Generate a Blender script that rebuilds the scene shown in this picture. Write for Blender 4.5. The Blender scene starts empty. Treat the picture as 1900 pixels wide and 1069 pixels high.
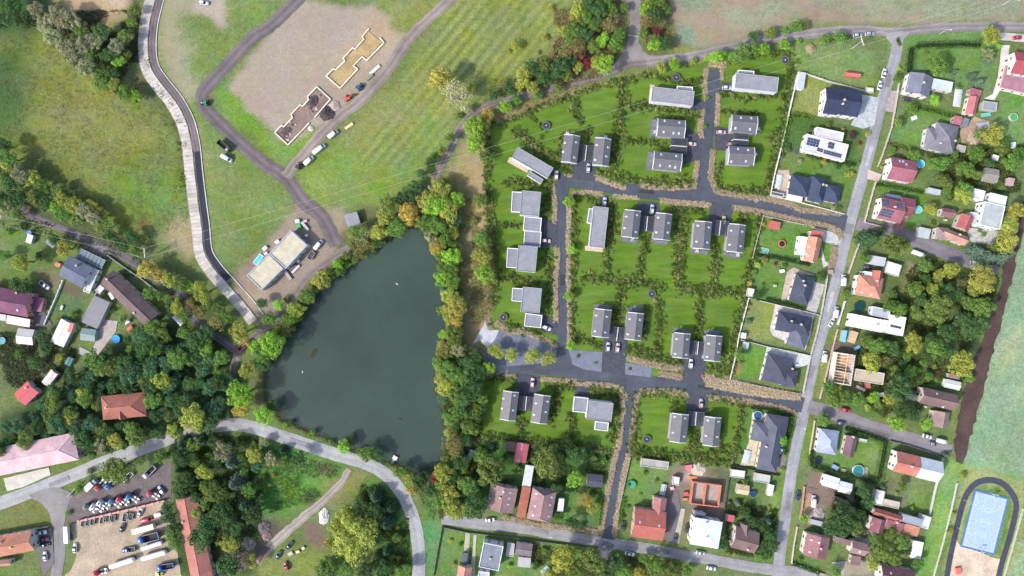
import bpy, bmesh, math, random
import numpy as np
from mathutils import Vector, Matrix

random.seed(11)
RNG = np.random.default_rng(11)
SC = bpy.context.scene
COL = SC.collection
S = 0.25            # metres per photograph pixel on the ground
HC = 316.0          # drone height in metres
EXPO = 1.28

# ------------------------------------------------------------------ camera, sky, sun, exposure
cam = bpy.data.cameras.new('camera')
cam.sensor_width = 36.0
cam.lens = 36.0 * HC / (1900 * S)
cam.clip_start = 1.0
cam.clip_end = 6000.0
cam_o = bpy.data.objects.new('camera', cam)
cam_o.location = (0, 0, HC)
COL.objects.link(cam_o)
SC.camera = cam_o

SUN_EL = math.radians(42)
SHADOW_AZ = math.radians(30)      # shadows fall to the right and a little up in the picture
world = bpy.data.worlds.new('World')
SC.world = world
world.use_nodes = True
wn = world.node_tree
bg = wn.nodes['Background']
sky = wn.nodes.new('ShaderNodeTexSky')
sky.sky_type = 'NISHITA'
sky.sun_disc = False
sky.sun_elevation = SUN_EL
sky.sun_rotation = math.atan2(-math.cos(SHADOW_AZ), -math.sin(SHADOW_AZ)) % (2 * math.pi)
sky.dust_density = 2.5
sky.air_density = 1.0
wn.links.new(sky.outputs[0], bg.inputs[0])
bg.inputs[1].default_value = 0.15
sl = bpy.data.lights.new('sun', 'SUN')
sl.energy = 2.45
sl.angle = math.radians(3)
sl.color = (1.0, 0.965, 0.925)
so = bpy.data.objects.new('sun', sl)
ce, se = math.cos(SUN_EL), math.sin(SUN_EL)
ld = Vector((ce * math.cos(SHADOW_AZ), ce * math.sin(SHADOW_AZ), -se))
so.rotation_euler = ld.to_track_quat('-Z', 'Y').to_euler()
so.location = (-200, -110, 200)
COL.objects.link(so)
vs = SC.view_settings
vs.view_transform = 'Standard'
vs.look = 'None'
vs.exposure = EXPO
vs.gamma = 1.0
vs.use_curve_mapping = False
SC.cycles.max_bounces = 5
SC.cycles.diffuse_bounces = 2
SC.cycles.glossy_bounces = 2
SC.cycles.transparent_max_bounces = 4
SC.cycles.use_denoising = True
SC.render.film_transparent = False

# ------------------------------------------------------------------ coordinates
KZ = 1425 / 480
TILES = dict(a=(0, 0), b=(480, 0), c=(0, 360), d=(480, 360), e=(0, 709), f=(480, 709), g=(860, 80), h=(1140, 80),
             i=(860, 380), j=(1140, 380), k=(800, 709), l=(1140, 709), m=(1420, 0), n=(1420, 260), o=(1420, 500),
             p=(1420, 709), q=(960, 0))
TILES = {k: (v[0], v[1], KZ) for k, v in TILES.items()}
TILES.update(z=(100, 850, KZ * 2), y=(430, 400, KZ * 2), x=(0, 480, KZ * 2), t=(0, 0, 1.0))


def P(s):
    """plan-survey string -> list of photograph points; a letter picks the survey sheet"""
    out, t = [], None
    for tok in s.split():
        if tok[0].isalpha():
            t = TILES[tok[0]]
            tok = tok[1:]
            if not tok:
                continue
        v = tok.split(',')
        out.append((t[0] + float(v[0]) / t[2], t[1] + float(v[1]) / t[2]))
    return out


def W(p, h=0.0):
    f = S * (HC - h) / HC
    return Vector(((p[0] - 950) * f, (534.5 - p[1]) * f))


def WP(s, h=0.0):
    return [W(p, h) for p in P(s)]


def lin(c):
    c = c / 255.0
    return c / 12.92 if c <= 0.04045 else ((c + 0.055) / 1.055) ** 2.4


KALB = 1.6


def C(r, g, b, k=None):
    k = k or KALB
    return (min(lin(r) / k, .85), min(lin(g) / k, .85), min(lin(b) / k, .85), 1.0)


# ------------------------------------------------------------------ materials
MATS = {}


def nd(nt, t, **kw):
    n = nt.nodes.new(t)
    for k, v in kw.items():
        if hasattr(n, k):
            setattr(n, k, v)
        else:
            n.inputs[k].default_value = v
    return n


def newmat(name, rough=0.7, spec=0.3):
    m = bpy.data.materials.new(name)
    m.use_nodes = True
    nt = m.node_tree
    b = nt.nodes['Principled BSDF']
    b.inputs['Roughness'].default_value = rough
    b.inputs['Specular IOR Level'].default_value = spec
    MATS[name] = m
    return m, nt, b


def noise(nt, scale, detail=3, vec=None, rough=0.6, dist=0.0):
    n = nd(nt, 'ShaderNodeTexNoise')
    n.inputs['Scale'].default_value = scale
    n.inputs['Detail'].default_value = detail
    n.inputs['Roughness'].default_value = rough
    n.inputs['Distortion'].default_value = dist
    if vec is not None:
        nt.links.new(vec, n.inputs['Vector'])
    return n.outputs['Fac']


def remap(nt, fac, lo, hi, a=0.3, b=0.7):
    n = nd(nt, 'ShaderNodeMapRange')
    n.inputs['From Min'].default_value = a
    n.inputs['From Max'].default_value = b
    n.inputs['To Min'].default_value = lo
    n.inputs['To Max'].default_value = hi
    nt.links.new(fac, n.inputs['Value'])
    return n.outputs['Result']


def mul(nt, a, b):
    n = nd(nt, 'ShaderNodeMath', operation='MULTIPLY')
    nt.links.new(a, n.inputs[0])
    if isinstance(b, float):
        n.inputs[1].default_value = b
    else:
        nt.links.new(b, n.inputs[1])
    return n.outputs[0]


def scale_col(nt, col, f):
    n = nd(nt, 'ShaderNodeVectorMath', operation='SCALE')
    nt.links.new(col, n.inputs[0])
    nt.links.new(f, n.inputs['Scale'])
    return n.outputs[0]


def mix(nt, fac, a, b, mode='MIX'):
    n = nd(nt, 'ShaderNodeMix', data_type='RGBA', blend_type=mode)
    for idx, v in ((0, fac), (6, a), (7, b)):
        if hasattr(v, 'links'):
            nt.links.new(v, n.inputs[idx])
        elif idx == 0:
            n.inputs[0].default_value = v
        else:
            n.inputs[idx].default_value = v
    return n.outputs[2]


def objcol(nt):
    n = nd(nt, 'ShaderNodeObjectInfo')
    return n.outputs['Color'], n.outputs['Random']


def coords(nt, which='Object', sc=None, rot=0.0):
    t = nd(nt, 'ShaderNodeTexCoord')
    v = t.outputs[which]
    if sc or rot:
        m = nd(nt, 'ShaderNodeMapping')
        m.inputs['Rotation'].default_value = (0, 0, rot)
        if sc:
            m.inputs['Scale'].default_value = sc
        nt.links.new(v, m.inputs['Vector'])
        v = m.outputs[0]
    return v


def world_pos(nt):
    return nd(nt, 'ShaderNodeNewGeometry').outputs['Position']


def bump(nt, b, h, strength=0.4, dist=0.05):
    n = nd(nt, 'ShaderNodeBump')
    n.inputs['Strength'].default_value = strength
    n.inputs['Distance'].default_value = dist
    nt.links.new(h, n.inputs['Height'])
    nt.links.new(n.outputs[0], b.inputs['Normal'])


def simple(name, rough, spec, s1, lo, hi, s2=None, lo2=1, hi2=1, metal=0.0, bmp=0.0, bs=8.0):
    m, nt, b = newmat(name, rough, spec)
    c, r = objcol(nt)
    pos = world_pos(nt)
    f = remap(nt, noise(nt, s1, 4, pos), lo, hi)
    if s2:
        f = mul(nt, f, remap(nt, noise(nt, s2, 2, pos), lo2, hi2))
    nt.links.new(scale_col(nt, c, f), b.inputs['Base Color'])
    b.inputs['Metallic'].default_value = metal
    if bmp:
        bump(nt, b, noise(nt, bs, 3, pos), bmp)
    return m


simple('paint', .62, .25, .8, .86, 1.12, 4.0, .93, 1.07)
simple('plaster', .85, .15, .35, .88, 1.1, 3.0, .93, 1.07)
simple('metal', .42, .5, 1.5, .85, 1.12)
simple('concrete', .9, .15, .25, .80, 1.15, 2.5, .88, 1.12, bmp=.3)
simple('wood', .8, .15, 1.2, .72, 1.2, 6.0, .85, 1.15)
simple('rubber', .85, .2, 2.0, .8, 1.2)
simple('earth', .95, .05, .12, .74, 1.22, 1.6, .78, 1.2, bmp=.5, bs=1.5)
simple('bark', .95, .05, 3.0, .7, 1.3)
simple('plastic', .45, .4, 1.0, .92, 1.08)


def m_car():
    m, nt, b = newmat('car_paint', .32, .5)
    c, r = objcol(nt)
    f = remap(nt, noise(nt, 1.2, 3, world_pos(nt)), .9, 1.08)
    nt.links.new(scale_col(nt, c, f), b.inputs['Base Color'])
    b.inputs['Coat Weight'].default_value = .5
    b.inputs['Coat Roughness'].default_value = .12


m_car()


def m_glass():
    m, nt, b = newmat('glass', .08, .6)
    f = remap(nt, noise(nt, 1.5, 2, world_pos(nt)), .7, 1.5)
    k = nd(nt, 'ShaderNodeRGB')
    k.outputs[0].default_value = (.018, .023, .028, 1)
    nt.links.new(scale_col(nt, k.outputs[0], f), b.inputs['Base Color'])


m_glass()


def m_tile():
    m, nt, b = newmat('roof_tile', .8, .15)
    c, r = objcol(nt)
    oc = coords(nt)
    pos = world_pos(nt)
    w = nd(nt, 'ShaderNodeTexWave', wave_type='BANDS', bands_direction='Y')
    w.inputs['Scale'].default_value = 0.95
    w.inputs['Distortion'].default_value = .4
    nt.links.new(oc, w.inputs['Vector'])
    v = nd(nt, 'ShaderNodeTexVoronoi')
    v.inputs['Scale'].default_value = 2.6
    nt.links.new(pos, v.inputs['Vector'])
    sep = nd(nt, 'ShaderNodeSeparateColor')
    nt.links.new(v.outputs['Color'], sep.inputs[0])
    f = mul(nt, remap(nt, noise(nt, .22, 4, pos), .80, 1.16), remap(nt, sep.outputs[0], .88, 1.12, 0, 1))
    f = mul(nt, f, remap(nt, w.outputs['Fac'], .90, 1.06, 0, 1))
    nt.links.new(scale_col(nt, c, f), b.inputs['Base Color'])
    bump(nt, b, w.outputs['Fac'], .5, .06)


m_tile()


def m_seam(name, direction, sc, lo):
    m, nt, b = newmat(name, .5, .35)
    c, r = objcol(nt)
    oc = coords(nt)
    w = nd(nt, 'ShaderNodeTexWave', wave_type='BANDS', bands_direction=direction, wave_profile='SAW')
    w.inputs['Scale'].default_value = sc
    nt.links.new(oc, w.inputs['Vector'])
    rib = remap(nt, w.outputs['Fac'], 1.0, lo, .86, .94)
    f = mul(nt, remap(nt, noise(nt, .5, 4, world_pos(nt)), .88, 1.1), rib)
    nt.links.new(scale_col(nt, c, f), b.inputs['Base Color'])
    bump(nt, b, w.outputs['Fac'], .35, .04)


m_seam('roof_seam', 'X', .5, .80)
m_seam('corrugated', 'X', .9, .82)


def m_gravel():
    m, nt, b = newmat('gravel', .95, .1)
    c, r = objcol(nt)
    pos = world_pos(nt)
    f = mul(nt, remap(nt, noise(nt, 3.2, 3, pos), .72, 1.28), remap(nt, noise(nt, .35, 3, pos), .86, 1.12))
    nt.links.new(scale_col(nt, c, f), b.inputs['Base Color'])
    bump(nt, b, noise(nt, 6, 2, pos), .5, .04)


m_gravel()


def m_road(name, lo, hi, crack, trk):
    m, nt, b = newmat(name, .9, .15)
    c, r = objcol(nt)
    pos = world_pos(nt)
    f = mul(nt, remap(nt, noise(nt, .09, 5, pos), lo, hi), remap(nt, noise(nt, 1.3, 4, pos), .88, 1.12))
    v = nd(nt, 'ShaderNodeTexVoronoi', feature='DISTANCE_TO_EDGE')
    v.inputs['Scale'].default_value = .16
    nz = nd(nt, 'ShaderNodeTexNoise')
    nz.inputs['Scale'].default_value = .5
    nt.links.new(pos, nz.inputs['Vector'])
    nt.links.new(mix(nt, .12, pos, nz.outputs['Color'], 'LINEAR_LIGHT'), v.inputs['Vector'])
    f = mul(nt, f, remap(nt, v.outputs['Distance'], crack, 1.0, .0, .035))
    uv = coords(nt, 'UV')
    sx = nd(nt, 'ShaderNodeSeparateXYZ')
    nt.links.new(uv, sx.inputs[0])
    s = nd(nt, 'ShaderNodeMath', operation='SINE')
    mm = nd(nt, 'ShaderNodeMath', operation='MULTIPLY')
    mm.inputs[1].default_value = 4 * math.pi
    nt.links.new(sx.outputs[1], mm.inputs[0])
    nt.links.new(mm.outputs[0], s.inputs[0])
    f = mul(nt, f, remap(nt, s.outputs[0], 1 - trk, 1 + trk, -1, 1))
    nt.links.new(scale_col(nt, c, f), b.inputs['Base Color'])
    bump(nt, b, noise(nt, 9, 2, pos), .25, .02)


m_road('asphalt', .76, 1.2, .86, .05)
m_road('new_asphalt', .78, 1.2, .80, .03)
m_road('dirt_road', .70, 1.22, .96, .14)


def m_pavers():
    m, nt, b = newmat('pavers', .9, .15)
    c, r = objcol(nt)
    pos = world_pos(nt)
    br = nd(nt, 'ShaderNodeTexBrick')
    br.inputs['Scale'].default_value = 1.0
    br.inputs['Brick Width'].default_value = .8
    br.inputs['Row Height'].default_value = .4
    br.inputs['Mortar Size'].default_value = .03
    br.inputs['Color1'].default_value = (.86, .86, .86, 1)
    br.inputs['Color2'].default_value = (1.12, 1.12, 1.12, 1)
    br.inputs['Mortar'].default_value = (.62, .62, .62, 1)
    nt.links.new(pos, br.inputs['Vector'])
    f = remap(nt, noise(nt, .6, 4, pos), .78, 1.2)
    nt.links.new(scale_col(nt, mix(nt, 1.0, c, br.outputs['Color'], 'MULTIPLY'), f), b.inputs['Base Color'])


m_pavers()


def m_leaf():
    m, nt, b = newmat('leaf', .6, .18)
    c, r = objcol(nt)
    a = nd(nt, 'ShaderNodeAttribute')
    a.attribute_name = 'shade'
    hs = nd(nt, 'ShaderNodeHueSaturation')
    nt.links.new(remap(nt, r, .493, .507, 0, 1), hs.inputs['Hue'])
    nt.links.new(remap(nt, r, .85, 1.15, 0, 1), hs.inputs['Value'])
    nt.links.new(c, hs.inputs['Color'])
    col = scale_col(nt, hs.outputs[0], a.outputs['Fac'])
    nt.links.new(col, b.inputs['Base Color'])
    tr = nd(nt, 'ShaderNodeBsdfTranslucent')
    nt.links.new(col, tr.inputs['Color'])
    ms = nd(nt, 'ShaderNodeMixShader')
    ms.inputs[0].default_value = .42
    nt.links.new(b.outputs[0], ms.inputs[1])
    nt.links.new(tr.outputs[0], ms.inputs[2])
    nt.links.new(ms.outputs[0], nt.nodes['Material Output'].inputs['Surface'])


m_leaf()


def m_ground():
    m, nt, b = newmat('ground', .95, .05)
    a = nd(nt, 'ShaderNodeAttribute')
    a.attribute_name = 'Col'
    pos = world_pos(nt)
    f = mul(nt, remap(nt, noise(nt, .045, 5, pos), .86, 1.14), remap(nt, noise(nt, .35, 5, pos, .7), .80, 1.2))
    f = mul(nt, f, remap(nt, noise(nt, 1.0, 3, pos), .76, 1.24))
    ga = nd(nt, 'ShaderNodeMix')     # bare soil is smoother than grass
    ga.inputs[2].default_value = 1.0
    nt.links.new(a.outputs['Alpha'], ga.inputs[0])
    nt.links.new(f, ga.inputs[3])
    f = ga.outputs[0]
    hs = nd(nt, 'ShaderNodeHueSaturation')
    nt.links.new(a.outputs['Color'], hs.inputs['Color'])
    nt.links.new(remap(nt, noise(nt, .11, 4, pos), .475, .525), hs.inputs['Hue'])
    nt.links.new(remap(nt, noise(nt, .07, 3, pos), .8, 1.15), hs.inputs['Saturation'])
    nt.links.new(scale_col(nt, hs.outputs[0], f), b.inputs['Base Color'])
    bump(nt, b, noise(nt, 2.2, 4, pos), .6, .2)


m_ground()


def m_lawn():
    m, nt, b = newmat('lawn', .9, .08)
    c, r = objcol(nt)
    pos = world_pos(nt)
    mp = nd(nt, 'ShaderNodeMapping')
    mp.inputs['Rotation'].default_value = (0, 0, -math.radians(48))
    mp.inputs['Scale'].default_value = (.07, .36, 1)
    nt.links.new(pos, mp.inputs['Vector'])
    f = mul(nt, remap(nt, noise(nt, 1.0, 3, mp.outputs[0]), .78, 1.2), remap(nt, noise(nt, 1.6, 4, pos), .84, 1.16))  # stretched noise paints slanting tree shadow streaks into the grass colour
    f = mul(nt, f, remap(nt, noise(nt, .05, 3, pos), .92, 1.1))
    hs = nd(nt, 'ShaderNodeHueSaturation')
    nt.links.new(c, hs.inputs['Color'])
    nt.links.new(remap(nt, noise(nt, .12, 4, pos), .488, .516), hs.inputs['Hue'])
    nt.links.new(remap(nt, noise(nt, .09, 3, pos), 1.05, .94), hs.inputs['Saturation'])
    nt.links.new(scale_col(nt, hs.outputs[0], f), b.inputs['Base Color'])
    bump(nt, b, noise(nt, 3, 3, pos), .4, .08)


m_lawn()


def m_water(name, col, rough, bs, bst):
    m, nt, b = newmat(name, rough, .5)
    pos = world_pos(nt)
    b.inputs['IOR'].default_value = 1.33
    k = nd(nt, 'ShaderNodeRGB')
    k.outputs[0].default_value = col
    f = remap(nt, noise(nt, .018, 4, pos), .74, 1.22)
    f = mul(nt, f, remap(nt, noise(nt, 1.1, 3, pos), .93, 1.07))
    nt.links.new(scale_col(nt, k.outputs[0], f), b.inputs['Base Color'])
    bump(nt, b, noise(nt, bs, 3, pos), bst, .05)


m_water('pond_water', C(60, 76, 67), .13, .8, .45)
m_water('pool_water', C(80, 190, 215), .1, 2.0, .2)


# ------------------------------------------------------------------ mesh building
class MB:
    def __init__(s):
        s.v, s.f, s.m = [], [], []

    def add(s, vs, fs, mi=0):
        o = len(s.v)
        s.v += [tuple(v) for v in vs]
        s.f += [tuple(i + o for i in f) for f in fs]
        s.m += [mi] * len(fs)
        return s

    def box(s, x0, y0, z0, x1, y1, z1, mi=0, top=None):
        """top = (dx0, dx1, dy) insets of the upper face"""
        a, b_, c = top or (0, 0, 0)
        vs = [(x0, y0, z0), (x1, y0, z0), (x1, y1, z0), (x0, y1, z0),
              (x0 + a, y0 + c, z1), (x1 - b_, y0 + c, z1), (x1 - b_, y1 - c, z1), (x0 + a, y1 - c, z1)]
        return s.add(vs, [(3, 2, 1, 0), (4, 5, 6, 7), (0, 1, 5, 4), (1, 2, 6, 5), (2, 3, 7, 6), (3, 0, 4, 7)], mi)

    def prism(s, poly, z0, z1, mi=0):
        n = len(poly)
        vs = [(p[0], p[1], z0) for p in poly] + [(p[0], p[1], z1) for p in poly]
        fs = [tuple(range(n - 1, -1, -1)), tuple(range(n, 2 * n))]
        fs += [(i, (i + 1) % n, (i + 1) % n + n, i + n) for i in range(n)]
        return s.add(vs, fs, mi)

    def cyl(s, x, y, z0, z1, r0, r1=None, n=12, mi=0):
        r1 = r0 if r1 is None else r1
        a = [2 * math.pi * i / n for i in range(n)]
        vs = [(x + r0 * math.cos(t), y + r0 * math.sin(t), z0) for t in a] + [(x + r1 * math.cos(t), y + r1 * math.sin(t), z1) for t in a]
        fs = [tuple(range(n - 1, -1, -1)), tuple(range(n, 2 * n))] + [(i, (i + 1) % n, (i + 1) % n + n, i + n) for i in range(n)]
        return s.add(vs, fs, mi)

    def ring(s, r0, r1, z0, z1, n=24, mi=0, x=0, y=0):
        vs = []
        for i in range(n):
            t = 2 * math.pi * i / n
            c_, s_ = math.cos(t), math.sin(t)
            vs += [(x + r0 * c_, y + r0 * s_, z0), (x + r1 * c_, y + r1 * s_, z0), (x + r1 * c_, y + r1 * s_, z1), (x + r0 * c_, y + r0 * s_, z1)]
        fs = []
        for i in range(n):
            a, b_ = 4 * i, 4 * ((i + 1) % n)
            for k in range(4):
                fs.append((a + k, a + (k + 1) % 4, b_ + (k + 1) % 4, b_ + k))
        return s.add(vs, fs, mi)

    def tube(s, p, q, r0, r1=None, n=6, mi=0):
        r1 = r0 if r1 is None else r1
        p, q = Vector(p), Vector(q)
        d = (q - p).normalized()
        u = d.orthogonal().normalized()
        w = d.cross(u)
        vs = []
        for c_, r in ((p, r0), (q, r1)):
            for i in range(n):
                t = 2 * math.pi * i / n
                vs.append(c_ + r * (u * math.cos(t) + w * math.sin(t)))
        fs = [(i, (i + 1) % n, (i + 1) % n + n, i + n) for i in range(n)] + [tuple(range(n - 1, -1, -1)), tuple(range(n, 2 * n))]
        return s.add(vs, fs, mi)

    def mesh(s, name='mesh', smooth=False):
        me = bpy.data.meshes.new(name)
        me.from_pydata(s.v, [], s.f)
        if any(s.m):
            me.polygons.foreach_set('material_index', s.m)
        bm = bmesh.new()
        bm.from_mesh(me)
        bmesh.ops.recalc_face_normals(bm, faces=bm.faces[:])
        bm.to_mesh(me)
        bm.free()
        if smooth:
            me.polygons.foreach_set('use_smooth', [True] * len(me.polygons))
        me.update()
        return me


def obj(name, me, mat='paint', parent=None, color=(.5, .5, .5, 1), loc=(0, 0, 0), rot=0.0, kind=None):
    if isinstance(me, MB):
        me = me.mesh(name)
    if not me.materials:
        for mn in ([mat] if isinstance(mat, str) else mat):
            me.materials.append(MATS[mn])
    o = bpy.data.objects.new(name, me)
    COL.objects.link(o)
    o.location = loc
    if isinstance(rot, (tuple, list)):
        o.rotation_euler = rot
    else:
        o.rotation_euler[2] = rot
    o.color = color
    if parent:
        o.parent = parent
    if kind:
        o['kind'] = kind
    return o


def tag(o, label, cat, group=None):
    o['label'] = label
    o['category'] = cat
    if group:
        o['group'] = group
    return o


def thing(name, label, cat, loc=(0, 0, 0), rot=0.0, group=None):
    o = bpy.data.objects.new(name, None)
    o.empty_display_size = .5
    COL.objects.link(o)
    o.location = loc
    o.rotation_euler[2] = rot
    return tag(o, label, cat, group)


def spline(pts, step=2.0, closed=False):
    pts = [Vector(p[:2]) for p in pts]
    n = len(pts)
    out = []
    rng_ = n if closed else n - 1
    for i in range(rng_):
        p1, p2 = pts[i], pts[(i + 1) % n]
        p0 = pts[i - 1] if (closed or i > 0) else p1 * 2 - p2
        p3 = pts[(i + 2) % n] if (closed or i + 2 < n) else p2 * 2 - p1
        m = max(1, int((p2 - p1).length / step))
        for k in range(m):
            t = k / m
            out.append(.5 * ((2 * p1) + (p2 - p0) * t + (2 * p0 - 5 * p1 + 4 * p2 - p3) * t * t + (3 * p1 - p0 - 3 * p2 + p3) * t ** 3))
    if not closed:
        out.append(pts[-1])
    return out


def dense(pts, step=1.5, closed=True):
    out = []
    n = len(pts)
    for i in range(n if closed else n - 1):
        a, b_ = pts[i], pts[(i + 1) % n]
        m = max(1, int((b_ - a).length / step))
        out += [a.lerp(b_, k / m) for k in range(m)]
    if not closed:
        out.append(pts[-1])
    return out


ZS = [0.06]


def nextz():
    ZS[0] += 0.004
    return ZS[0]


def sheet(name, pts, mat, color, jit=0.0, smooth=False, kind='structure', z=None):
    """one flat ground sheet, each laid a few millimetres above the one before"""
    if isinstance(pts, str):
        pts = WP(pts)
    pts = spline(pts, 2.0, True) if smooth else dense(pts, 2.0 if jit else 50)
    if jit:
        pts = [p + Vector((random.uniform(-jit, jit), random.uniform(-jit, jit))) for p in pts]
    z = nextz() if z is None else z
    bm = bmesh.new()
    vs = [bm.verts.new((p.x, p.y, z)) for p in pts]
    es = [bm.edges.new((vs[i], vs[(i + 1) % len(vs)])) for i in range(len(vs))]
    bmesh.ops.triangle_fill(bm, use_beauty=True, use_dissolve=False, edges=es)
    for f in bm.faces:
        if f.normal.z < 0:
            f.normal_flip()
    me = bpy.data.meshes.new(name)
    bm.to_mesh(me)
    bm.free()
    return obj(name, me, mat, None, color, kind=kind)


def ribbon(name, pts, width, mat, color, jit=0.0, off=0.0, z=None, kind='structure', zadd=0.0, thick=0.0, parent=None):
    if isinstance(pts, str):
        pts = spline(WP(pts), 2.0)
    z = (nextz() if z is None else z) + zadd
    n = len(pts)
    vs, uv = [], []
    L = 0
    for i, p in enumerate(pts):
        d = (pts[min(i + 1, n - 1)] - pts[max(i - 1, 0)]).normalized()
        nr = Vector((-d.y, d.x))
        t = i / (n - 1)
        w = width if not isinstance(width, tuple) else width[0] + (width[1] - width[0]) * t
        if i:
            L += (p - pts[i - 1]).length
        for sgn in (1, -1):
            q = p + nr * (off + sgn * w / 2 + random.uniform(-jit, jit))
            vs.append((q.x, q.y, z))
            uv.append((L * .1, .5 + sgn * .5))
    fs = [(2 * i, 2 * i + 1, 2 * i + 3, 2 * i + 2) for i in range(n - 1)]
    if thick:
        m = len(vs)
        vs += [(v[0], v[1], v[2] - thick) for v in vs]
        fs += [(2 * i, 2 * i + 2, 2 * i + 2 + m, 2 * i + m) for i in range(n - 1)]
        fs += [(2 * i + 1, 2 * i + 1 + m, 2 * i + 3 + m, 2 * i + 3) for i in range(n - 1)]
    me = bpy.data.meshes.new(name)
    me.from_pydata(vs, [], fs)
    ul = me.uv_layers.new(name='UVMap')
    for lp in me.loops:
        ul.data[lp.index].uv = uv[lp.vertex_index % len(uv)]
    me.update()
    return obj(name, me, mat, parent, color, kind=kind)


def inside(poly, x, y):
    x, y = np.asarray(x), np.asarray(y)
    r = np.zeros(x.shape, bool)
    n = len(poly)
    for i in range(n):
        (x0, y0), (x1, y1) = poly[i][:2], poly[(i + 1) % n][:2]
        if y0 == y1:
            continue
        c = ((y0 > y) != (y1 > y)) & (x < (x1 - x0) * (y - y0) / (y1 - y0) + x0)
        r ^= c
    return r


def sdist(poly, x, y):
    """signed distance, positive inside"""
    d = np.full(x.shape, 1e9)
    n = len(poly)
    for i in range(n):
        ax, ay = poly[i][:2]
        bx, by = poly[(i + 1) % n][:2]
        ex, ey = bx - ax, by - ay
        L2 = ex * ex + ey * ey + 1e-9
        t = np.clip(((x - ax) * ex + (y - ay) * ey) / L2, 0, 1)
        d = np.minimum(d, np.hypot(x - ax - t * ex, y - ay - t * ey))
    return np.where(inside(poly, x, y), d, -d)


def leafcloud(name, cen, nor, size, shade, jitter=.6, rng=None, aspect=1.0):
    """many leaf quads as one mesh, from numpy arrays"""
    rng = rng or RNG
    n = len(cen)
    nn = nor + rng.normal(0, jitter, (n, 3))
    nn /= np.linalg.norm(nn, axis=1)[:, None] + 1e-9
    t = rng.normal(0, 1, (n, 3))
    u = np.cross(nn, t)
    u /= np.linalg.norm(u, axis=1)[:, None] + 1e-9
    w = np.cross(nn, u)
    sz = np.asarray(size)[:, None] * .5
    co = np.empty((n, 4, 3))
    co[:, 0] = cen - u * sz
    co[:, 1] = cen + w * sz * .7 * aspect
    co[:, 2] = cen + u * sz
    co[:, 3] = cen - w * sz * .7 * aspect
    me = bpy.data.meshes.new(name)
    me.vertices.add(4 * n)
    me.vertices.foreach_set('co', co.reshape(-1).astype(np.float32))
    me.loops.add(4 * n)
    me.loops.foreach_set('vertex_index', np.arange(4 * n, dtype=np.int32))
    me.polygons.add(n)
    me.polygons.foreach_set('loop_start', np.arange(0, 4 * n, 4, dtype=np.int32))
    me.update(calc_edges=True)
    at = me.attributes.new('shade', 'FLOAT', 'FACE')
    at.data.foreach_set('value', np.asarray(shade, dtype=np.float32))
    me.materials.append(MATS['leaf'])
    return me


def rdir(rng, n):
    v = rng.normal(0, 1, (n, 3))
    return v / np.linalg.norm(v, axis=1)[:, None]
# ------------------------------------------------------------------ plants
def crown_mesh(seed, n_lobe, per, lobe_r, squash=.75, leaf=.10, zc=1.35, spread=.66, low=-.45):
    rng = np.random.default_rng(seed)
    cen, nor, sz, sh = [], [], [], []
    lobes = [(np.zeros(3), .52), (np.array([.2, .1, .05]), .4), (np.array([-.18, -.15, 0]), .42)]
    for k in range(n_lobe):
        a = 2.4 * k + rng.uniform(-.4, .4)
        rr = spread * math.sqrt((k + .6) / n_lobe) * rng.uniform(.72, 1.26)
        zz = (1 - (rr / 1.0) ** 2) * .62 * rng.uniform(.4, 1.15) - (.25 if k % 3 == 0 else 0)
        lobes.append((np.array([rr * math.cos(a), rr * math.sin(a), zz * squash]), lobe_r * rng.uniform(.6, 1.3)))
    for c, r in lobes:
        d = rdir(rng, per)
        d = d[d[:, 2] > low]
        m = len(d)
        rad = r * rng.uniform(.70, 1.12, m)
        cen.append(c + d * rad[:, None] * np.array([1, 1, squash]))
        nor.append(d + np.array([0, 0, .35]))
        sz.append(leaf * rng.uniform(.7, 1.4, m))
        sh.append(rng.uniform(.82, 1.18) * rng.uniform(.72, 1.28, m))
    cen = np.concatenate(cen)
    cen[:, 2] += zc
    return leafcloud('crown', cen, np.concatenate(nor), np.concatenate(sz), np.concatenate(sh), .45, rng)


def conifer_mesh(seed, tall=2.0):
    rng = np.random.default_rng(seed)
    cen, nor, sz, sh = [], [], [], []
    for lv in range(13):
        t = lv / 12
        rr = (1 - t) ** .65 * rng.uniform(.85, 1.05) + .05
        z = .35 + t * (tall - .35)
        nb = max(4, int(13 * (1 - t) + 4))
        for k in range(nb):
            a = 2 * math.pi * (k + rng.uniform(-.3, .3)) / nb + lv
            m = 22
            q = rng.uniform(.15, 1, m) * rr * rng.uniform(.8, 1.1)
            cen.append(np.stack([q * math.cos(a) + rng.normal(0, .05, m), q * math.sin(a) + rng.normal(0, .05, m), z - q * .28 + rng.normal(0, .03, m)], 1))
            nor.append(np.tile([.3 * math.cos(a), .3 * math.sin(a), 1.0], (m, 1)))
            sz.append(.16 * rng.uniform(.7, 1.3, m))
            sh.append(rng.uniform(.8, 1.2) * rng.uniform(.75, 1.25, m))
    return leafcloud('crown', np.concatenate(cen), np.concatenate(nor), np.concatenate(sz), np.concatenate(sh), .4, rng, .8)


def trunk_mesh(seed, h=1.35, r=.085):
    rng = random.Random(seed)
    mb = MB()
    z, p = 0, Vector((0, 0, -.02))
    for k in range(3):
        q = Vector((rng.uniform(-.04, .04), rng.uniform(-.04, .04), h * (k + 1) / 3))
        mb.tube(p, q, r * (1 - .22 * k), r * (1 - .22 * (k + 1)), 7)
        p = q
    for k in range(6):
        a = k * 1.05 + rng.uniform(-.3, .3)
        z0 = h * rng.uniform(.5, .9)
        e = Vector((math.cos(a) * .55, math.sin(a) * .55, z0 + rng.uniform(.3, .6)))
        mb.tube((0, 0, z0), e, r * .45, r * .12, 5)
    return mb.mesh('trunk')


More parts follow.
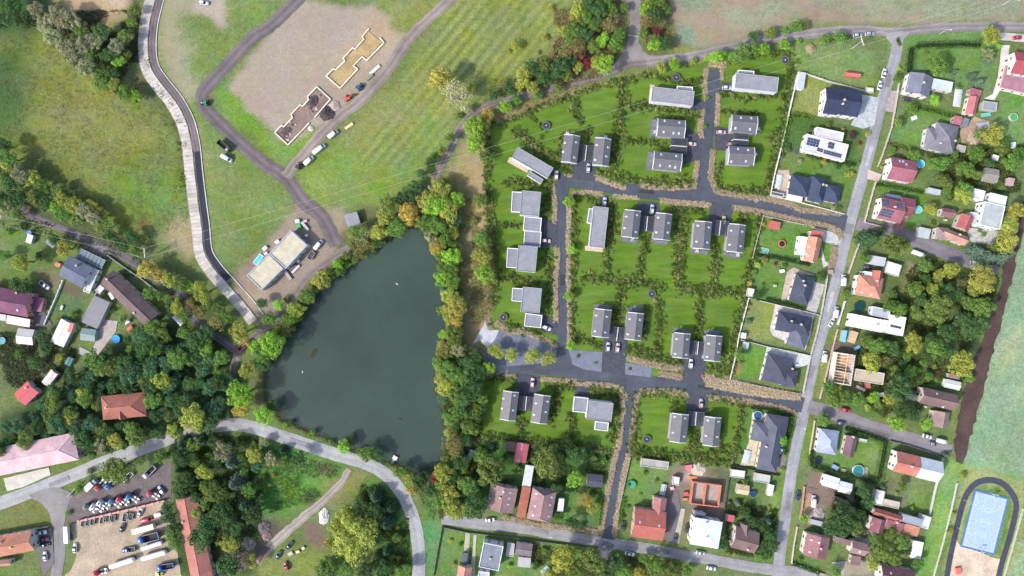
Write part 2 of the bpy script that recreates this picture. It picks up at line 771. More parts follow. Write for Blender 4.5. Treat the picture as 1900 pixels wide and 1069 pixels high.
def bare_mesh(seed):
    rng = random.Random(seed)
    mb = MB()

    def grow(p, d, L, r, lv):
        q = p + d * L
        mb.tube(p, q, r, r * .6, 5)
        if lv == 0:
            return
        for k in range(4 if lv > 1 else 5):
            nd_ = (d * .7 + Vector((rng.uniform(-1, 1), rng.uniform(-1, 1), rng.uniform(-.1, .7))).normalized() * .8).normalized()
            grow(p.lerp(q, rng.uniform(.55, 1)), nd_, L * rng.uniform(.55, .75), r * .5, lv - 1)
    grow(Vector((0, 0, -.02)), Vector((0, 0, 1)), .75, .07, 4)
    return mb.mesh('trunk')


CROWNS = {
    'round': [crown_mesh(k, 22, 165, .29, leaf=.10, spread=.74) for k in range(7)],
    'big': [crown_mesh(20 + k, 30, 210, .25, leaf=.066, spread=.78) for k in range(3)],
    'willow': [crown_mesh(30 + k, 24, 150, .24, leaf=.10, spread=.8, squash=.9) for k in range(3)],
    'thin': [crown_mesh(40 + k, 20, 60, .27, leaf=.09, spread=.8) for k in range(2)],
    'conifer': [conifer_mesh(50 + k) for k in range(3)],
    'bush': [crown_mesh(60 + k, 8, 85, .40, leaf=.17, zc=.5, squash=.7, spread=.6, low=-.3) for k in range(5)],
    'spiky': [crown_mesh(70 + k, 9, 55, .34, leaf=.17, zc=.42, squash=.7, spread=.68, low=-.2) for k in range(4)],
}
TRUNKS = [trunk_mesh(k) for k in range(3)]
SHORT = [trunk_mesh(9, .45, .07)]
BARE = [bare_mesh(5)]
KIND = {  # crown family, leaf colour, words, name
    'd': ('round', (94, 130, 74), 'dark green', 'dark_tree'), 'g': ('round', (126, 164, 78), 'mid green', 'green_tree'), 'l': ('round', (164, 212, 80), 'bright green', 'bright_green_tree'),
    'y': ('round', (188, 196, 92), 'yellow green', 'yellowing_tree'), 'a': ('round', (208, 194, 96), 'golden autumn', 'autumn_tree'), 'o': ('round', (136, 160, 80), 'olive green', 'dull_green_tree'),
    'w': ('willow', (176, 182, 136), 'pale green', 'willow_tree'), 'c': ('conifer', (122, 148, 122), 'blue grey conifer', ''), 'e': ('round', (96, 138, 94), 'blue green', 'blue_green_tree'), 'f': ('conifer', (88, 120, 80), 'dark conifer', ''),
    'b': ('thin', (164, 156, 96), 'brownish thinning', 'thinning_tree'), 'r': ('round', (160, 70, 78), 'red leaved', 'red_leaved_tree'), 'p': ('bush', (112, 80, 94), 'purple leaved', 'purple_leaved_tree'),
    'n': ('thin', (196, 190, 150), 'nearly bare grey', 'bare_tree'),
}
TREES = []      # (phrase, kind word, noun, object, x, y, group)
TN = [0]


def tree(p, r, k, phrase, group=None, fam=None):
    famk, colr, word, nm = KIND[k]
    fam = fam or famk
    small = r < 2.3 and fam not in ('conifer',)
    if small:
        fam = 'bush'
    elif r > 8 and fam == 'round':
        fam = 'big'
    zc = .5 if small else 1.4
    w = W(p, r * zc)
    TN[0] += 1
    ms = CROWNS[fam]
    noun = 'bush' if small else 'tree'
    root = bpy.data.objects.new({'bush': 'bush', 'conifer': 'conifer_tree'}.get(fam, nm), None)
    COL.objects.link(root)
    root.location = (w.x, w.y, 0)
    root.rotation_euler[2] = random.uniform(0, 6.28)
    zs = 1.0 if r < 8 else .82
    root.scale = (r * random.uniform(.9, 1.12), r * random.uniform(.8, 1.08), r * zs * random.uniform(.9, 1.1))
    j = [random.uniform(.94, 1.06) for _ in range(3)]
    c = C(*colr)
    if k == 'n':
        obj('trunk', BARE[0], 'bark', root, C(150, 140, 122), (0, 0, 0))
    else:
        obj('trunk', (SHORT[0] if small else TRUNKS[TN[0] % 3]), 'bark', root, C(95, 84, 70))
    obj('crown', ms[TN[0] % len(ms)], 'leaf', root, (c[0] * j[0], c[1] * j[1], c[2] * j[2], 1))
    TREES.append((phrase, word, noun, root, w.x, w.y, group))
    return root


def trees(data, phrase, group=None):
    t = data[0]
    for it in data[1:].split():
        x, y, r, k = it.split(',')
        tree(P(t + x + ',' + y)[0], float(r) / TILES[t][2] * S, k, phrase, group)


def wood(poly, spacing, kinds, phrase, group=None, rmin=2.6, rmax=4.6, seed=0, avoid=()):
    """dart throwing: single trees over a wood, none on top of another"""
    rg = random.Random(seed)
    pts = P(poly) if isinstance(poly, str) else poly
    xs, ys = [p[0] for p in pts], [p[1] for p in pts]
    done = [((a[0]), a[1]) for a in avoid]
    n = 0
    for _ in range(6000):
        x, y = rg.uniform(min(xs), max(xs)), rg.uniform(min(ys), max(ys))
        if not inside(pts, np.array([x]), np.array([y]))[0]:
            continue
        if any((x - a) ** 2 + (y - b_) ** 2 < spacing ** 2 for a, b_ in done):
            continue
        done.append((x, y))
        tree((x, y), rg.uniform(rmin, rmax), rg.choice(kinds), phrase, group)
        n += 1
    return n


ORD = ('first second third fourth fifth sixth seventh eighth ninth tenth eleventh twelfth thirteenth fourteenth fifteenth '
       'sixteenth seventeenth eighteenth nineteenth twentieth').split()


def label_trees():
    d = {}
    for t in TREES:
        d.setdefault((t[0], t[1], t[2]), []).append(t)
    for (ph, word, noun), ts in d.items():
        ww = word if 'conifer' in word else word + ' ' + noun
        if len(ts) == 1:
            ts[0][3]['label'] = '%s %s' % (ww, ph) if len(ww.split()) > 1 else 'single %s %s' % (ww, ph)
        else:
            xs, ys = [t[4] for t in ts], [t[5] for t in ts]
            horiz = max(xs) - min(xs) > max(ys) - min(ys)
            ts.sort(key=lambda t: t[4] if horiz else -t[5])
            for i, t in enumerate(ts):
                o_ = ORD[i] if i < 20 else '%d%s' % (i + 1, {1: 'st', 2: 'nd', 3: 'rd'}.get((i + 1) % 10, 'th'))
                t[3]['label'] = '%s %s from the %s %s' % (o_, ww, 'left' if horiz else 'top', ph)
        for t in ts:
            t[3]['category'] = t[2]
            t[3]['group'] = t[6] or ('trees ' + ph)


SHRUB_PTS = []


def shrub_line(s, width_px=16, dens=1.0, seed=None):
    pts = dense([Vector(p) for p in P(s)], 1.0, False)
    L = len(pts)
    n = int(L * width_px / 9 * dens)
    for _ in range(n):
        p = random.choice(pts)
        SHRUB_PTS.append((p.x + random.gauss(0, width_px * .36), p.y + random.gauss(0, width_px * .36)))


def hedge(s, w, h, label, col=(72, 100, 48), name='hedge', group=None):
    """clipped hedge: a dense leafy box following a line"""
    pts = dense(WP(s, h), .5, False)
    n = len(pts)
    cen, nor = [], []
    for i, p in enumerate(pts):
        d = (pts[min(i + 1, n - 1)] - pts[max(i - 1, 0)]).normalized()
        nr = Vector((-d.y, d.x))
        for _ in range(16):
            u = random.uniform(-1, 1)
            if random.random() < .6:
                cen.append((p.x + nr.x * u * w / 2 + random.uniform(-.3, .3), p.y + nr.y * u * w / 2 + random.uniform(-.3, .3), h * random.uniform(.9, 1.08)))
                nor.append((0, 0, 1))
            else:
                sg = 1 if u > 0 else -1
                cen.append((p.x + nr.x * sg * w / 2 * random.uniform(.9, 1.1), p.y + nr.y * sg * w / 2 * random.uniform(.9, 1.1), h * random.uniform(.05, 1)))
                nor.append((nr.x * sg, nr.y * sg, .3))
    me = leafcloud('foliage', np.array(cen), np.array(nor), RNG.uniform(.3, .6, len(cen)), RNG.uniform(.7, 1.25, len(cen)), .5)
    root = thing(name, label, 'hedge', group=group)
    mb = MB()
    for i in range(0, n - 1, 2):
        a, b_ = pts[i], pts[min(i + 2, n - 1)]
        mb.tube((a.x, a.y, h * .45), (b_.x, b_.y, h * .45), min(w, h) * .4, n=6)
    obj('foliage', me, 'leaf', root, C(*col))
    obj('inner_stems', mb, 'bark', root, C(40, 50, 30))
    return root


# ------------------------------------------------------------------ buildings
_mc = {}


def cached(key, fn):
    if key not in _mc:
        r = fn()
        _mc[key] = r.mesh('part') if isinstance(r, MB) else r
    return _mc[key]


def win_mesh():
    mb = MB()
    mb.box(-.62, -.03, -.7, .62, .07, .7, 0)
    mb.box(-.52, .071, -.6, -.03, .09, .6, 1)
    mb.box(.03, .071, -.6, .52, .09, .6, 1)
    return mb.mesh('window')


def door_mesh():
    mb = MB()
    mb.box(-.5, -.03, 0, .5, .08, 2.05, 0)
    mb.box(-.32, .081, 1.1, .32, .1, 1.8, 1)
    return mb.mesh('door')


def skyl_mesh():
    mb = MB()
    mb.box(-.38, -.52, -.05, .38, .52, .12, 0, (.03, .03, .03))
    mb.box(-.27, -.41, .121, .27, .41, .135, 1)
    return mb.mesh('skylight')


def panel_mesh():
    mb = MB()
    mb.box(-.5, -.5, .0, .5, .5, .06, 0)
    mb.box(-.47, -.47, .061, -.02, .47, .066, 1)
    mb.box(.02, -.47, .061, .47, .47, .066, 1)
    return mb.mesh('solar_panel')


def frame_of(s, h):
    """three corners at eaves height -> centre, length, width, rotation"""
    a, b_, c = WP(s, h)[:3]
    u = b_ - a
    L = u.length
    u = u / L
    v = Vector((-u.y, u.x))
    wv = (c - b_).dot(v)
    cen = a + u * (L / 2) + v * (wv / 2)
    ang = math.atan2(u.y, u.x)
    return cen, L, abs(wv), ang


def roof_mb(t, L, Wd, h, rise, ro=0.0, over=0.0, th=.16, hipl=None):
    mb = MB()
    x, y = L / 2 + over, Wd / 2 + over
    yr = ro * Wd
    if t == 'g':
        sec = [(-y, h - th), (yr, h + rise - th), (y, h - th), (y, h), (yr, h + rise), (-y, h)]
        n = 6
        vs = [(-x, a, b_) for a, b_ in sec] + [(x, a, b_) for a, b_ in sec]
        fs = [(0, 1, 1 + n, n), (1, 2, 2 + n, 1 + n), (2, 3, 3 + n, 2 + n), (3, 4, 4 + n, 3 + n), (4, 5, 5 + n, 4 + n), (5, 0, n, 5 + n),
              (0, 5, 4, 1), (1, 4, 3, 2), (n, n + 1, n + 4, n + 5), (n + 1, n + 2, n + 3, n + 4)]
        mb.add(vs, fs)
    elif t == 'm':
        sec = [(-y, h - th), (y, h + rise - th), (y, h + rise), (-y, h)]
        vs = [(-x, a, b_) for a, b_ in sec] + [(x, a, b_) for a, b_ in sec]
        mb.add(vs, [(0, 1, 5, 4), (1, 2, 6, 5), (2, 3, 7, 6), (3, 0, 4, 7), (3, 2, 1, 0), (4, 5, 6, 7)])
    elif t == 'h':
        k = y if hipl is None else hipl
        k = min(k, x - .05)
        vs = [(-x, -y, h - th), (x, -y, h - th), (x, y, h - th), (-x, y, h - th), (-x, -y, h), (x, -y, h), (x, y, h), (-x, y, h),
              (-x + k, yr, h + rise), (x - k, yr, h + rise)]
        mb.add(vs, [(3, 2, 1, 0), (0, 1, 5, 4), (1, 2, 6, 5), (2, 3, 7, 6), (3, 0, 4, 7), (4, 5, 9, 8), (5, 6, 9), (6, 7, 8, 9), (7, 4, 8)])
    elif t == 'f':
        mb.box(-x + .25, -y + .25, h - .35, x - .25, y - .25, h - .2)
    return mb


def slope_at(t, L, Wd, h, rise, ro, x, y, hipl=None):
    """height and pitch of the roof over a local point"""
    yr = ro * Wd
    hy = Wd / 2
    if t == 'f':
        return h - .2, 0.0, 0.0
    if t == 'm':
        return h + rise * (y + hy) / Wd, math.atan2(rise, Wd), 0.0
    if t == 'h':
        k = Wd / 2 if hipl is None else hipl
        k = min(k, L / 2 - .05)
        if abs(x) > L / 2 - k:
            ze = h + rise * (L / 2 - abs(x)) / k
        else:
            ze = 1e9
    else:
        ze = 1e9
    if y < yr:
        z, a = h + rise * (y + hy) / (yr + hy), math.atan2(rise, yr + hy)
    else:
        z, a = h + rise * (hy - y) / (hy - yr), -math.atan2(rise, hy - yr)
    if ze < z:
        k = Wd / 2 if hipl is None else hipl
        sg = 1 if x > 0 else -1
        return ze, 0.0, sg * math.atan2(rise, k)
    return z, a, 0.0


def house(label, vols, cat='house', name='house', group=None, sky='', chim='', solar=(), door=True, trim=None, skyc=(225, 230, 235), windows=True):
    """vols: tuples (type, three eaves corners, eaves height, rise, roof material, roof colour, wall colour[, options])"""
    root = None
    info = []
    for vi, v in enumerate(vols):
        t, s, h, rise, rm, rc, wc = v[:7]
        op = v[7] if len(v) > 7 else {}
        cen, L, Wd, ang = frame_of(s, h)
        if root is None:
            root = thing(name, label, cat, (cen.x, cen.y, 0), 0, group)
            rc0 = cen.copy()
        loc = (cen.x - rc0.x, cen.y - rc0.y, 0.012 * vi)
        ins = op.get('ins', .35 if t != 'f' else .0)
        x, y = L / 2 - ins, Wd / 2 - ins
        mb = MB()
        ro = op.get('ro', 0.0)
        z0 = op.get('z0', -.05)
        if t == 'g':
            yr = ro * Wd
            zr = h + rise * (1 - .0) - .17
            k = rise / (Wd / 2)
            ze = h - .17 + k * ins
            sec = [(-y, z0), (y, z0), (y, ze), (yr, zr), (-y, ze)]
            n = 5
            vs = [(-x, a, b_) for a, b_ in sec] + [(x, a, b_) for a, b_ in sec]
            mb.add(vs, [tuple(range(n)), tuple(range(2 * n - 1, n - 1, -1))] + [(i, (i + 1) % n, (i + 1) % n + n, i + n) for i in range(n)])
        elif t == 'm':
            za, zb = h - .17, h + rise - .17
            vs = [(-x, -y, z0), (x, -y, z0), (x, y, z0), (-x, y, z0), (-x, -y, za), (x, -y, za), (x, y, zb), (-x, y, zb)]
            mb.add(vs, [(3, 2, 1, 0), (4, 5, 6, 7), (0, 1, 5, 4), (1, 2, 6, 5), (2, 3, 7, 6), (3, 0, 4, 7)])
        else:
            mb.box(-x, -y, z0, x, y, h - (.16 if t == 'h' else .36))
        wall = obj('wall', mb, 'plaster', root, C(*wc), loc, ang)
        if rm == 'roof_tile':    # weathered clay, never as pure as new
            gy = sum(rc) / 3
            rc = tuple((q * .86 + gy * .14) * k_ for q, k_ in zip(rc, (.9, .9, .95)))
        roof = obj('roof', roof_mb(t, L, Wd, h, rise, ro, hipl=op.get('hip')), rm, root, C(*rc), loc, ang)
        if t == 'f':
            pm = MB()
            X, Y, w_ = L / 2 + .04, Wd / 2 + .04, op.get('pw', .32)
            for a in ((-X, -Y, X, -Y + w_), (-X, Y - w_, X, Y), (-X, -Y + w_, -X + w_, Y - w_), (X - w_, -Y + w_, X, Y - w_)):
                pm.box(a[0], a[1], h - .4, a[2], a[3], h + op.get('ph', .12))
            obj('parapet', pm, 'paint', root, C(*op.get('pc', trim or wc)), loc, ang)
        elif t in 'gh':
            rm_ = MB()
            k = 0 if t == 'g' else min((Wd / 2 if op.get('hip') is None else op['hip']), L / 2 - .05)
            xr = L / 2 - k
            yr = ro * Wd
            if xr > .3:
                rm_.tube((-xr, yr, h + rise + .02), (xr, yr, h + rise + .02), .13, n=6)
            if t == 'h':
                for sx in (-1, 1):
                    for sy in (-1, 1):
                        rm_.tube((sx * xr, yr, h + rise + .02), (sx * L / 2, sy * Wd / 2, h + .02), .12, n=6)
            if xr > .3 or t == 'h':
                rcc = op.get('rc', tuple(min(255, q * 1.12 + 8) for q in rc))
                obj('ridge_cap', rm_, 'roof_tile', roof, C(*rcc))
        if trim and t == 'g':
            for sx in (-1, 1):
                tm = MB()
                yr = ro * Wd
                xx = sx * (L / 2 + .06)
                for (ya, za), (yb, zb) in (((-Wd / 2, h), (yr, h + rise)), ((yr, h + rise), (Wd / 2, h))):
                    tm.add([(xx - .14, ya, za - .2), (xx + .14, ya, za - .2), (xx + .14, ya, za + .06), (xx - .14, ya, za + .06),
                            (xx - .14, yb, zb - .2), (xx + .14, yb, zb - .2), (xx + .14, yb, zb + .06), (xx - .14, yb, zb + .06)],
                           [(0, 1, 2, 3), (7, 6, 5, 4), (0, 4, 5, 1), (1, 5, 6, 2), (2, 6, 7, 3), (3, 7, 4, 0)])
                obj('verge_trim', tm, 'paint', roof, C(*trim))
        # openings on the walls that face the middle of the place
        if windows and h > 2.2 and op.get('win', True):
            R = Matrix.Rotation(ang, 2)
            for nx, ny, ll, oo in ((1, 0, y, x), (-1, 0, y, x), (0, 1, x, y), (0, -1, x, y)):
                nw = R @ Vector((nx, ny))
                if nw.dot(-(cen + nw * oo)) < 10:
                    continue
                cnt = max(1, int(2 * ll / 3.4))
                rr = math.atan2(ny, nx) - math.pi / 2
                for q in range(cnt):
                    tt = (q + .5) / cnt * 2 - 1
                    px_, py_ = (nx * oo, tt * ll) if nx else (tt * ll, ny * oo)
                    for zz in ([1.6] if h < 4.6 else [1.6, 4.2]):
                        if zz == 1.6 and q == cnt // 2 and door and vi == 0 and (nx or cnt > 2):
                            obj('door', cached('door', door_mesh), ['paint', 'glass'], wall, C(110, 85, 70), (px_, py_, .05), rr)
                            continue
                        obj('window', cached('window', win_mesh), ['paint', 'glass'], wall, C(225, 225, 222), (px_, py_, zz), rr)
        info.append((t, L, Wd, h, rise, ro, cen, ang, roof, op))
    # things on the roofs
    def locate(p):
        best = None
        for inf in info:
            t, L, Wd, h, rise, ro, cen, ang, roof, op = inf
            w = W(p, h + rise * .5)
            q = Matrix.Rotation(-ang, 2) @ (w - cen)
            m = max(abs(q.x) - L / 2, abs(q.y) - Wd / 2)
            if best is None or m < best[0]:
                best = (m, inf, q)
        return best[1], best[2]
    for p in P(sky) if sky else ():
        inf, q = locate(p)
        t, L, Wd, h, rise, ro, cen, ang, roof, op = inf
        z, ax, ay = slope_at(t, L, Wd, h, rise, ro, q.x, q.y, op.get('hip'))
        obj('skylight', cached('sky', skyl_mesh), ['paint', 'pale_glass'], roof, C(*skyc), (q.x, q.y, z + .02), (ax, ay, 0))
    for p in P(chim) if chim else ():
        inf, q = locate(p)
        t, L, Wd, h, rise, ro, cen, ang, roof, op = inf
        z, ax, ay = slope_at(t, L, Wd, h, rise, ro, q.x, q.y, op.get('hip'))
        zt = max(h + rise + .5 - z, .9)

        def ch():
            mb = MB()
            mb.box(-.34, -.34, -.6, .34, .34, .92, 0)
            mb.box(-.42, -.42, .92, .42, .42, 1.04, 0)
            mb.cyl(0, 0, 1.04, 1.3, .14, .12, 8, 0)
            return mb.mesh('chimney')
        obj('chimney', cached('chim', ch), 'plaster', roof, C(200, 192, 186), (q.x, q.y, z))
    for (corner, nu, nv) in solar:
        a, b_, c = P(corner)
        for iu in range(nu):
            for iv in range(nv):
                fu, fv = (iu + .5) / nu, (iv + .5) / nv
                p = (a[0] + (b_[0] - a[0]) * fu + (c[0] - b_[0]) * fv, a[1] + (b_[1] - a[1]) * fu + (c[1] - b_[1]) * fv)
                inf, q = locate(p)
                t, L, Wd, h, rise, ro, cen, ang, roof, op = inf
                z, ax, ay = slope_at(t, L, Wd, h, rise, ro, q.x, q.y, op.get('hip'))
                su = math.hypot(b_[0] - a[0], b_[1] - a[1]) * S / nu
                sv = math.hypot(c[0] - b_[0], c[1] - b_[1]) * S / nv
                o = obj('solar_panel', cached('pan', panel_mesh), ['metal', 'solar'], roof, C(170, 175, 185), (q.x, q.y, z + .1), (ax, ay, 0))
                o.scale = (su * .93, sv * .93, 1) if t != 'f' or True else (1, 1, 1)
    return root


def m_extra():
    m, nt, b = newmat('pale_glass', .12, .6)
    f = remap(nt, noise(nt, .3, 2, world_pos(nt)), .8, 1.2)
    k = nd(nt, 'ShaderNodeRGB')
    k.outputs[0].default_value = C(165, 185, 205)
    nt.links.new(scale_col(nt, k.outputs[0], f), b.inputs['Base Color'])
    m, nt, b = newmat('solar', .2, .5)
    f = remap(nt, noise(nt, .6, 2, world_pos(nt)), .8, 1.25)
    k = nd(nt, 'ShaderNodeRGB')
    k.outputs[0].default_value = C(44, 54, 86)
    nt.links.new(scale_col(nt, k.outputs[0], f), b.inputs['Base Color'])


m_extra()


def shed(label, t, s, h, rise, rm, rc, wc=(190, 185, 175), name='garden_shed', cat='shed', **kw):
    return house(label, [(t, s, h, rise, rm, rc, wc, dict(ins=.15, win=False))], cat, name, door=False, **kw)


def wall_path(name, label, s, h, th, mat, col, step=3.0, post=True, pcol=None, cat='fence', group=None):
    """fence or garden wall: posts and panels, each a part"""
    pts = WP(s, h)
    root = thing(name, label, cat, (pts[0].x, pts[0].y, 0), 0, group)
    o0 = pts[0]
    for i in range(len(pts) - 1):
        a, b_ = pts[i], pts[i + 1]
        L = (b_ - a).length
        n = max(1, round(L / step))
        ang = math.atan2((b_ - a).y, (b_ - a).x)
        seg = L / n
        for k in range(n):
            p = a.lerp(b_, (k + .5) / n) - o0
            key = ('panel', h, th, mat)

            def pm():
                mb = MB()
                mb.box(-.5, -th / 2, -.03, .5, th / 2, h)
                return mb.mesh('panel')
            pl = obj('panel', cached(key, pm), mat, root, C(*col), (p.x, p.y, 0), ang)
            pl.scale = (seg - (.26 if post else .0), 1, 1)
            if post:
                q = a.lerp(b_, k / n) - o0

                def pp():
                    mb = MB()
                    w_ = max(.12, th * .75)
                    mb.box(-w_, -w_, -.03, w_, w_, h + .12)
                    mb.box(-w_ - .04, -w_ - .04, h + .12, w_ + .04, w_ + .04, h + .2)
                    return mb.mesh('post')
                obj('post', cached(('post', h, th, mat), pp), mat, root, C(*(pcol or col)), (q.x, q.y, 0), ang)
    return root


# ------------------------------------------------------------------ vehicles
def wheel_mesh(r, w):
    mb = MB()
    n = 14
    a = [2 * math.pi * i / n for i in range(n)]
    vs = [(r * math.cos(t), -w / 2, r * math.sin(t)) for t in a] + [(r * math.cos(t), w / 2, r * math.sin(t)) for t in a]
    mb.add(vs, [tuple(range(n)), tuple(range(2 * n - 1, n - 1, -1))] + [(i, (i + 1) % n, (i + 1) % n + n, i + n) for i in range(n)])
    return mb.mesh('wheel')


def loft(st, mi=0):
    """stations (x, half width low, z low, half width top, z top) -> closed rounded hull"""
    mb = MB()
    m = 8
    vs = []
    for x, wl, zl, wt, zt in st:
        zm = zl + (zt - zl) * .55
        vs += [(x, -wl * .92, zl), (x, -wl, zl + .12), (x, -wl, zm), (x, -wt, zt), (x, wt, zt), (x, wl, zm), (x, wl, zl + .12), (x, wl * .92, zl)]
    fs = []
    for i in range(len(st) - 1):
        for k in range(m):
            a, b_ = i * m, (i + 1) * m
            fs.append((a + k, a + (k + 1) % m, b_ + (k + 1) % m, b_ + k))
    fs += [tuple(range(m)), tuple(range(len(st) * m - 1, (len(st) - 1) * m - 1, -1))]
    mb.add(vs, fs, mi)
    return mb


def quadm(name, pts, th=.02):
    p = [Vector(q) for q in pts]
    nr = (p[1] - p[0]).cross(p[2] - p[0]).normalized() * th
    mb = MB()
    mb.add(p + [q + nr for q in p], [(3, 2, 1, 0), (4, 5, 6, 7), (0, 1, 5, 4), (1, 2, 6, 5), (2, 3, 7, 6), (3, 0, 4, 7)])
    return mb.mesh(name)


def veh_parts(kind):
    """list of (part name, mesh, material, colour or None for the paint, location)"""
    out = []

    def wheels(xs, y, r=.33, w=.24):
        for x in xs:
            for sy in (-1, 1):
                out.append(('wheel', cached(('wh', r, w), lambda: wheel_mesh(r, w)), 'rubber', C(40, 40, 42), (x, sy * y, r)))
    if kind in ('car', 'estate'):
        est = kind == 'estate'
        out.append(('body', loft([(2.2, .62, .35, .5, .58), (2.1, .8, .26, .68, .72), (1.4, .9, .22, .78, .88), (.75, .91, .22, .8, .95), (-1.5, .91, .22, .8, .97),
                                  (-2.05, .84, .26, .72, .95), (-2.2, .7, .36, .6, .72)]).mesh('body', True), 'car_paint', None, (0, 0, 0)))
        xr = -1.75 if est else -1.05
        out.append(('roof_panel', loft([(.22, .60, 1.38, .5, 1.44), (-.3, .63, 1.4, .54, 1.5), (xr, .6, 1.36, .5, 1.44)]).mesh('roof_panel', True), 'car_paint', None, (0, 0, 0)))
        out.append(('windscreen', quadm('windscreen', [(.98, -.72, .93), (.98, .72, .93), (.20, .57, 1.42), (.20, -.57, 1.42)], .03), 'glass', None, (0, 0, 0)))
        xe = -2.05 if est else -1.75
        out.append(('rear_window', quadm('rear_window', [(xe, .70, .95), (xe, -.70, .95), (xr, -.56, 1.41), (xr, .56, 1.41)], .03), 'glass', None, (0, 0, 0)))
        for sy in (1, -1):
            pts = [(.98, sy * .79, .93), (.20, sy * .62, 1.40), (xr, sy * .61, 1.38), (xe, sy * .77, .95)]
            out.append(('side_window', quadm('side_window', pts if sy < 0 else pts[::-1], .03), 'glass', None, (0, 0, 0)))
            hm = MB()
            hm.box(2.0, sy * .5 - .16, .58, 2.19, sy * .5 + .16, .72)
            out.append(('headlight', hm.mesh('headlight'), 'plastic', C(215, 220, 225), (0, 0, 0)))
        wheels((1.35, -1.35), .8)
    elif kind in ('van', 'longvan'):
        L = 2.6 if kind == 'van' else 3.3
        out.append(('body', loft([(L, .75, .4, .62, .8), (L - .25, .92, .3, .78, 1.0), (L - .85, .98, .28, .84, 1.2), (L - 1.5, 1.0, .28, .82, 2.15), (L - 2.0, 1.0, .28, .82, 2.28),
                                  (-L + .2, 1.0, .28, .84, 2.25), (-L, .96, .32, .80, 2.1)]).mesh('body', True), 'car_paint', None, (0, 0, 0)))
        out.append(('windscreen', quadm('windscreen', [(L - .80, -.80, 1.26), (L - .80, .80, 1.26), (L - 1.42, .74, 2.09), (L - 1.42, -.74, 2.09)], .05), 'glass', None, (0, 0, 0)))
        for sy in (1, -1):
            hm = MB()
            hm.box(L - .3, sy * .6 - .16, .72, L - .05, sy * .6 + .16, .92)
            out.append(('headlight', hm.mesh('headlight'), 'plastic', C(215, 220, 225), (0, 0, 0)))
            out.append(('side_window', quadm('side_window', ([(L - 1.1, sy * .99, 1.25), (L - 1.55, sy * .93, 1.95), (L - 2.3, sy * .93, 1.95), (L - 2.3, sy * 1.01, 1.25)])[::-sy], .03), 'glass', None, (0, 0, 0)))
        wheels((L - 1.0, -L + 1.0), .88)
    elif kind == 'pickup':
        out.append(('body', loft([(2.7, .7, .4, .6, .7), (2.5, .88, .32, .75, .95), (1.6, .95, .3, .8, 1.05), (.4, .95, .3, .8, 1.0), (.3, .95, .3, .9, .75), (-2.6, .95, .3, .9, .75)]).mesh('body', True), 'car_paint', None, (0, 0, 0)))
        out.append(('roof_panel', loft([(1.0, .7, 1.6, .6, 1.7), (.3, .72, 1.6, .62, 1.74), (-.1, .7, 1.55, .6, 1.66)]).mesh('roof_panel', True), 'car_paint', None, (0, 0, 0)))
        out.append(('windscreen', quadm('windscreen', [(1.65, -.76, 1.06), (1.65, .76, 1.06), (1.0, .66, 1.62), (1.0, -.66, 1.62)], .03), 'glass', None, (0, 0, 0)))
        mb = MB()
        mb.box(.1, -.72, 1.0, 1.3, .72, 1.6, 0, (.2, .1, .1))
        out.append(('cab_glass', mb.mesh('cab_glass'), 'glass', None, (0, 0, 0)))
        mb = MB()
        mb.box(-2.6, -.95, .75, -.1, -.85, 1.15)
        mb.box(-2.6, .85, .75, -.1, .95, 1.15)
        mb.box(-2.6, -.85, .75, -2.5, .85, 1.15)
        mb.box(-.2, -.85, .75, -.1, .85, 1.2)
        out.append(('load_bed', mb.mesh('load_bed'), 'car_paint', None, (0, 0, 0)))
        mb = MB()
        mb.box(-2.5, -.85, .755, -.2, .85, .80)
        out.append(('bed_floor', mb.mesh('bed_floor'), 'rubber', C(70, 72, 76), (0, 0, 0)))
        wheels((1.7, -1.6), .85)
    elif kind == 'tractor_unit':
        out.append(('cab', loft([(3.0, 1.1, .6, 1.0, 2.7), (2.7, 1.2, .6, 1.1, 3.2), (1.0, 1.2, .6, 1.1, 3.3), (.9, 1.1, .7, 1.0, 3.1)]).mesh('cab', True), 'car_paint', None, (0, 0, 0)))
        out.append(('windscreen', quadm('windscreen', [(3.02, -.95, 1.7), (3.02, .95, 1.7), (2.9, .95, 2.6), (2.9, -.95, 2.6)], .03), 'glass', None, (0, 0, 0)))
        mb = MB()
        mb.box(1.5, -.5, 3.28, 2.2, .5, 3.36)
        out.append(('roof_hatch', mb.mesh('roof_hatch'), 'rubber', C(60, 64, 70), (0, 0, 0)))
        mb = MB()
        mb.box(-3.0, -.45, .7, 1.0, -.3, .95)
        mb.box(-3.0, .3, .7, 1.0, .45, .95)
        for x in (-2.8, -1.6, -.4, .4):
            mb.box(x, -.3, .72, x + .2, .3, .92)
        out.append(('chassis', mb.mesh('chassis'), 'metal', C(70, 72, 76), (0, 0, 0)))
        for sy in (1, -1):
            mb = MB()
            mb.box(-.6, sy * .8 - .35, .55, .7, sy * .8 + .35, 1.1)
            out.append(('fuel_tank', mb.mesh('fuel_tank'), 'metal', C(205, 208, 212), (0, 0, 0)))
            mb = MB()
            mb.box(-2.5, sy * .9 - .3, 1.06, -1.2, sy * .9 + .3, 1.12)
            out.append(('mudguard', mb.mesh('mudguard'), 'plastic', C(225, 226, 228), (0, 0, 0)))
        mb = MB()
        mb.cyl(-1.8, 0, .95, 1.1, .5, .45, 12)
        out.append(('coupling_plate', mb.mesh('coupling_plate'), 'metal', C(50, 52, 55), (0, 0, 0)))
        wheels((2.2, -1.85), .98, .5, .34)
    elif kind in ('tanker', 'box_trailer', 'tipper', 'box_truck'):
        L = {'tanker': 6.0, 'box_trailer': 5.3, 'tipper': 3.4, 'box_truck': 3.0}[kind]
        mb = MB()
        mb.box(-L, -.5, .75, L, -.3, 1.05)
        mb.box(-L, .3, .75, L, .5, 1.05)
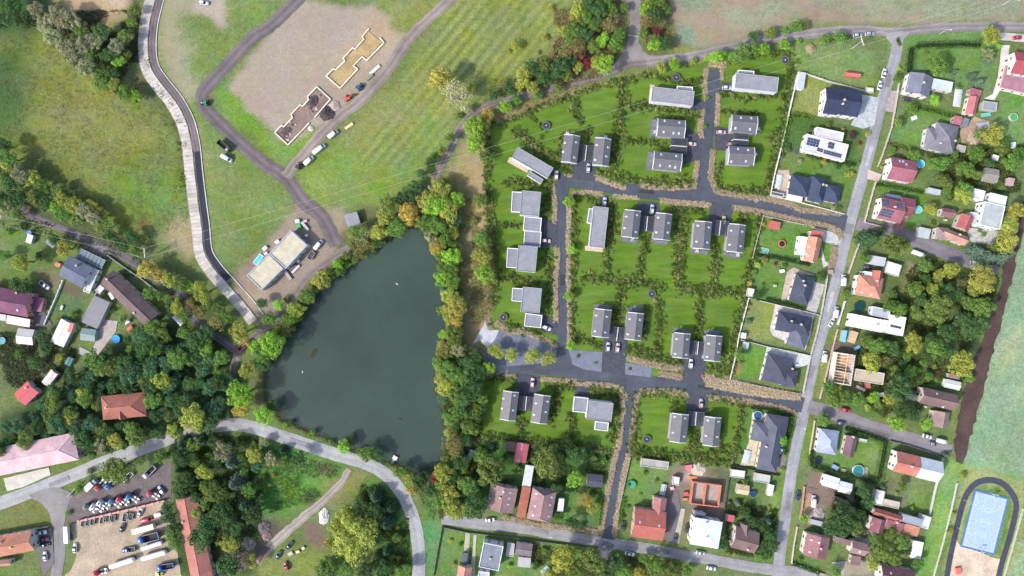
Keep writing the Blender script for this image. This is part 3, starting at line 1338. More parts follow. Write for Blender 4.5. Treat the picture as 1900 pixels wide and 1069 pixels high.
        for q in range(6):
            x = -L + 2 * L * q / 5.01
            mb.box(x, -.3, .78, x + .15, .3, 1.02)
        out.append(('chassis', mb.mesh('chassis'), 'metal', C(70, 72, 76), (0, 0, 0)))
        if kind == 'tanker':
            st = []
            for x, k in ((L, .5), (L - .15, .82), (L - .6, .98), (L - 1.2, 1.0), (-L + 1.2, 1.0), (-L + .6, .98), (-L + .15, .82), (-L, .5)):
                st.append((x, k))
            n = 14
            vs = []
            for x, k in st:
                for i in range(n):
                    t = 2 * math.pi * i / n
                    vs.append((x, 1.25 * k * math.cos(t), 2.2 + 1.1 * k * math.sin(t)))
            fs = [(a * n + i, a * n + (i + 1) % n, (a + 1) * n + (i + 1) % n, (a + 1) * n + i) for a in range(len(st) - 1) for i in range(n)]
            fs += [tuple(range(n)), tuple(range(len(vs) - 1, len(vs) - 1 - n, -1))]
            tm = MB()
            tm.add(vs, fs)
            out.append(('tank', tm.mesh('tank', True), 'car_paint', None, (0, 0, 0)))
            mb = MB()
            mb.box(-L + 1, -.22, 3.28, L - 1, .22, 3.36)
            out.append(('catwalk', mb.mesh('catwalk'), 'metal', C(200, 202, 205), (0, 0, 0)))
            for x in (-3, 0, 3):
                mb = MB()
                mb.cyl(x, 0, 3.36, 3.5, .26, .24, 10)
                out.append(('manhole_lid', mb.mesh('manhole_lid'), 'metal', C(150, 152, 155), (0, 0, 0)))
        elif kind == 'box_trailer':
            mb = MB()
            mb.box(-L, -1.25, 1.06, L, 1.25, 3.6, 0, (.03, .03, .03))
            out.append(('cargo_box', mb.mesh('cargo_box'), 'car_paint', None, (0, 0, 0)))
        elif kind == 'box_truck':
            mb = MB()
            mb.box(-L, -1.2, 1.06, L - 1.8, 1.2, 3.3, 0, (.03, .03, .03))
            out.append(('cargo_box', mb.mesh('cargo_box'), 'car_paint', None, (0, 0, 0)))
            out.append(('cab', loft([(L, 1.0, .5, .9, 1.5), (L - .3, 1.1, .5, .95, 2.3), (L - 1.7, 1.1, .5, 1.0, 2.5)]).mesh('cab', True), 'car_paint', None, (0, 0, 0)))
            out.append(('windscreen', quadm('windscreen', [(L + .02, -.85, 1.5), (L + .02, .85, 1.5), (L - .28, .8, 2.25), (L - .28, -.8, 2.25)], .03), 'glass', None, (0, 0, 0)))
        else:
            mb = MB()
            for a in ((-L, -1.2, L - 1.8, -1.1), (-L, 1.1, L - 1.8, 1.2), (-L, -1.1, -L + .1, 1.1), (L - 1.9, -1.1, L - 1.8, 1.1)):
                mb.box(a[0], a[1], 1.06, a[2], a[3], 2.3)
            out.append(('load_bed', mb.mesh('load_bed'), 'car_paint', None, (0, 0, 0)))
            mb = MB()
            mb.box(-L + .1, -1.1, 1.06, L - 1.9, 1.1, 1.16)
            out.append(('bed_floor', mb.mesh('bed_floor'), 'rubber', C(62, 60, 60), (0, 0, 0)))
            out.append(('cab', loft([(L, 1.1, .5, 1.0, 1.6), (L - .2, 1.15, .5, 1.05, 2.6), (L - 1.7, 1.15, .5, 1.05, 2.75)]).mesh('cab', True), 'car_paint', None, (0, 0, 0)))
            out.append(('windscreen', quadm('windscreen', [(L + .02, -.95, 1.6), (L + .02, .95, 1.6), (L - .18, .95, 2.5), (L - .18, -.95, 2.5)], .03), 'glass', None, (0, 0, 0)))
        wheels((-L + 1.2, -L + 2.4) + ((L - 1.0,) if kind in ('tipper', 'box_truck') else ()), .98, .5, .34)
        if kind in ('tanker', 'box_trailer'):
            mb = MB()
            for sy in (-1, 1):
                mb.box(L - 2.4, sy * .7 - .08, 0, L - 2.2, sy * .7 + .08, .8)
            out.append(('landing_leg', mb.mesh('landing_leg'), 'metal', C(80, 82, 86), (0, 0, 0)))
    elif kind == 'trailer':
        mb = MB()
        mb.box(-1.3, -.75, .45, 1.3, .75, .55)
        for a in ((-1.3, -.75, 1.3, -.68), (-1.3, .68, 1.3, .75), (-1.3, -.68, -1.23, .68), (1.23, -.68, 1.3, .68)):
            mb.box(a[0], a[1], .55, a[2], a[3], .95)
        out.append(('load_bed', mb.mesh('load_bed'), 'car_paint', None, (0, 0, 0)))
        mb = MB()
        mb.box(-1.23, -.68, .551, 1.23, .68, .58)
        out.append(('bed_floor', mb.mesh('bed_floor'), 'rubber', C(84, 84, 84), (0, 0, 0)))
        mb = MB()
        mb.tube((1.3, -.4, .5), (2.3, 0, .45), .05)
        mb.tube((1.3, .4, .5), (2.3, 0, .45), .05)
        mb.tube((2.2, 0, .45), (2.2, 0, 0), .04)
        out.append(('drawbar', mb.mesh('drawbar'), 'metal', C(90, 90, 92), (0, 0, 0)))
        wheels((0,), .82, .3, .2)
    elif kind == 'farm_tractor':
        out.append(('bonnet', loft([(1.9, .4, .8, .3, 1.3), (1.7, .45, .7, .38, 1.5), (.3, .5, .7, .42, 1.6)]).mesh('bonnet', True), 'car_paint', None, (0, 0, 0)))
        mb = MB()
        mb.box(-1.2, -.75, 1.2, .3, .75, 2.3, 0, (.1, .1, .1))
        out.append(('cab_glass', mb.mesh('cab_glass'), 'glass', None, (0, 0, 0)))
        mb = MB()
        mb.box(-1.2, -.75, 2.3, .3, .75, 2.45, 0, (.08, .08, .08))
        out.append(('cab_roof', mb.mesh('cab_roof'), 'car_paint', None, (0, 0, 0)))
        for sy in (1, -1):
            mb = MB()
            mb.box(-1.4, sy * .98 - .25, 1.5, .1, sy * .98 + .25, 1.62)
            out.append(('mudguard', mb.mesh('mudguard'), 'car_paint', None, (0, 0, 0)))
        mb = MB()
        mb.tube((-1.5, 0, .8), (1.8, 0, .75), .3, n=8)
        out.append(('axle_frame', mb.mesh('axle_frame'), 'metal', C(60, 60, 60), (0, 0, 0)))
        wheels((-.7,), .98, .8, .45)
        wheels((1.4,), .85, .5, .32)
    elif kind == 'excavator':
        for sy in (1, -1):
            mb = MB()
            mb.box(-1.4, sy * .85 - .25, 0, 1.4, sy * .85 + .25, .7, 0, (.25, .25, .02))
            out.append(('track', mb.mesh('track'), 'rubber', C(52, 52, 52), (0, 0, 0)))
        mb = MB()
        mb.box(-1.5, -1.0, .8, 1.0, 1.0, 1.6, 0, (.1, .1, .05))
        mb.cyl(0, 0, .4, .8, .6)
        out.append(('body', mb.mesh('body'), 'car_paint', None, (0, 0, 0)))
        mb = MB()
        mb.box(-.2, .1, 1.6, 1.0, .95, 2.6, 0, (.1, .2, .1))
        out.append(('cab_glass', mb.mesh('cab_glass'), 'glass', None, (0, 0, 0)))
        mb = MB()
        mb.tube((.9, -.3, 1.4), (2.3, -.3, 2.6), .18)
        mb.tube((2.3, -.3, 2.6), (3.6, -.3, 1.2), .15)
        out.append(('boom', mb.mesh('boom'), 'car_paint', None, (0, 0, 0)))
        mb = MB()
        mb.box(3.3, -.7, .1, 3.9, .1, 1.1, 0, (.1, .2, 0))
        out.append(('bucket', mb.mesh('bucket'), 'metal', C(70, 68, 66), (0, 0, 0)))
    return out


VN = {'car': ('parked_car', 'car'), 'estate': ('parked_car', 'car'), 'van': ('parked_van', 'van'), 'longvan': ('parked_van', 'van'), 'pickup': ('pickup_truck', 'pickup'),
      'tractor_unit': ('lorry_tractor', 'truck'), 'tanker': ('tanker_trailer', 'trailer'), 'box_trailer': ('box_trailer', 'trailer'), 'tipper': ('tipper_truck', 'truck'),
      'box_truck': ('box_truck', 'truck'), 'trailer': ('car_trailer', 'trailer'), 'farm_tractor': ('farm_tractor', 'tractor'), 'excavator': ('excavator', 'excavator')}


def vehicle(kind, p, ang, col, label, group=None, sc=1.0):
    w = WP(p, 1.0)[0]
    nm, cat = VN[kind]
    root = thing(nm, label, cat, (w.x, w.y, ZS[0] + .004), math.radians(ang), group)
    root.scale = (sc, sc, sc)
    c = C(*col)
    for pn, me, mt, cc, loc in cached(('veh', kind), lambda: veh_parts(kind)):
        obj(pn, me, mt, root, cc or c, loc)
    return root


# ------------------------------------------------------------------ garden things
def trampoline(p, label, r=1.9, col=(60, 62, 70), rim=(96, 98, 108), group=None, mark=True):
    w = WP(p, .8)[0]
    root = thing('trampoline', label, 'trampoline', (w.x, w.y, ZS[0]), 0, group)
    k = r / 1.9
    obj('jumping_mat', cached(('tm', r), lambda: MB().cyl(0, 0, .78, .80, 1.45 * k, n=28)), 'rubber', root, C(*col))
    obj('rim_pad', cached(('tr', r), lambda: MB().ring(1.44 * k, 1.9 * k, .76, .88, 28)), 'plastic', root, C(*rim))
    for q in range(4):
        a = q * math.pi / 2 + .4
        obj('leg', cached(('tl', r), lambda: MB().tube((0, 0, 0), (0, 0, .78), .05)), 'metal', root, C(150, 150, 155), (1.7 * k * math.cos(a), 1.7 * k * math.sin(a), 0))
    if mark:
        mb = MB()
        mb.cyl(0, .0, .803, .81, .22, n=10)
        mb.prism([(-.05, .1), (.07, .1), (.03, .55), (-.02, .55)], .803, .812)
        obj('printed_mark', cached('tmk', lambda: mb), 'plastic', root, C(235, 235, 235))
    return root


def round_pool(p, r, label, water=(70, 190, 225), rim=(225, 228, 230), h=.9):
    w = WP(p, h)[0]
    root = thing('round_pool', label, 'pool', (w.x, w.y, ZS[0]))
    obj('pool_wall', MB().ring(r - .14, r, -.02, h, 28), 'plastic', root, C(*rim))
    obj('water', MB().cyl(0, 0, 0, h - .12, r - .145, n=28), 'tinted_water', root, C(*water))
    return root


def box_pool(s, label, water=(75, 195, 215), rim=(215, 215, 212), h=.25, cover=False):
    cen, L, Wd, ang = frame_of(s, h)
    root = thing('garden_pool', label, 'pool', (cen.x, cen.y, ZS[0]), ang)
    X, Y, w_ = L / 2, Wd / 2, .3
    mb = MB()
    for a in ((-X, -Y, X, -Y + w_), (-X, Y - w_, X, Y), (-X, -Y + w_, -X + w_, Y - w_), (X - w_, -Y + w_, X, Y - w_)):
        mb.box(a[0], a[1], -.02, a[2], a[3], h)
    obj('pool_rim', mb, 'concrete', root, C(*rim))
    obj('water', MB().box(-X + w_ + .004, -Y + w_ + .004, -.02, X - w_ - .004, Y - w_ - .004, h - .08), 'tinted_water', root, C(*water))
    if cover:
        n = 4
        for k in range(n):
            x0 = -X + .1 + (2 * X - .2) * k / n
            cm = MB()
            wd = (2 * X - .2) / n - .06
            for q in range(7):
                t0, t1 = math.pi * q / 7, math.pi * (q + 1) / 7
                yy = Y - .12
                cm.add([(0, -yy * math.cos(t0), h + .5 * math.sin(t0)), (wd, -yy * math.cos(t0), h + .5 * math.sin(t0)), (wd, -yy * math.cos(t1), h + .5 * math.sin(t1)), (0, -yy * math.cos(t1), h + .5 * math.sin(t1))], [(0, 1, 2, 3)])
            obj('cover_segment', cm, 'clear_cover', root, C(225, 235, 238), (x0, 0, 0))
    return root


def m_extra2():
    m, nt, b = newmat('tinted_water', .1, .5)
    c, r = objcol(nt)
    b.inputs['IOR'].default_value = 1.33
    pos = world_pos(nt)
    nt.links.new(scale_col(nt, c, remap(nt, noise(nt, 1.3, 2, pos), .88, 1.12)), b.inputs['Base Color'])
    bump(nt, b, noise(nt, 2.5, 2, pos), .2, .04)
    m, nt, b = newmat('clear_cover', .2, .5)
    c, r = objcol(nt)
    nt.links.new(scale_col(nt, c, remap(nt, noise(nt, .8, 2, world_pos(nt)), .9, 1.08)), b.inputs['Base Color'])
    b.inputs['Transmission Weight'].default_value = .35
    b.inputs['IOR'].default_value = 1.1


m_extra2()


def pile(p, r, h, mat, col, label, name, cat, seed=1, n=26, sq=1.0, ang=0):
    """heap of earth or rubble: one lumpy mound mesh"""
    w = WP(p)[0]
    rg = random.Random(seed)
    vs = [(0, 0, h)]
    rings = 5
    for k in range(1, rings + 1):
        for i in range(n):
            t = 2 * math.pi * i / n
            rr = r * k / rings * (1 + rg.uniform(-.14, .14))
            z = h * (1 - (k / rings) ** 1.5) * (1 + rg.uniform(-.25, .25)) if k < rings else -.02
            vs.append((rr * math.cos(t), rr * math.sin(t) * sq, z))
    fs = [(0, 1 + i, 1 + (i + 1) % n) for i in range(n)]
    for k in range(rings - 1):
        a, b_ = 1 + k * n, 1 + (k + 1) * n
        fs += [(a + i, b_ + i, b_ + (i + 1) % n, a + (i + 1) % n) for i in range(n)]
    o = obj(name, MB().add(vs, fs), mat, None, C(*col), (w.x, w.y, ZS[0] - .01), math.radians(ang))
    return tag(o, label, cat)


def crate(p, l, w_, h, ang, mat, col, label, name='stacked_pallet', cat='pallet'):
    """pallet load: base boards and stacked goods"""
    w = WP(p, h)[0]
    root = thing(name, label, cat, (w.x, w.y, ZS[0]), math.radians(ang))
    mb = MB()
    for k in (-1, 0, 1):
        mb.box(-l / 2, k * w_ * .42 - .06, 0, l / 2, k * w_ * .42 + .06, .1)
    for k in range(5):
        x = -l / 2 + l * k / 5
        mb.box(x, -w_ / 2, .1, x + l / 5 * .75, w_ / 2, .14)
    obj('pallet_base', mb, 'wood', root, C(170, 145, 110))
    mb = MB()
    mb.box(-l / 2 + .03, -w_ / 2 + .03, .142, l / 2 - .03, w_ / 2 - .03, h, 0, (.04, .04, .04))
    obj('load', mb, mat, root, C(*col))
    return root


# ------------------------------------------------------------------ the land
POND = spline(WP('d855,180 895,195 920,245 950,290 985,345 990,400 995,450 1005,520 1025,575 1020,650 1030,740 1000,800 975,850 965,960 975,1060 f980,60 1000,130 1010,190 1025,250 1030,320 1010,400 1000,440 960,480 935,530 900,520 850,500 800,470 750,440 690,440 620,420 560,385 500,370 440,340 360,300 270,270 200,235 130,205 80,150 40,80 30,20 d35,1030 60,940 100,880 140,810 190,740 240,660 290,590 330,540 380,500 430,440 500,390 570,350 640,300 700,260 780,220'), 2.0, True)
PONDT = [(p.x, p.y) for p in POND]

PATCH = [  # outline on the survey, colour, feather in metres, opacity
    # meadow in the north-west
    ('t-60,40 60,40 130,90 200,150 280,190 330,240 345,330 350,440 260,450 200,400 120,350 60,310 -60,260', (116, 124, 66), 5, 1),
    ('t110,110 200,170 260,230 240,260 160,200 90,140', (128, 130, 72), 9, .6),
    ('t70,170 190,200 250,260 200,300 120,260', (134, 132, 78), 12, .5),
    ('t200,330 290,300 340,330 345,420 260,420', (108, 138, 62), 9, .8),
    ('t-60,100 40,80 55,200 20,260 -60,300', (70, 98, 54), 10, .9),
    ('t60,300 110,300 200,380 160,390', (88, 100, 56), 8, .7),
    ('t-60,-60 90,-60 110,40 60,70 -60,60', (62, 92, 52), 6, .9),
    ('c790,120 810,160 800,190 770,170', (120, 66, 56), 2, .8),
    ('t100,-60 245,-60 240,20 200,45 150,35 110,0', (178, 152, 120), 5, 1),
    ('t240,-40 262,-40 255,60 262,120 300,180 340,240 350,330 342,330 330,250 280,190 240,150', (92, 100, 62), 3, .9),
    # grass and bare ground between the slab road and the dark road
    ('t300,-40 560,-40 480,60 400,130 372,190 400,230 480,300 540,340 560,400 480,430 440,470 400,480 375,420 365,330 345,230 300,160 280,100', (124, 138, 74), 4, 1),
    ('t300,-20 420,-20 418,45 370,20 340,30 330,70 355,90 340,140 370,180 340,180 310,140 292,90', (160, 150, 126), 5, .75),
    ('a1090,-40 1240,-40 1240,140 1200,130 1150,90 1060,60', (170, 158, 146), 2, .9),
    ('a1000,380 1080,440 1050,520 980,470', (158, 146, 124), 4, .6),
    ('t330,400 365,405 372,470 345,480 300,440', (160, 142, 116), 4, .85),
    ('a1100,700 1170,900 1180,1050 1110,1050', (140, 140, 92), 4, .6),
    # bare building plot
    ('b190,-30 330,10 480,30 640,40 720,80 745,140 820,190 780,260 700,380 600,480 470,600 330,700 230,770 160,800 80,740 -50,620 -140,520 -170,470 -60,330 60,190', (158, 145, 130), 2.5, 1),
    ('b600,60 740,130 800,200 700,330 640,330 560,420 420,420 400,330 560,160', (172, 152, 122), 4, .55),
    ('b0,680 80,730 140,790 230,760 330,720 300,790 180,920 60,860 -60,700', (122, 152, 60), 3, .9),
    ('a1220,480 1290,520 1400,640 1425,700 1400,740 1300,700 1200,600', (118, 152, 58), 3, .9),
    # mown field
    ('t850,-40 1075,-40 1050,60 1000,130 930,170 880,195 850,225 825,280 790,340 740,370 640,390 590,385 560,335 600,290 740,160', (122, 132, 72), 4, 1),
    ('t660,340 760,290 800,230 830,250 790,330 730,360 640,385', (118, 146, 66), 10, .8),
    ('t560,320 640,270 690,300 640,350 590,380', (130, 154, 66), 8, .8),
    ('t700,150 760,200 700,260 640,250', (136, 138, 84), 12, .6),
    ('t690,0 840,-10 770,60 735,60 720,30', (124, 132, 70), 4, 1),
    # hedgerow strip
    ('t1070,-40 1160,-40 1165,80 1130,125 1040,160 960,175 900,190 960,150 1030,110 1060,40', (108, 104, 72), 4, .9),
    ('t1195,-40 1240,-40 1245,60 1290,95 1200,105 1190,60', (104, 104, 66), 3, .9),
    # crop field, north-east
    ('t1240,-60 1960,-60 1960,38 1800,40 1700,44 1560,44 1480,52 1380,76 1300,92 1260,80 1245,40', (148, 132, 112), 2.5, 1),
    ('q860,-20 1000,-20 1080,0 1060,40 920,60', (126, 152, 120), 4, .75),
    ('q880,140 960,160 970,260 920,250 890,210', (118, 154, 124), 3, .75),
    ('q1140,60 1425,40 1425,110 1160,120', (138, 148, 118), 4, .6),
    ('m0,-20 150,-20 100,60 0,90', (132, 150, 120), 4, .55),
    ('m260,0 420,-10 430,40 280,40', (132, 150, 120), 4, .55),
    ('m540,-20 740,-20 740,100 600,110 500,60', (136, 148, 118), 4, .5),
    ('m850,-20 1425,-20 1425,110 1250,100 1100,120 900,110', (136, 150, 120), 5, .55),
    ('m740,-20 830,-20 830,110 760,110', (156, 134, 118), 2, .7),
    ('t1250,85 1300,95 1380,80 1480,56 1560,48 1660,50 1800,42 1900,42 1900,46 1660,54 1480,62 1370,86 1250,104', (126, 134, 72), 1.5, .9),
    # verge round the new development
    ('t800,380 845,290 880,225 930,205 1000,185 1100,160 1200,135 1310,112 1310,118 1200,145 1060,190 930,235 905,300 905,640 850,650 842,560 830,480', (150, 136, 96), 3, 1),
    ('t845,330 870,330 872,640 850,640 845,540 848,430', (128, 122, 84), 3, .8),
    ('t880,310 900,340 900,420 880,420', (176, 152, 114), 4, .7),
    ('t885,520 900,560 895,600 870,600', (164, 128, 96), 4, .7),
    # pond surround
    ('t640,400 700,385 790,345 840,330 850,480 845,640 860,720 830,860 800,890 720,850 620,810 540,780 480,760 470,700 480,640 530,570 600,500', (98, 100, 64), 4, .9),
    # yard by the flat white building
    ('t560,375 590,400 600,440 625,460 600,490 540,560 490,610 470,580 430,550 440,520 470,480 520,420', (148, 134, 120), 2, 1),
    ('t540,380 575,395 590,430 560,420', (130, 112, 102), 4, .6),
    ('t450,495 470,520 500,545 480,570 450,550', (168, 150, 120), 3, .8),
    ('d360,80 470,70 480,200 430,230 390,150', (160, 140, 122), 3, .8),
    ('c1270,440 1425,350 1425,560 1300,520', (130, 110, 104), 3, .5),
    # wood floor in the west
    ('c520,860 800,720 1000,700 1250,780 1330,980 1290,1069 e1290,220 900,330 500,400 0,420 0,200 300,0 c400,1000', (72, 86, 54), 4, 1),
    ('t-60,320 60,360 140,400 230,440 330,500 420,570 440,620 380,610 300,540 200,480 100,430 -60,380', (84, 92, 60), 4, .9),
    # western gardens
    ('c0,200 300,150 360,300 330,400 200,480 0,480', (112, 132, 68), 4, .8),
    ('c200,420 330,440 340,500 260,560 200,540', (126, 112, 94), 3, .8),
    ('c340,480 450,480 500,560 440,690 320,680 300,600', (98, 120, 70), 2, .9),
    ('c350,480 440,500 440,560 360,550', (112, 86, 78), 2, .8),
    ('c0,690 260,720 420,760 430,900 300,1060 0,1069', (96, 104, 74), 4, .8),
    ('c40,820 90,900 60,960 0,900', (150, 138, 112), 3, .6),
    # south-west, truck yard and woods
    ('e0,660 200,600 300,640 280,780 0,860', (112, 116, 64), 3, .9),
    ('e960,300 1425,300 1425,1069 960,1069', (78, 92, 54), 4, 1),
    ('f0,300 300,330 460,450 440,530 330,650 100,740 0,730', (98, 140, 60), 4, .9),
    ('f330,440 420,450 410,510 350,520', (120, 102, 88), 2, .8),
    ('f100,560 320,480 330,560 200,700 100,700', (112, 148, 64), 4, .7),
    ('f20,560 100,540 110,700 20,700', (78, 140, 60), 3, .8),
    ('f250,620 330,620 320,670 250,670', (78, 66, 58), 1.5, .9),
    ('f0,730 100,760 130,820 60,880 0,880', (92, 78, 74), 3, .9),
    ('f240,760 350,780 390,930 300,930 250,850', (122, 98, 92), 3, .9),
    ('f0,930 300,900 380,960 300,1069 0,1069', (124, 134, 74), 4, .9),
    ('f480,500 600,500 700,590 760,680 820,800 840,1069 640,1069 640,700 520,560', (92, 128, 58), 4, .9),
    ('f360,560 560,490 600,520 480,600 400,680 360,660', (140, 130, 90), 4, .8),
    ('f900,780 960,740 1010,790 970,1069 920,1069', (98, 150, 82), 2, 1),
    ('f880,560 960,560 1000,740 930,740', (92, 136, 74), 3, .8),
    # south gardens
    ('k200,320 480,330 980,380 940,800 640,780 300,690 160,560', (82, 112, 54), 3, .9),
    ('k700,600 900,600 900,780 700,770', (106, 138, 66), 4, .8),
    ('k820,620 890,620 880,690 820,680', (170, 128, 70), 4, .6),
    ('k60,810 420,850 560,890 950,910 950,1069 20,1069', (112, 140, 70), 3, .9),
    ('k1080,420 1320,450 1250,640 1110,700 1040,820 1020,820', (112, 142, 66), 2.5, .9),
    ('l300,450 400,440 640,480 610,780 440,730 380,660 300,880 270,860 290,600', (132, 116, 104), 2.5, .9),
    ('l430,460 500,460 500,540 380,540', (190, 165, 148), 3, .8),
    ('l520,470 630,480 620,560 560,540', (96, 112, 66), 3, .8),
    ('l640,480 940,520 900,830 880,1000 600,930', (98, 124, 66), 3, .8),
    ('l830,640 920,560 910,740 830,720', (130, 142, 74), 3, .7),
    ('l380,700 430,710 410,880 360,890', (130, 122, 80), 2, .9),
    # eastern gardens
    ('h980,0 1425,40 1425,270 1180,210 1000,140', (128, 146, 84), 3, 1),
    ('h1055,170 1200,215 1110,400 975,390', (134, 140, 78), 1.5, 1),
    ('h960,400 1130,410 1360,480 1340,660 1050,600 930,570', (84, 110, 56), 2, .9),
    ('h940,630 1350,660 1290,840 1240,780 960,700', (100, 132, 60), 2, .9),
    ('j820,60 1270,110 1230,330 1150,340 760,290', (108, 138, 66), 2, .9),
    ('j770,290 1180,370 1120,600 740,510', (104, 134, 66), 2, .9),
    ('j740,520 890,550 870,740 700,740', (128, 138, 74), 1, 1),
    ('j650,740 840,780 810,950 640,960', (112, 146, 66), 1.5, 1),
    ('j645,850 710,880 690,940 640,940', (150, 112, 84), 2, .7),
    ('l700,130 990,190 940,480 650,460', (96, 130, 58), 2, .9),
    ('m760,160 1300,170 1290,260 1250,520 1180,490 1040,470 840,400 780,420', (112, 140, 74), 2, 1),
    ('m720,580 1040,640 1000,700 850,800 690,770', (108, 138, 68), 2, 1),
    ('m1280,500 1440,520 1440,900 1240,760', (118, 148, 78), 2, 1),
    ('n620,240 880,290 900,420 760,520 740,480 800,430 830,320 600,260', (100, 140, 60), 2, 1),
    ('n880,60 1400,80 1380,280 1120,330 900,330', (104, 122, 68), 4, .8),
    ('n640,640 960,640 1180,780 1300,800 1200,1069 700,1069 660,800', (92, 110, 58), 4, .9),
    ('n790,670 860,690 840,760 770,740', (150, 130, 108), 1.5, .8),
    ('n780,760 880,800 850,880 740,850', (136, 134, 84), 4, .6),
    ('o520,360 860,360 1150,480 1080,640 840,650 640,800 560,760 480,640', (92, 108, 58), 3, .9),
    ('o860,500 980,480 960,630 860,610', (112, 142, 66), 3, .8),
    ('o300,640 660,700 660,820 470,790 280,720', (98, 118, 62), 2, .9),
    ('o380,410 520,400 540,450 500,480 400,450', (110, 92, 84), 2, .9),
    ('o460,610 600,640 560,690 480,660', (150, 120, 104), 2, .7),
    ('p440,250 680,330 640,560 260,470 250,380 300,380', (108, 138, 66), 2, 1),
    ('p520,330 630,360 600,540 470,480', (128, 150, 72), 3, .6),
    ('p240,480 300,500 480,640 560,640 500,760 330,680 230,700 210,600', (132, 112, 100), 2, .9),
    ('p250,600 280,600 240,720 210,720', (206, 160, 116), 1.5, .7),
    ('p220,700 330,680 320,790 240,780', (160, 140, 124), 2, .8),
    ('p360,690 600,640 590,860 380,870', (82, 98, 54), 3, .9),
    ('p150,830 220,830 200,960 380,1000 160,1010', (96, 126, 60), 2, .9),
    ('p640,830 850,860 800,970 620,980', (112, 124, 74), 3, .9),
    ('p780,560 900,590 870,700 770,690', (116, 146, 68), 3, .8),
    ('p560,900 640,1000 560,1069 380,1069 440,990', (162, 148, 130), 2, .8),
    ('p690,520 780,530 770,700 680,640', (120, 118, 92), 3, .7),
    # street verges
    ('m640,200 760,240 730,470 690,470 680,380', (118, 140, 70), 1.5, .8),
    ('m650,620 700,640 620,920 580,950', (118, 132, 72), 1, .8),
    ('n550,260 600,230 560,450 510,440', (118, 138, 68), 1, .8),
    ('n460,560 520,540 470,700 440,680', (130, 138, 76), 1, .8),
    ('o290,520 380,340 320,720 270,710', (126, 134, 74), 1, .8),
    ('p200,240 260,200 230,460 180,500', (120, 142, 68), 1, .8),
    ('p110,700 190,620 170,800 130,980 100,960', (128, 142, 76), 1, .8),
    # fields and green in the east
    ('n1425,420 o1350,50 1255,430 1170,760 1085,1069 p1085,460 1300,500 1425,540 t2000,900 2000,380', (146, 164, 124), 1.5, 1),
    ('n1425,520 o1380,60 1310,300 1330,400 1425,200', (134, 162, 128), 5, .5),
    ('o1200,760 1330,640 1300,900 1150,1050 1120,1000', (134, 162, 126), 6, .5),
    ('o1290,420 1400,330 1400,480 1300,560', (156, 162, 122), 5, .7),
    ('p1100,430 1240,440 1425,520 1425,560 1240,490 1090,470', (138, 168, 112), 2, .7),
    ('p985,420 1080,440 1100,520 1040,640 1010,800 960,1000 930,1069 830,1069 880,900 940,640', (134, 166, 84), 2, 1),
    ('p850,940 920,860 900,1069 810,1069', (104, 148, 74), 3, .8),
    ('p1090,460 1200,480 1430,540 1430,1069 980,1069 1060,640', (142, 152, 96), 2, 1),
    ('p1425,860 1360,1069 1500,1069 1500,860', (150, 172, 130), 3, .9),
    ('p1130,640 1180,570 1300,570 1360,640 1360,740 1300,960 1270,960 1350,630 1150,590 1090,880 1080,860', (108, 138, 70), 1, 1),
]


def vnoise(x, y, s, seed):
    r = np.random.default_rng(seed)
    out = np.zeros(x.shape)
    for k in range(6):
        a = r.uniform(0, 6.28)
        f = s * (1.0 + .55 * k)
        out += np.sin((x * math.cos(a) + y * math.sin(a)) * f + r.uniform(0, 6.28)) / (1 + .4 * k)
    return out / 3


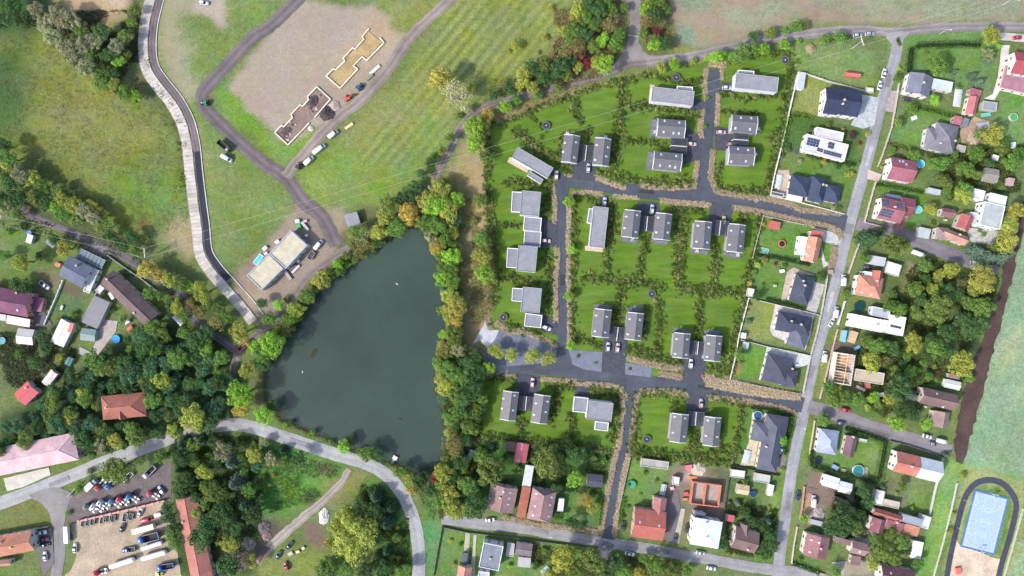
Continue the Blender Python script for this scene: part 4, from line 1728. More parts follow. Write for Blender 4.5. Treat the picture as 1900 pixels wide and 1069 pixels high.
def make_ground():
    gx = np.concatenate([[-2600, -1400, -800, -480, -340], np.arange(-275, 276, 1.0), [340, 480, 800, 1400, 2600]])
    gy = np.concatenate([[-2600, -1400, -800, -420, -260], np.arange(-170, 171, 1.0), [260, 420, 800, 1400, 2600]])
    X, Y = np.meshgrid(gx, gy)
    nx, ny = len(gx), len(gy)
    x, y = X.ravel(), Y.ravel()
    wx = np.clip(x, -275, 275) + 1.3 * vnoise(x, y, .22, 1) + .7 * vnoise(x, y, .75, 2)
    wy = np.clip(y, -170, 170) + 1.3 * vnoise(x, y, .22, 3) + .7 * vnoise(x, y, .75, 4)
    col = np.tile(np.array(C(104, 120, 70)[:3]), (len(x), 1))
    for s, c, fe, op in PATCH:
        if c[1] > c[0] + 12:
            c = (c[0] * .89, c[1] * .93, c[2] * .96)
        pts = [(p.x, p.y) for p in WP(s)]
        d = sdist(pts, wx, wy)
        w = np.clip(d / fe * .5 + .5, 0, 1)
        w = (w * w * (3 - 2 * w) * op)[:, None]
        col = col * (1 - w) + np.array(C(*c)[:3]) * w
    # mowing stripes, in the grass itself
    stripes = [(p.x, p.y) for p in WP('t850,-40 1075,-40 1050,60 1000,130 930,170 880,195 850,225 825,280 760,330 640,300 740,160')]
    d = sdist(stripes, wx, wy)
    wgt = np.clip(d / 6, 0, 1) * np.clip(.75 + .5 * vnoise(x, y, .05, 9), 0, 1)
    a = math.radians(50)
    ph = (-x * math.sin(a) + y * math.cos(a)) * 2 * math.pi / 4.3
    col *= (1 + .22 * wgt * np.sin(ph + .6 * vnoise(x, y, .08, 7)))[:, None]
    # crop rows in the north-eastern field
    crop = [(p.x, p.y) for p in WP('t1240,-60 1960,-60 1960,38 1700,44 1480,52 1300,92 1260,80')]
    d = sdist(crop, wx, wy)
    wgt = np.clip(d / 3, 0, 1)
    ph = (x * .12 + y) * 2 * math.pi / 2.6
    g = np.clip(vnoise(x, y, .16, 21) * .8 + .35 * np.sin(ph) + .1, 0, 1)[:, None] * wgt[:, None] * .7
    col = col * (1 - g) + np.array(C(122, 144, 106)[:3]) * g
    # pond basin
    d = sdist(PONDT, x, y)
    z = -np.clip((d + 1.5) / 3.5, 0, 1) * 2.2
    z += np.where(d < -6, .05 * vnoise(x, y, .2, 5), 0)
    z = np.minimum(z, 0.03)
    wet = np.clip((d + 2.0) / 2.0, 0, 1)[:, None]
    col = col * (1 - wet) + np.array(C(82, 78, 62)[:3]) * wet
    me = bpy.data.meshes.new('ground')
    n = nx * ny
    me.vertices.add(n)
    me.vertices.foreach_set('co', np.stack([x, y, z], 1).ravel().astype(np.float32))
    ii = np.arange(n).reshape(ny, nx)
    q = np.stack([ii[:-1, :-1], ii[:-1, 1:], ii[1:, 1:], ii[1:, :-1]], -1).reshape(-1, 4)
    me.loops.add(q.size)
    me.loops.foreach_set('vertex_index', q.ravel().astype(np.int32))
    me.polygons.add(len(q))
    me.polygons.foreach_set('loop_start', np.arange(0, q.size, 4, dtype=np.int32))
    me.update(calc_edges=True)
    at = me.color_attributes.new('Col', 'FLOAT_COLOR', 'POINT')
    at.data.foreach_set('color', np.concatenate([col, np.clip((col[:, 1:2] - col[:, 0:1]) / col[:, 1:2] * 4 + .75, .5, 1)], 1).ravel().astype(np.float32))
    return obj('ground', me, 'ground', kind='structure')


make_ground()
sheet('pond_water', [p * 1.0 for p in [Vector(q) for q in PONDT]], 'pond_water', (1, 1, 1, 1), z=-.75)

# lawns of the new development
LAWN = (94, 121, 43)
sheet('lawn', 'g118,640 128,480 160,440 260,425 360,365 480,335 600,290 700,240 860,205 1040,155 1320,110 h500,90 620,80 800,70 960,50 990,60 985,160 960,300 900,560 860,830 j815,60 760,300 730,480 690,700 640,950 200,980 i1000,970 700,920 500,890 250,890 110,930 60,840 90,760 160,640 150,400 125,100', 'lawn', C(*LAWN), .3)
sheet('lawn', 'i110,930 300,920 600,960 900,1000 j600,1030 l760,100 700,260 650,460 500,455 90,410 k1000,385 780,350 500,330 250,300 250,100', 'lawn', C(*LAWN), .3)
NEW = (80, 85, 95)
PAV = (80, 82, 92)

# existing roads
OLD = (164, 164, 166)
sheet('track_junction', 'q600,0 680,0 690,150 670,230 720,300 850,312 850,342 700,362 520,395 490,400 540,350 580,290 610,200 620,100', 'dirt_road', C(142, 134, 132), .3, True)
ribbon('field_road', 't1910,50 1824,50 1757,51 1690,57 1656,60 1588,56 1521,61 1420,73 1364,87 1297,102 1246,110 1200,116', 4.4, 'dirt_road', C(138, 131, 132), .2)
ribbon('gravel_path', 't1200,116 1162,121 1128,137 1061,155 994,173 918,193 881,210 857,233 834,280 803,338 782,362 740,390 690,430 658,452 615,482 574,513 547,549 514,590 480,620 448,645 435,680 428,730 412,785', 3.4, 'dirt_road', C(128, 117, 114), .25)
ribbon('side_track', 'c20,30 120,90 240,150 360,200 500,262 650,330 760,392 900,492 1020,572 1060,680 1180,772 1320,880', 3.6, 'dirt_road', C(112, 104, 108), .25)
ribbon('site_road', 't560,-8 500,50 472,67 421,121 385,160 375,180 379,198 396,217 438,259 480,296 530,330 561,373 591,396 612,428 625,456', (5.8, 6.4), 'dirt_road', C(112, 103, 105), .3)
ribbon('site_track', 't842,-6 766,64 716,135 665,189 615,229 564,286 530,328', 5.2, 'dirt_road', C(142, 130, 123), .4)
ribbon('main_road', 't-20,942 67,909 135,882 202,855 286,824 354,799 404,790 440,788 480,796 547,818 615,841 682,861 716,881 743,911 763,951 773,989 777,1029 777,1080', 6.0, 'asphalt', C(166, 166, 166), .1)
ribbon('yard_lane', 'e240,620 300,680 325,800 330,900 320,1000 310,1075', 5.2, 'asphalt', C(138, 134, 134), .2)
sheet('yard_entrance', 'e160,625 300,580 400,620 370,700 350,790 290,790 270,720 220,660', 'asphalt', C(142, 138, 136), .2, True)
sheet('truck_yard', 'e390,640 470,600 640,560 930,440 950,440 940,650 900,660 440,760 370,780 370,700', 'earth', C(118, 108, 108), .3)
sheet('gravel_yard', 'e390,790 440,770 900,660 920,700 960,880 990,1000 1000,1080 350,1080 400,1020 420,960', 'earth', C(176, 160, 138), .4)
ribbon('access_track', 'f500,480 450,560 350,660 250,740 150,830 40,930 -20,1000', (3.0, 4.6), 'dirt_road', C(158, 148, 138), .35)
sheet('scrap_yard', 'e1160,940 1300,900 1425,880 f60,920 0,1000 e1425,980 1300,1069 1150,1069', 'earth', C(104, 92, 90), .5)
ribbon('street', 't1665,62 1663,98 1652,135 1636,189 1622,246 1602,323 1582,395 1568,449 1551,523 1531,597 1511,668 1487,786 1470,867 1454,979 1445,1046 1440,1085', 5.2, 'asphalt', C(154, 153, 158), .12)
sheet('street_junction', 'm660,190 800,175 740,240 735,300 690,300 700,250', 'dirt_road', C(152, 148, 148), .15, True)
ribbon('side_street', 't1590,414 1620,424 1656,430 1706,449 1757,469 1807,488 1852,497', 6.4, 'asphalt', C(126, 120, 126), .2)
ribbon('side_street', 't1500,754 1530,762 1555,770 1622,794 1690,814 1764,838', 6.2, 'asphalt', C(136, 130, 132), .2)
ribbon('lower_street', 't820,962 860,968 901,973 968,980 1036,992 1120,1006 1204,1018 1280,1033 1308,1036 1376,1049 1440,1058 1490,1063 1560,1085', 5.0, 'asphalt', C(150, 148, 150), .15)
ribbon('lower_lane', 't1130,1006 1122,1030 1118,1075', 5.5, 'asphalt', C(112, 112, 118), .15)
sheet('ploughed_strip', 'n1440,330 1400,360 1380,500 1310,640 o1300,90 1230,270 1180,430 1100,640 1050,860 1035,1000 1050,1060 p1085,450 o1090,1069 1176,760 1262,430 1358,50 n1440,425', 'earth', C(86, 70, 66), .7)

# new roads
ribbon('new_road', 't1325,128 1325,150 1324,181 1315,232 1310,282 1307,316 1305,352', (5.2, 6.0), 'new_asphalt', C(*NEW), .05)
ribbon('new_road', 't1040,338 1060,338 1096,340 1163,353 1230,360 1281,363 1308,362 1359,371 1410,381 1460,391 1510,403 1570,415', (5.6, 7.6), 'new_asphalt', C(*NEW), .05)
ribbon('new_road', 't1048,338 1044,365 1043,400 1043,440 1044,481 1045,548 1045,616 1045,690', (5.2, 5.4), 'new_asphalt', C(*NEW), .05)
ribbon('new_road', 't942,681 1012,685 1062,690 1130,701 1197,709 1264,717 1342,722 1376,727 1443,740 1490,752', (5.6, 7.0), 'new_asphalt', C(*NEW), .05)
ribbon('new_road', 't1172,712 1167,760 1160,810 1152,861 1144,911 1134,962 1128,1000', (5.2, 6.0), 'new_asphalt', C(*NEW), .05)
sheet('new_road_corner', 'g520,730 600,740 560,860 520,900 500,800', 'new_asphalt', C(*NEW), .05, True)
sheet('new_road_corner', 'i515,800 580,800 600,880 660,910 600,930 500,900', 'new_asphalt', C(*NEW), .05, True)
sheet('new_road_corner', 'h470,740 545,740 580,830 500,850 440,830', 'new_asphalt', C(*NEW), .05, True)
sheet('new_road_corner', 'k1040,0 1140,0 1130,90 1080,90 1060,40', 'new_asphalt', C(*NEW), .05, True)
DRIVES = ['q302,880 432,880 430,1000 300,985', 'q930,700 1020,760 1012,882 905,905 845,840 850,755', 'q1085,698 1200,708 1275,735 1268,812 1150,832 1085,828',
          'i962,-20 1070,-15 1085,45 1050,150 965,145 950,30', 'j525,-20 655,-10 640,100 620,170 530,165 522,80', 'i770,750 805,665 895,668 905,765 888,940 762,920',
          'j380,850 412,745 505,748 502,865 500,985 372,970', 'i292,925 422,945 420,1010 k565,80 555,158 478,155 470,60', 'l395,50 522,62 505,170 495,240 405,238 398,150',
          'g478,720 500,690 580,740 560,800 520,770', 'q970,545 1050,555 1040,620 950,600', 'h590,212 665,220 660,275 575,268', 'g745,830 800,840 795,905 750,905',
          'g425,960 520,990 515,1069 420,1069', 'i420,90 520,100 520,230 495,230 420,240', 'i425,600 520,640 515,720 425,690', 'k798,-10 868,-5 865,90 790,85', 'i615,985 690,990 690,1069 612,1069']
ZS[0] += .004
for k, s in enumerate(DRIVES):
    sheet('driveway', s, 'pavers', C(*PAV), z=ZS[0] + .004 + .004 * (k % 3))
ZS[0] += .016
sheet('plaza', 'i90,840 180,690 330,700 440,735 515,800 515,865 245,890 245,925 185,930 140,880', 'pavers', C(120, 124, 136))
sheet('plaza_path', 'i45,775 110,665 118,640 160,605 130,640 125,665 150,690 195,690 175,740 130,790 90,745 60,760', 'concrete', C(190, 190, 196), .05)
for s in ('i580,800 765,810 760,920 660,905 600,880', 'i892,870 1035,895 1032,950 888,935'):
    sheet('gravel_bed', s, 'gravel', C(118, 124, 138), .1)

# concrete slab road with the new lane beside it
SLAB = spline(WP('t281,-8 269,44 266,94 273,131 293,162 317,192 337,229 347,270 352,317 357,360 365,421 371,471 391,505 421,539 448,569 470,598'), 1.55)
base = ribbon('slab_road', SLAB, 4.9, 'earth', C(158, 148, 138), .1)
lane = ribbon('new_lane', SLAB[:88], 3.3, 'dirt_road', C(112, 102, 104), .08, 4.3)
ribbon('new_lane', SLAB[47:87], 2.7, 'new_asphalt', C(52, 55, 66), .05, 4.3)
ribbon('kerb', SLAB[:104], .35, 'concrete', C(212, 208, 200), .03, 6.1, thick=.2, zadd=.1)


def slab_road():
    z = ZS[0] + .03
    me = MB().box(-.72, -2.25, 0, .72, 2.25, .14).mesh('slab')
    me.materials.append(MATS['concrete'])
    for i in range(len(SLAB) - 1):
        a, b_ = SLAB[i], SLAB[i + 1]
        d = b_ - a
        if d.length < .3:
            continue
        m = (a + b_) / 2
        g = random.uniform(.9, 1.03)
        o = obj('slab', me, 'concrete', base, C(198 * g, 190 * g, 180 * g), (m.x, m.y, z + random.uniform(-.02, .02)), math.atan2(d.y, d.x) + random.uniform(-.02, .02))
        o.scale = (d.length / 1.47 * random.uniform(.94, .98), random.uniform(.95, 1.04), 1)


slab_road()

# paved yards, terraces and drives of the older houses
YARDS = [('m530,520 625,540 600,690 540,710 470,690 510,600', 'pavers', (186, 190, 192)), ('m690,500 740,500 715,620 655,615', 'pavers', (172, 160, 156)),
         ('m1300,250 1345,250 1330,350 1290,500 1260,555 1200,545 1250,520 1280,420', 'concrete', (208, 204, 196)), ('m1280,180 1425,190 1425,235 1290,220', 'concrete', (196, 188, 186)),
         ('h960,700 975,790 945,850 860,835 900,700', 'pavers', (196, 176, 160)), ('n560,160 640,190 620,230 560,215', 'concrete', (196, 176, 168)),
         ('j1080,120 1200,150 1250,190 1240,225 1150,205 1140,170', 'concrete', (186, 186, 186)), ('j1140,230 1160,310 1190,330 1150,345 1140,300', 'concrete', (196, 196, 192)),
         ('j985,345 1110,390 1000,385 935,540 915,530 950,370', 'pavers', (190, 174, 160)), ('j1090,420 1160,440 1110,600 1055,580', 'pavers', (184, 180, 176)),
         ('j885,545 1110,600 1090,640 1080,720 1050,800 870,720 855,690', 'pavers', (200, 198, 196)), ('j840,785 1090,835 1070,880 1000,900 980,860 850,815 800,970 795,960', 'pavers', (206, 208, 208)),
         ('l760,165 835,180 790,340 770,460 690,460 740,330', 'pavers', (204, 190, 166)), ('l890,440 945,370 940,480 890,490', 'pavers', (140, 128, 124)),
         ('l285,640 350,600 365,700 320,890 280,870', 'asphalt', (120, 112, 114)), ('l345,690 390,700 355,890 325,880', 'concrete', (182, 176, 164)),
         ('c160,620 240,640 290,720 180,740', 'asphalt', (112, 108, 114)), ('c560,690 650,700 640,760 500,940 460,950 510,860 540,780', 'concrete', (176, 166, 158)),
         ('c440,840 500,870 490,905 440,880', 'concrete', (170, 170, 168)), ('c470,270 600,290 580,350 440,340', 'asphalt', (124, 120, 126)),
         ('e20,530 270,470 280,510 120,580 40,600', 'concrete', (200, 196, 184)), ('e200,815 290,800 300,1000 240,1069 210,920', 'asphalt', (118, 112, 114)),
         ('p290,590 300,560 430,610 330,690 230,600 240,580', 'earth', (126, 110, 102)), ('o390,390 420,400 400,450 330,430', 'earth', (120, 102, 94)),
         ('n1100,480 1280,500 1260,580 1130,560', 'pavers', (190, 188, 184)), ('n700,470 790,430 760,500 720,500', 'pavers', (150, 118, 112)),
         ('p360,990 450,985 430,1069 390,1030', 'concrete', (160, 158, 154)), ('p470,860 580,800 620,850 560,900', 'concrete', (170, 164, 156)),
         ('k190,830 215,835 205,1000 180,930', 'concrete', (176, 172, 150)), ('k235,840 250,840 240,1069 215,1069', 'concrete', (182, 178, 166)),
         ('p1050,870 1090,905 1290,975 1280,1085 1000,1085 1020,950', 'earth', (206, 186, 164)), ('m1150,640 1240,670 1230,720 1150,780 1080,790 1070,720', 'earth', (168, 146, 126)),
         ('c880,120 1010,150 1050,320 1000,440 930,330', 'earth', (150, 134, 108)), ('n790,840 800,870 780,900 760,870', 'earth', (136, 120, 96))]
ZS[0] += .004
for k, (s, m_, c) in enumerate(YARDS[:-2]):
    sheet({'pavers': 'paved_yard', 'concrete': 'concrete_path', 'asphalt': 'asphalt_yard', 'earth': 'bare_yard'}[m_], s, m_, C(*c), .1 if m_ != 'earth' else .4, z=ZS[0] + .004 * (k % 5))
ZS[0] += .02
# ------------------------------------------------------------------ new development
SEAM, GRV, WHT = (103, 102, 107), (142, 144, 151), (226, 226, 230)
G_NEW = 'new grey roofed houses'


def chair_mesh():
    mb = MB()
    mb.box(-.22, -.22, .4, .22, .22, .45)
    mb.box(-.22, .18, .45, .22, .22, .85)
    for x in (-.2, .16):
        for y in (-.2, .16):
            mb.box(x, y, 0, x + .04, y + .04, .4)
    return mb.mesh('chair')


def table_mesh():
    mb = MB()
    mb.box(-.75, -.42, .7, .75, .42, .75)
    for x in (-.7, .62):
        for y in (-.37, .29):
            mb.box(x, y, 0, x + .08, y + .08, .7)
    return mb.mesh('table')


def terrace_set(p, ang, where, z=0.12):
    w = WP(p, z)[0]
    t = obj('terrace_table', cached('tab', table_mesh), 'plastic', None, C(225, 225, 228), (w.x, w.y, z), math.radians(ang))
    tag(t, 'white terrace table ' + where, 'table', 'white terrace tables')
    R = Matrix.Rotation(math.radians(ang), 2)
    for k, (x, y, r) in enumerate(((-.4, .75, 0), (.4, .75, 0), (-.4, -.75, math.pi), (.4, -.75, math.pi))):
        q = R @ Vector((x, y))
        c = obj('terrace_chair', cached('cha', chair_mesh), 'plastic', None, C(240, 240, 242), (w.x + q.x, w.y + q.y, z), math.radians(ang) + r)
        tag(c, 'white chair at the terrace table ' + where, 'chair', 'white chairs ' + where)


def gable(label, roof, terr, sky, furn=None, where=''):
    """new house: seam roof, white verges, flat terrace canopy at one end"""
    a = P(roof)
    r = house(label, [('g', roof, 5.6, 1.35, 'roof_seam', SEAM, (170, 170, 178), dict(ins=.4, ro=.06))], 'house', 'new_house', G_NEW, sky=sky, trim=(226, 226, 230), skyc=(240, 242, 246), windows=False)
    if terr:
        cen, L, Wd, ang = frame_of(terr, 3.0)
        R = Matrix.Rotation(ang, 2)
        loc = Vector((cen.x, cen.y, 0)) - r.location
        mb = MB()
        mb.box(-L / 2, -Wd / 2, 0, L / 2, Wd / 2, .11)
        obj('terrace_deck', mb, 'pavers', r, C(128, 128, 136), loc, ang)
        mb = MB()
        X, Y = L / 2, Wd / 2
        for q in ((-X, -Y, X, -Y + .16), (-X, Y - .16, X, Y), (-X, -Y + .16, -X + .16, Y - .16), (X - .16, -Y + .16, X, Y - .16)):
            mb.box(q[0], q[1], 2.85, q[2], q[3], 3.05)
        obj('canopy_frame', mb, 'metal', r, C(86, 88, 96), loc, ang)
        for sx in (-1, 1):
            for sy in (-1, 1):
                obj('canopy_post', cached('cpost', lambda: MB().box(-.07, -.07, .1, .07, .07, 2.85)), 'metal', r, C(86, 88, 96), loc + Vector((*(R @ Vector((sx * (X - .1), sy * (Y - .1)))), 0)), ang)
    return r


def carport(label, s, nsl=9, wallpos=.5, along=True):
    """flat slatted carport with a white dividing wall; slats run along the first side"""
    cen, L, Wd, ang = frame_of(s, 2.7)
    r = thing('carport', label, 'carport', (cen.x, cen.y, ZS[0]), ang, 'slatted carports')
    X, Y = L / 2, Wd / 2
    mb = MB()
    for q in ((-X, -Y, X, -Y + .2), (-X, Y - .2, X, Y), (-X, -Y + .2, -X + .2, Y - .2), (X - .2, -Y + .2, X, Y - .2)):
        mb.box(q[0], q[1], 2.5, q[2], q[3], 2.75)
    obj('roof_frame', mb, 'metal', r, C(92, 94, 102))
    n = int((2 * Y - .4) / .62)
    sm = cached(('slat', round(L, 2)), lambda: MB().box(-X + .2, -.2, 2.52, X - .2, .2, 2.62))
    for k in range(n):
        y = -Y + .2 + (k + .5) * (2 * Y - .4) / n
        obj('slat', sm, 'metal', r, C(70, 73, 80), (0, y, 0))
    wm = MB()
    if along:
        wm.box(-X + .1, -.13, 0, X - .1, .13, 2.83)
    else:
        wm.box(-.13, -Y + .1, 0, .13, Y - .1, 2.83)
    obj('dividing_wall', wm, 'plaster', r, C(226, 226, 230))
    for sx in (-1, 1):
        for sy in (-1, 1):
            obj('post', cached('cpo', lambda: MB().box(-.09, -.09, 0, .09, .09, 2.5)), 'metal', r, C(92, 94, 102), (sx * (X - .12), sy * (Y - .12), 0))
    return r


# pair by the northern bend
gable('grey gabled house left of the carport, nearest the slanted long house', 'q258,742 240,890 328,900', 'q258,742 262,722 352,732', 'q262,786 324,784 252,835 314,868')
gable('grey gabled house right of the carport, east of the slanted long house', 'q428,760 413,908 503,918', 'q428,760 430,742 520,750', 'q437,798 500,812 428,880 490,862')
carport('dark carport between the two houses east of the slanted long house', 'q340,795 330,882 414,888')
terrace_set('q276,738', -5, 'north of the house beside the slanted house', .12)
terrace_set('q485,757', -5, 'north of the house right of its carport', .12)
# pair west of the upper cul-de-sac
gable('upper grey gabled house west of the short northern road', 'q775,652 925,664 920,762', 'q775,652 745,650 742,752', 'q812,665 893,675 806,727 890,735 860,733')
gable('lower grey gabled house west of the short northern road', 'q755,832 907,848 899,946', 'q755,832 728,828 722,928', 'q793,850 876,859 786,912 870,922 840,915')
carport('dark carport joining two houses west of the short northern road', 'q846,758 938,764 925,852', along=True)
terrace_set('q757,728', 85, 'west of the upper house by the northern road')
# pair east of it
gable('upper grey gabled house east of the short northern road', 'q1183,630 1322,642 1315,738', 'q1322,642 1347,646 1340,744', 'q1232,648 1290,650 1202,706 1282,712')
gable('lower grey gabled house east of the short northern road', 'q1165,805 1305,812 1300,912', 'q1305,812 1328,816 1322,912', 'q1217,820 1272,826 1180,890 1260,888')
carport('dark carport joining two houses east of the short northern road', 'q1190,730 1275,736 1269,812', along=True)
terrace_set('q1325,712', 85, 'east of the upper northern house')
terrace_set('q1310,852', 85, 'east of the lower northern house')
# middle block, upper row
gable('left house of the grey pair beside the long flat gravel-roofed house', 'i888,28 872,175 962,187', 'i872,175 868,196 958,206', 'i897,65 957,57 888,128 950,150')
gable('right house of the grey pair beside the long flat gravel-roofed house', 'i1060,45 1045,187 1135,199', 'i1045,187 1042,210 1130,220', 'i1073,70 1130,100 1063,152 1126,153')
carport('dark carport of the pair beside the long flat gravel-roofed house', 'i972,60 964,143 1048,150')
terrace_set('i930,189', -5, 'south of the house beside the long flat house')
gable('left house of the grey pair nearest the red-roofed playhouse', 'j443,90 430,238 525,247', 'j430,238 427,264 522,272', 'j460,115 522,125 453,203 513,208')
gable('right house of the grey pair nearest the red-roofed playhouse', 'j632,105 615,255 708,263', 'j615,255 612,284 703,292', 'j644,142 705,148 635,220 696,228')
carport('dark carport of the pair nearest the red-roofed playhouse', 'j542,82 532,164 620,170')
terrace_set('j454,254', -5, 'south of the left house near the red playhouse')
terrace_set('j678,276', -5, 'south of the right house near the red playhouse')
# middle block, lower row
gable('left house of the grey pair above the gravel beds', 'i722,572 705,722 800,738', 'i722,572 725,546 820,556', 'i731,610 790,617 724,697 782,704')
gable('right house of the grey pair above the gravel beds', 'i903,592 887,738 978,750', 'i903,592 900,562 992,572', 'i916,630 973,634 905,714 968,722')
carport('dark carport of the pair above the gravel beds', 'i810,668 800,745 885,752')
gable('left house of the grey pair at the south-east of the middle block', 'j330,705 318,838 408,850', 'j330,705 336,676 426,684', 'j343,740 402,742 335,822 397,826')
gable('right house of the grey pair at the south-east of the middle block', 'j505,718 493,855 583,865', 'j505,718 507,690 596,698', 'j520,765 580,766 511,838 574,812')
carport('dark carport of the pair at the south-east of the middle block', 'j420,748 412,822 497,828')
# southern pairs
gable('left house of the grey pair beside the wooded pond bank', 'k397,48 378,203 465,212', None, 'k398,92 460,74 390,147 452,156')
gable('right house of the grey pair nearest the wooded pond bank', 'k568,66 547,218 638,228', None, 'k578,118 642,108 632,165 566,180')
carport('dark carport of the pair beside the wooded pond bank', 'k486,75 478,153 558,158')
gable('left house of the grey pair above the brick building shell', 'l318,172 302,325 395,335', None, 'l333,192 390,200 323,280 385,300')
gable('right house of the grey pair above the brick building shell', 'l500,190 485,345 575,353', None, 'l516,212 575,218 505,297 568,303')
carport('dark carport of the pair above the brick building shell', 'l406,160 400,236 490,242')
terrace_set('l367,324', -5, 'beside the left house above the brick shell', .12)


def flat_house(label, vols, deck=None, sky=''):
    r = house(label, vols, 'house', 'new_flat_house', 'new flat roofed houses', trim=(238, 238, 240), sky=sky, windows=False)
    if deck:
        cen, L, Wd, ang = frame_of(deck, .2)
        root = r
        n = max(3, int(L / .5))
        bm = cached(('db', round(Wd, 2)), lambda: MB().box(-.22, -Wd / 2, 0, .22, Wd / 2, .14))
        R = Matrix.Rotation(ang, 2)
        for k in range(n):
            q = R @ Vector((-L / 2 + (k + .5) * L / n, 0))
            obj('deck_board', bm, 'wood', r, C(206, 190, 166), (cen.x + q.x - r.location.x, cen.y + q.y - r.location.y, ZS[0]), ang)
    return r


FO = dict(pc=(176, 178, 186), pw=.2)
FW = dict(pc=(190, 190, 196), pw=.2)
flat_house('long flat gravel-roofed house set at a slant by the western lawn', [('f', 'g300,574 495,688 458,742', 4.6, 0, 'gravel', GRV, WHT, FO), ('f', 'g365,705 440,752 425,774', 3.4, 0, 'gravel', (140, 142, 150), WHT, FW)], 'g240,655 350,715 372,690')
flat_house('long flat gravel-roofed house with wooden terrace west of the northern cul-de-sac', [('f', 'q745,478 975,504 966,582', 5.2, 0, 'gravel', GRV, WHT, FO), ('f', 'q880,474 966,480 963,505', 4.2, 0, 'gravel', (128, 130, 140), (150, 152, 160))], 'q722,568 732,466 756,470')
flat_house('long flat gravel-roofed house at the far north-east corner of the new lawns', [('f', 'h672,165 905,190 895,270', 5.2, 0, 'gravel', GRV, WHT, FO), ('f', 'h682,148 770,155 768,178', 4.2, 0, 'gravel', (128, 130, 140), (150, 152, 160))])
flat_house('long upright flat gravel-roofed house with wooden end terrace', [('f', 'i716,8 692,230 775,238', 5.0, 0, 'gravel', GRV, WHT, FO), ('f', 'i692,20 680,100 712,104', 3.2, 0, 'gravel', (140, 142, 150), (150, 152, 160))], 'i668,252 770,262 775,236')
TW = (176, 178, 186)
flat_house('stepped flat-roofed house, topmost of the three along the west road', [('f', 'g322,812 310,945 415,955', 6.2, 0, 'gravel', GRV, WHT, FO), ('f', 'g268,818 262,930 318,934', 3.3, 0, 'gravel', (136, 138, 146), TW), ('f', 'g335,955 328,1032 424,1040', 3.3, 0, 'gravel', (140, 142, 150), TW)])
flat_house('stepped flat-roofed house, middle of the three along the west road', [('f', 'i303,224 290,364 395,376', 6.2, 0, 'gravel', GRV, WHT, FO), ('f', 'i242,238 236,345 298,350', 3.3, 0, 'gravel', (136, 138, 146), TW), ('f', 'i337,142 330,226 422,234', 3.3, 0, 'gravel', (140, 142, 150), TW)])
flat_house('stepped flat-roofed house, lowest of the three along the west road', [('f', 'i328,452 315,588 418,600', 6.2, 0, 'gravel', GRV, WHT, FO), ('f', 'i270,458 265,530 324,535', 3.3, 0, 'gravel', (136, 138, 146), TW), ('f', 'i342,598 334,668 426,678', 3.3, 0, 'gravel', (140, 142, 150), TW)])
flat_house('stepped flat-roofed house south of the lower new road', [('f', 'k866,102 1003,118 992,218', 6.2, 0, 'gravel', GRV, WHT, FO), ('f', 'k788,80 866,88 860,170', 3.3, 0, 'gravel', (140, 142, 150), TW), ('f', 'k905,216 978,224 972,270', 3.3, 0, 'gravel', (150, 152, 160), TW)])
terrace_set('g276,912', 5, 'west of the topmost stepped house', .12)
terrace_set('i264,250', 5, 'west of the middle stepped house', .12)
for p, wh in (('g455,455', 'on the lawn above the slanted long house'), ('g1172,190', 'north of the flat house by the northern cul-de-sac'), ('h940,95', 'in the far north-east corner of the new lawns'),
              ('i1037,492', 'in the middle of the central lawns'), ('i220,620', 'beside the lowest stepped house near the plaza'), ('k1188,315', 'on the lawn above the brick building shell')):
    trampoline(p, 'round dark trampoline with white mark ' + wh, group='dark trampolines on the new lawns')

# ------------------------------------------------------------------ older houses, west
BR, TAN = (104, 88, 84), (176, 148, 130)
house('purple roofed house with pink annex at the left edge', [('g', 'c-90,500 178,548 158,680', 5.2, 3.0, 'roof_tile', (142, 88, 112), (212, 150, 130)), ('m', 'c165,640 180,563 242,574', 3.2, .3, 'roof_seam', (128, 72, 104), (190, 130, 120)),
      ('m', 'c35,712 162,735 166,690', 3.0, .5, 'roof_seam', (224, 190, 190), (210, 150, 140)), ('m', 'c-60,690 33,700 38,665', 3.0, .5, 'roof_seam', (150, 150, 156), (200, 160, 150))], chim='c88,545', sky='c95,640')
house('grey roofed house with white flat side strip and pergola', [('g', 'c385,340 512,410 455,520', 5.0, 1.6, 'roof_tile', (112, 120, 136), (214, 214, 212)), ('f', 'c512,408 545,422 478,542', 3.0, 0, 'gravel', (206, 208, 212), (220, 220, 218)),
      ('m', 'c495,425 505,430 462,510', 3.4, .2, 'roof_tile', (206, 118, 100), (200, 190, 180))], chim='c425,395')
house('long brown barn roofed house beside the dark lane', [('g', 'c625,420 875,660 795,724', 4.0, 2.2, 'roof_tile', (126, 104, 98), (206, 190, 176)), ('f', 'c552,500 575,520 548,552', 3.0, 0, 'paint', (228, 220, 222), (210, 200, 200)), ('m', 'c608,540 630,575 618,586', 3.0, .1, 'paint', (230, 226, 226), (210, 205, 200))], chim='c600,470 740,655')
shed('dark grey lean-to shed with ribbed lower roof', 'm', 'c455,705 525,560 585,640', 2.8, .7, 'corrugated', (118, 118, 126))
shed('glazed green and white greenhouse below the dark lean-to shed', 'g', 'c450,738 530,748 490,810', 2.4, .5, 'clear_cover', (150, 172, 172), (170, 190, 186), name='greenhouse', cat='greenhouse')
shed('white striped workshop with a red roof panel', 'g', 'c337,686 277,810 350,845', 3.2, .8, 'corrugated', (222, 220, 214), sky='')
shed('red corrugated cover on the striped workshop', 'm', 'c372,760 388,708 408,716', 4.15, .1, 'corrugated', (196, 104, 92), name='roof_cover', cat='roof cover')
house('weathered white cabin left of the striped workshop', [('g', 'c100,738 190,748 172,832', 2.8, 1.0, 'corrugated', (186, 186, 184), (205, 205, 200))], 'cabin', 'garden_cabin')
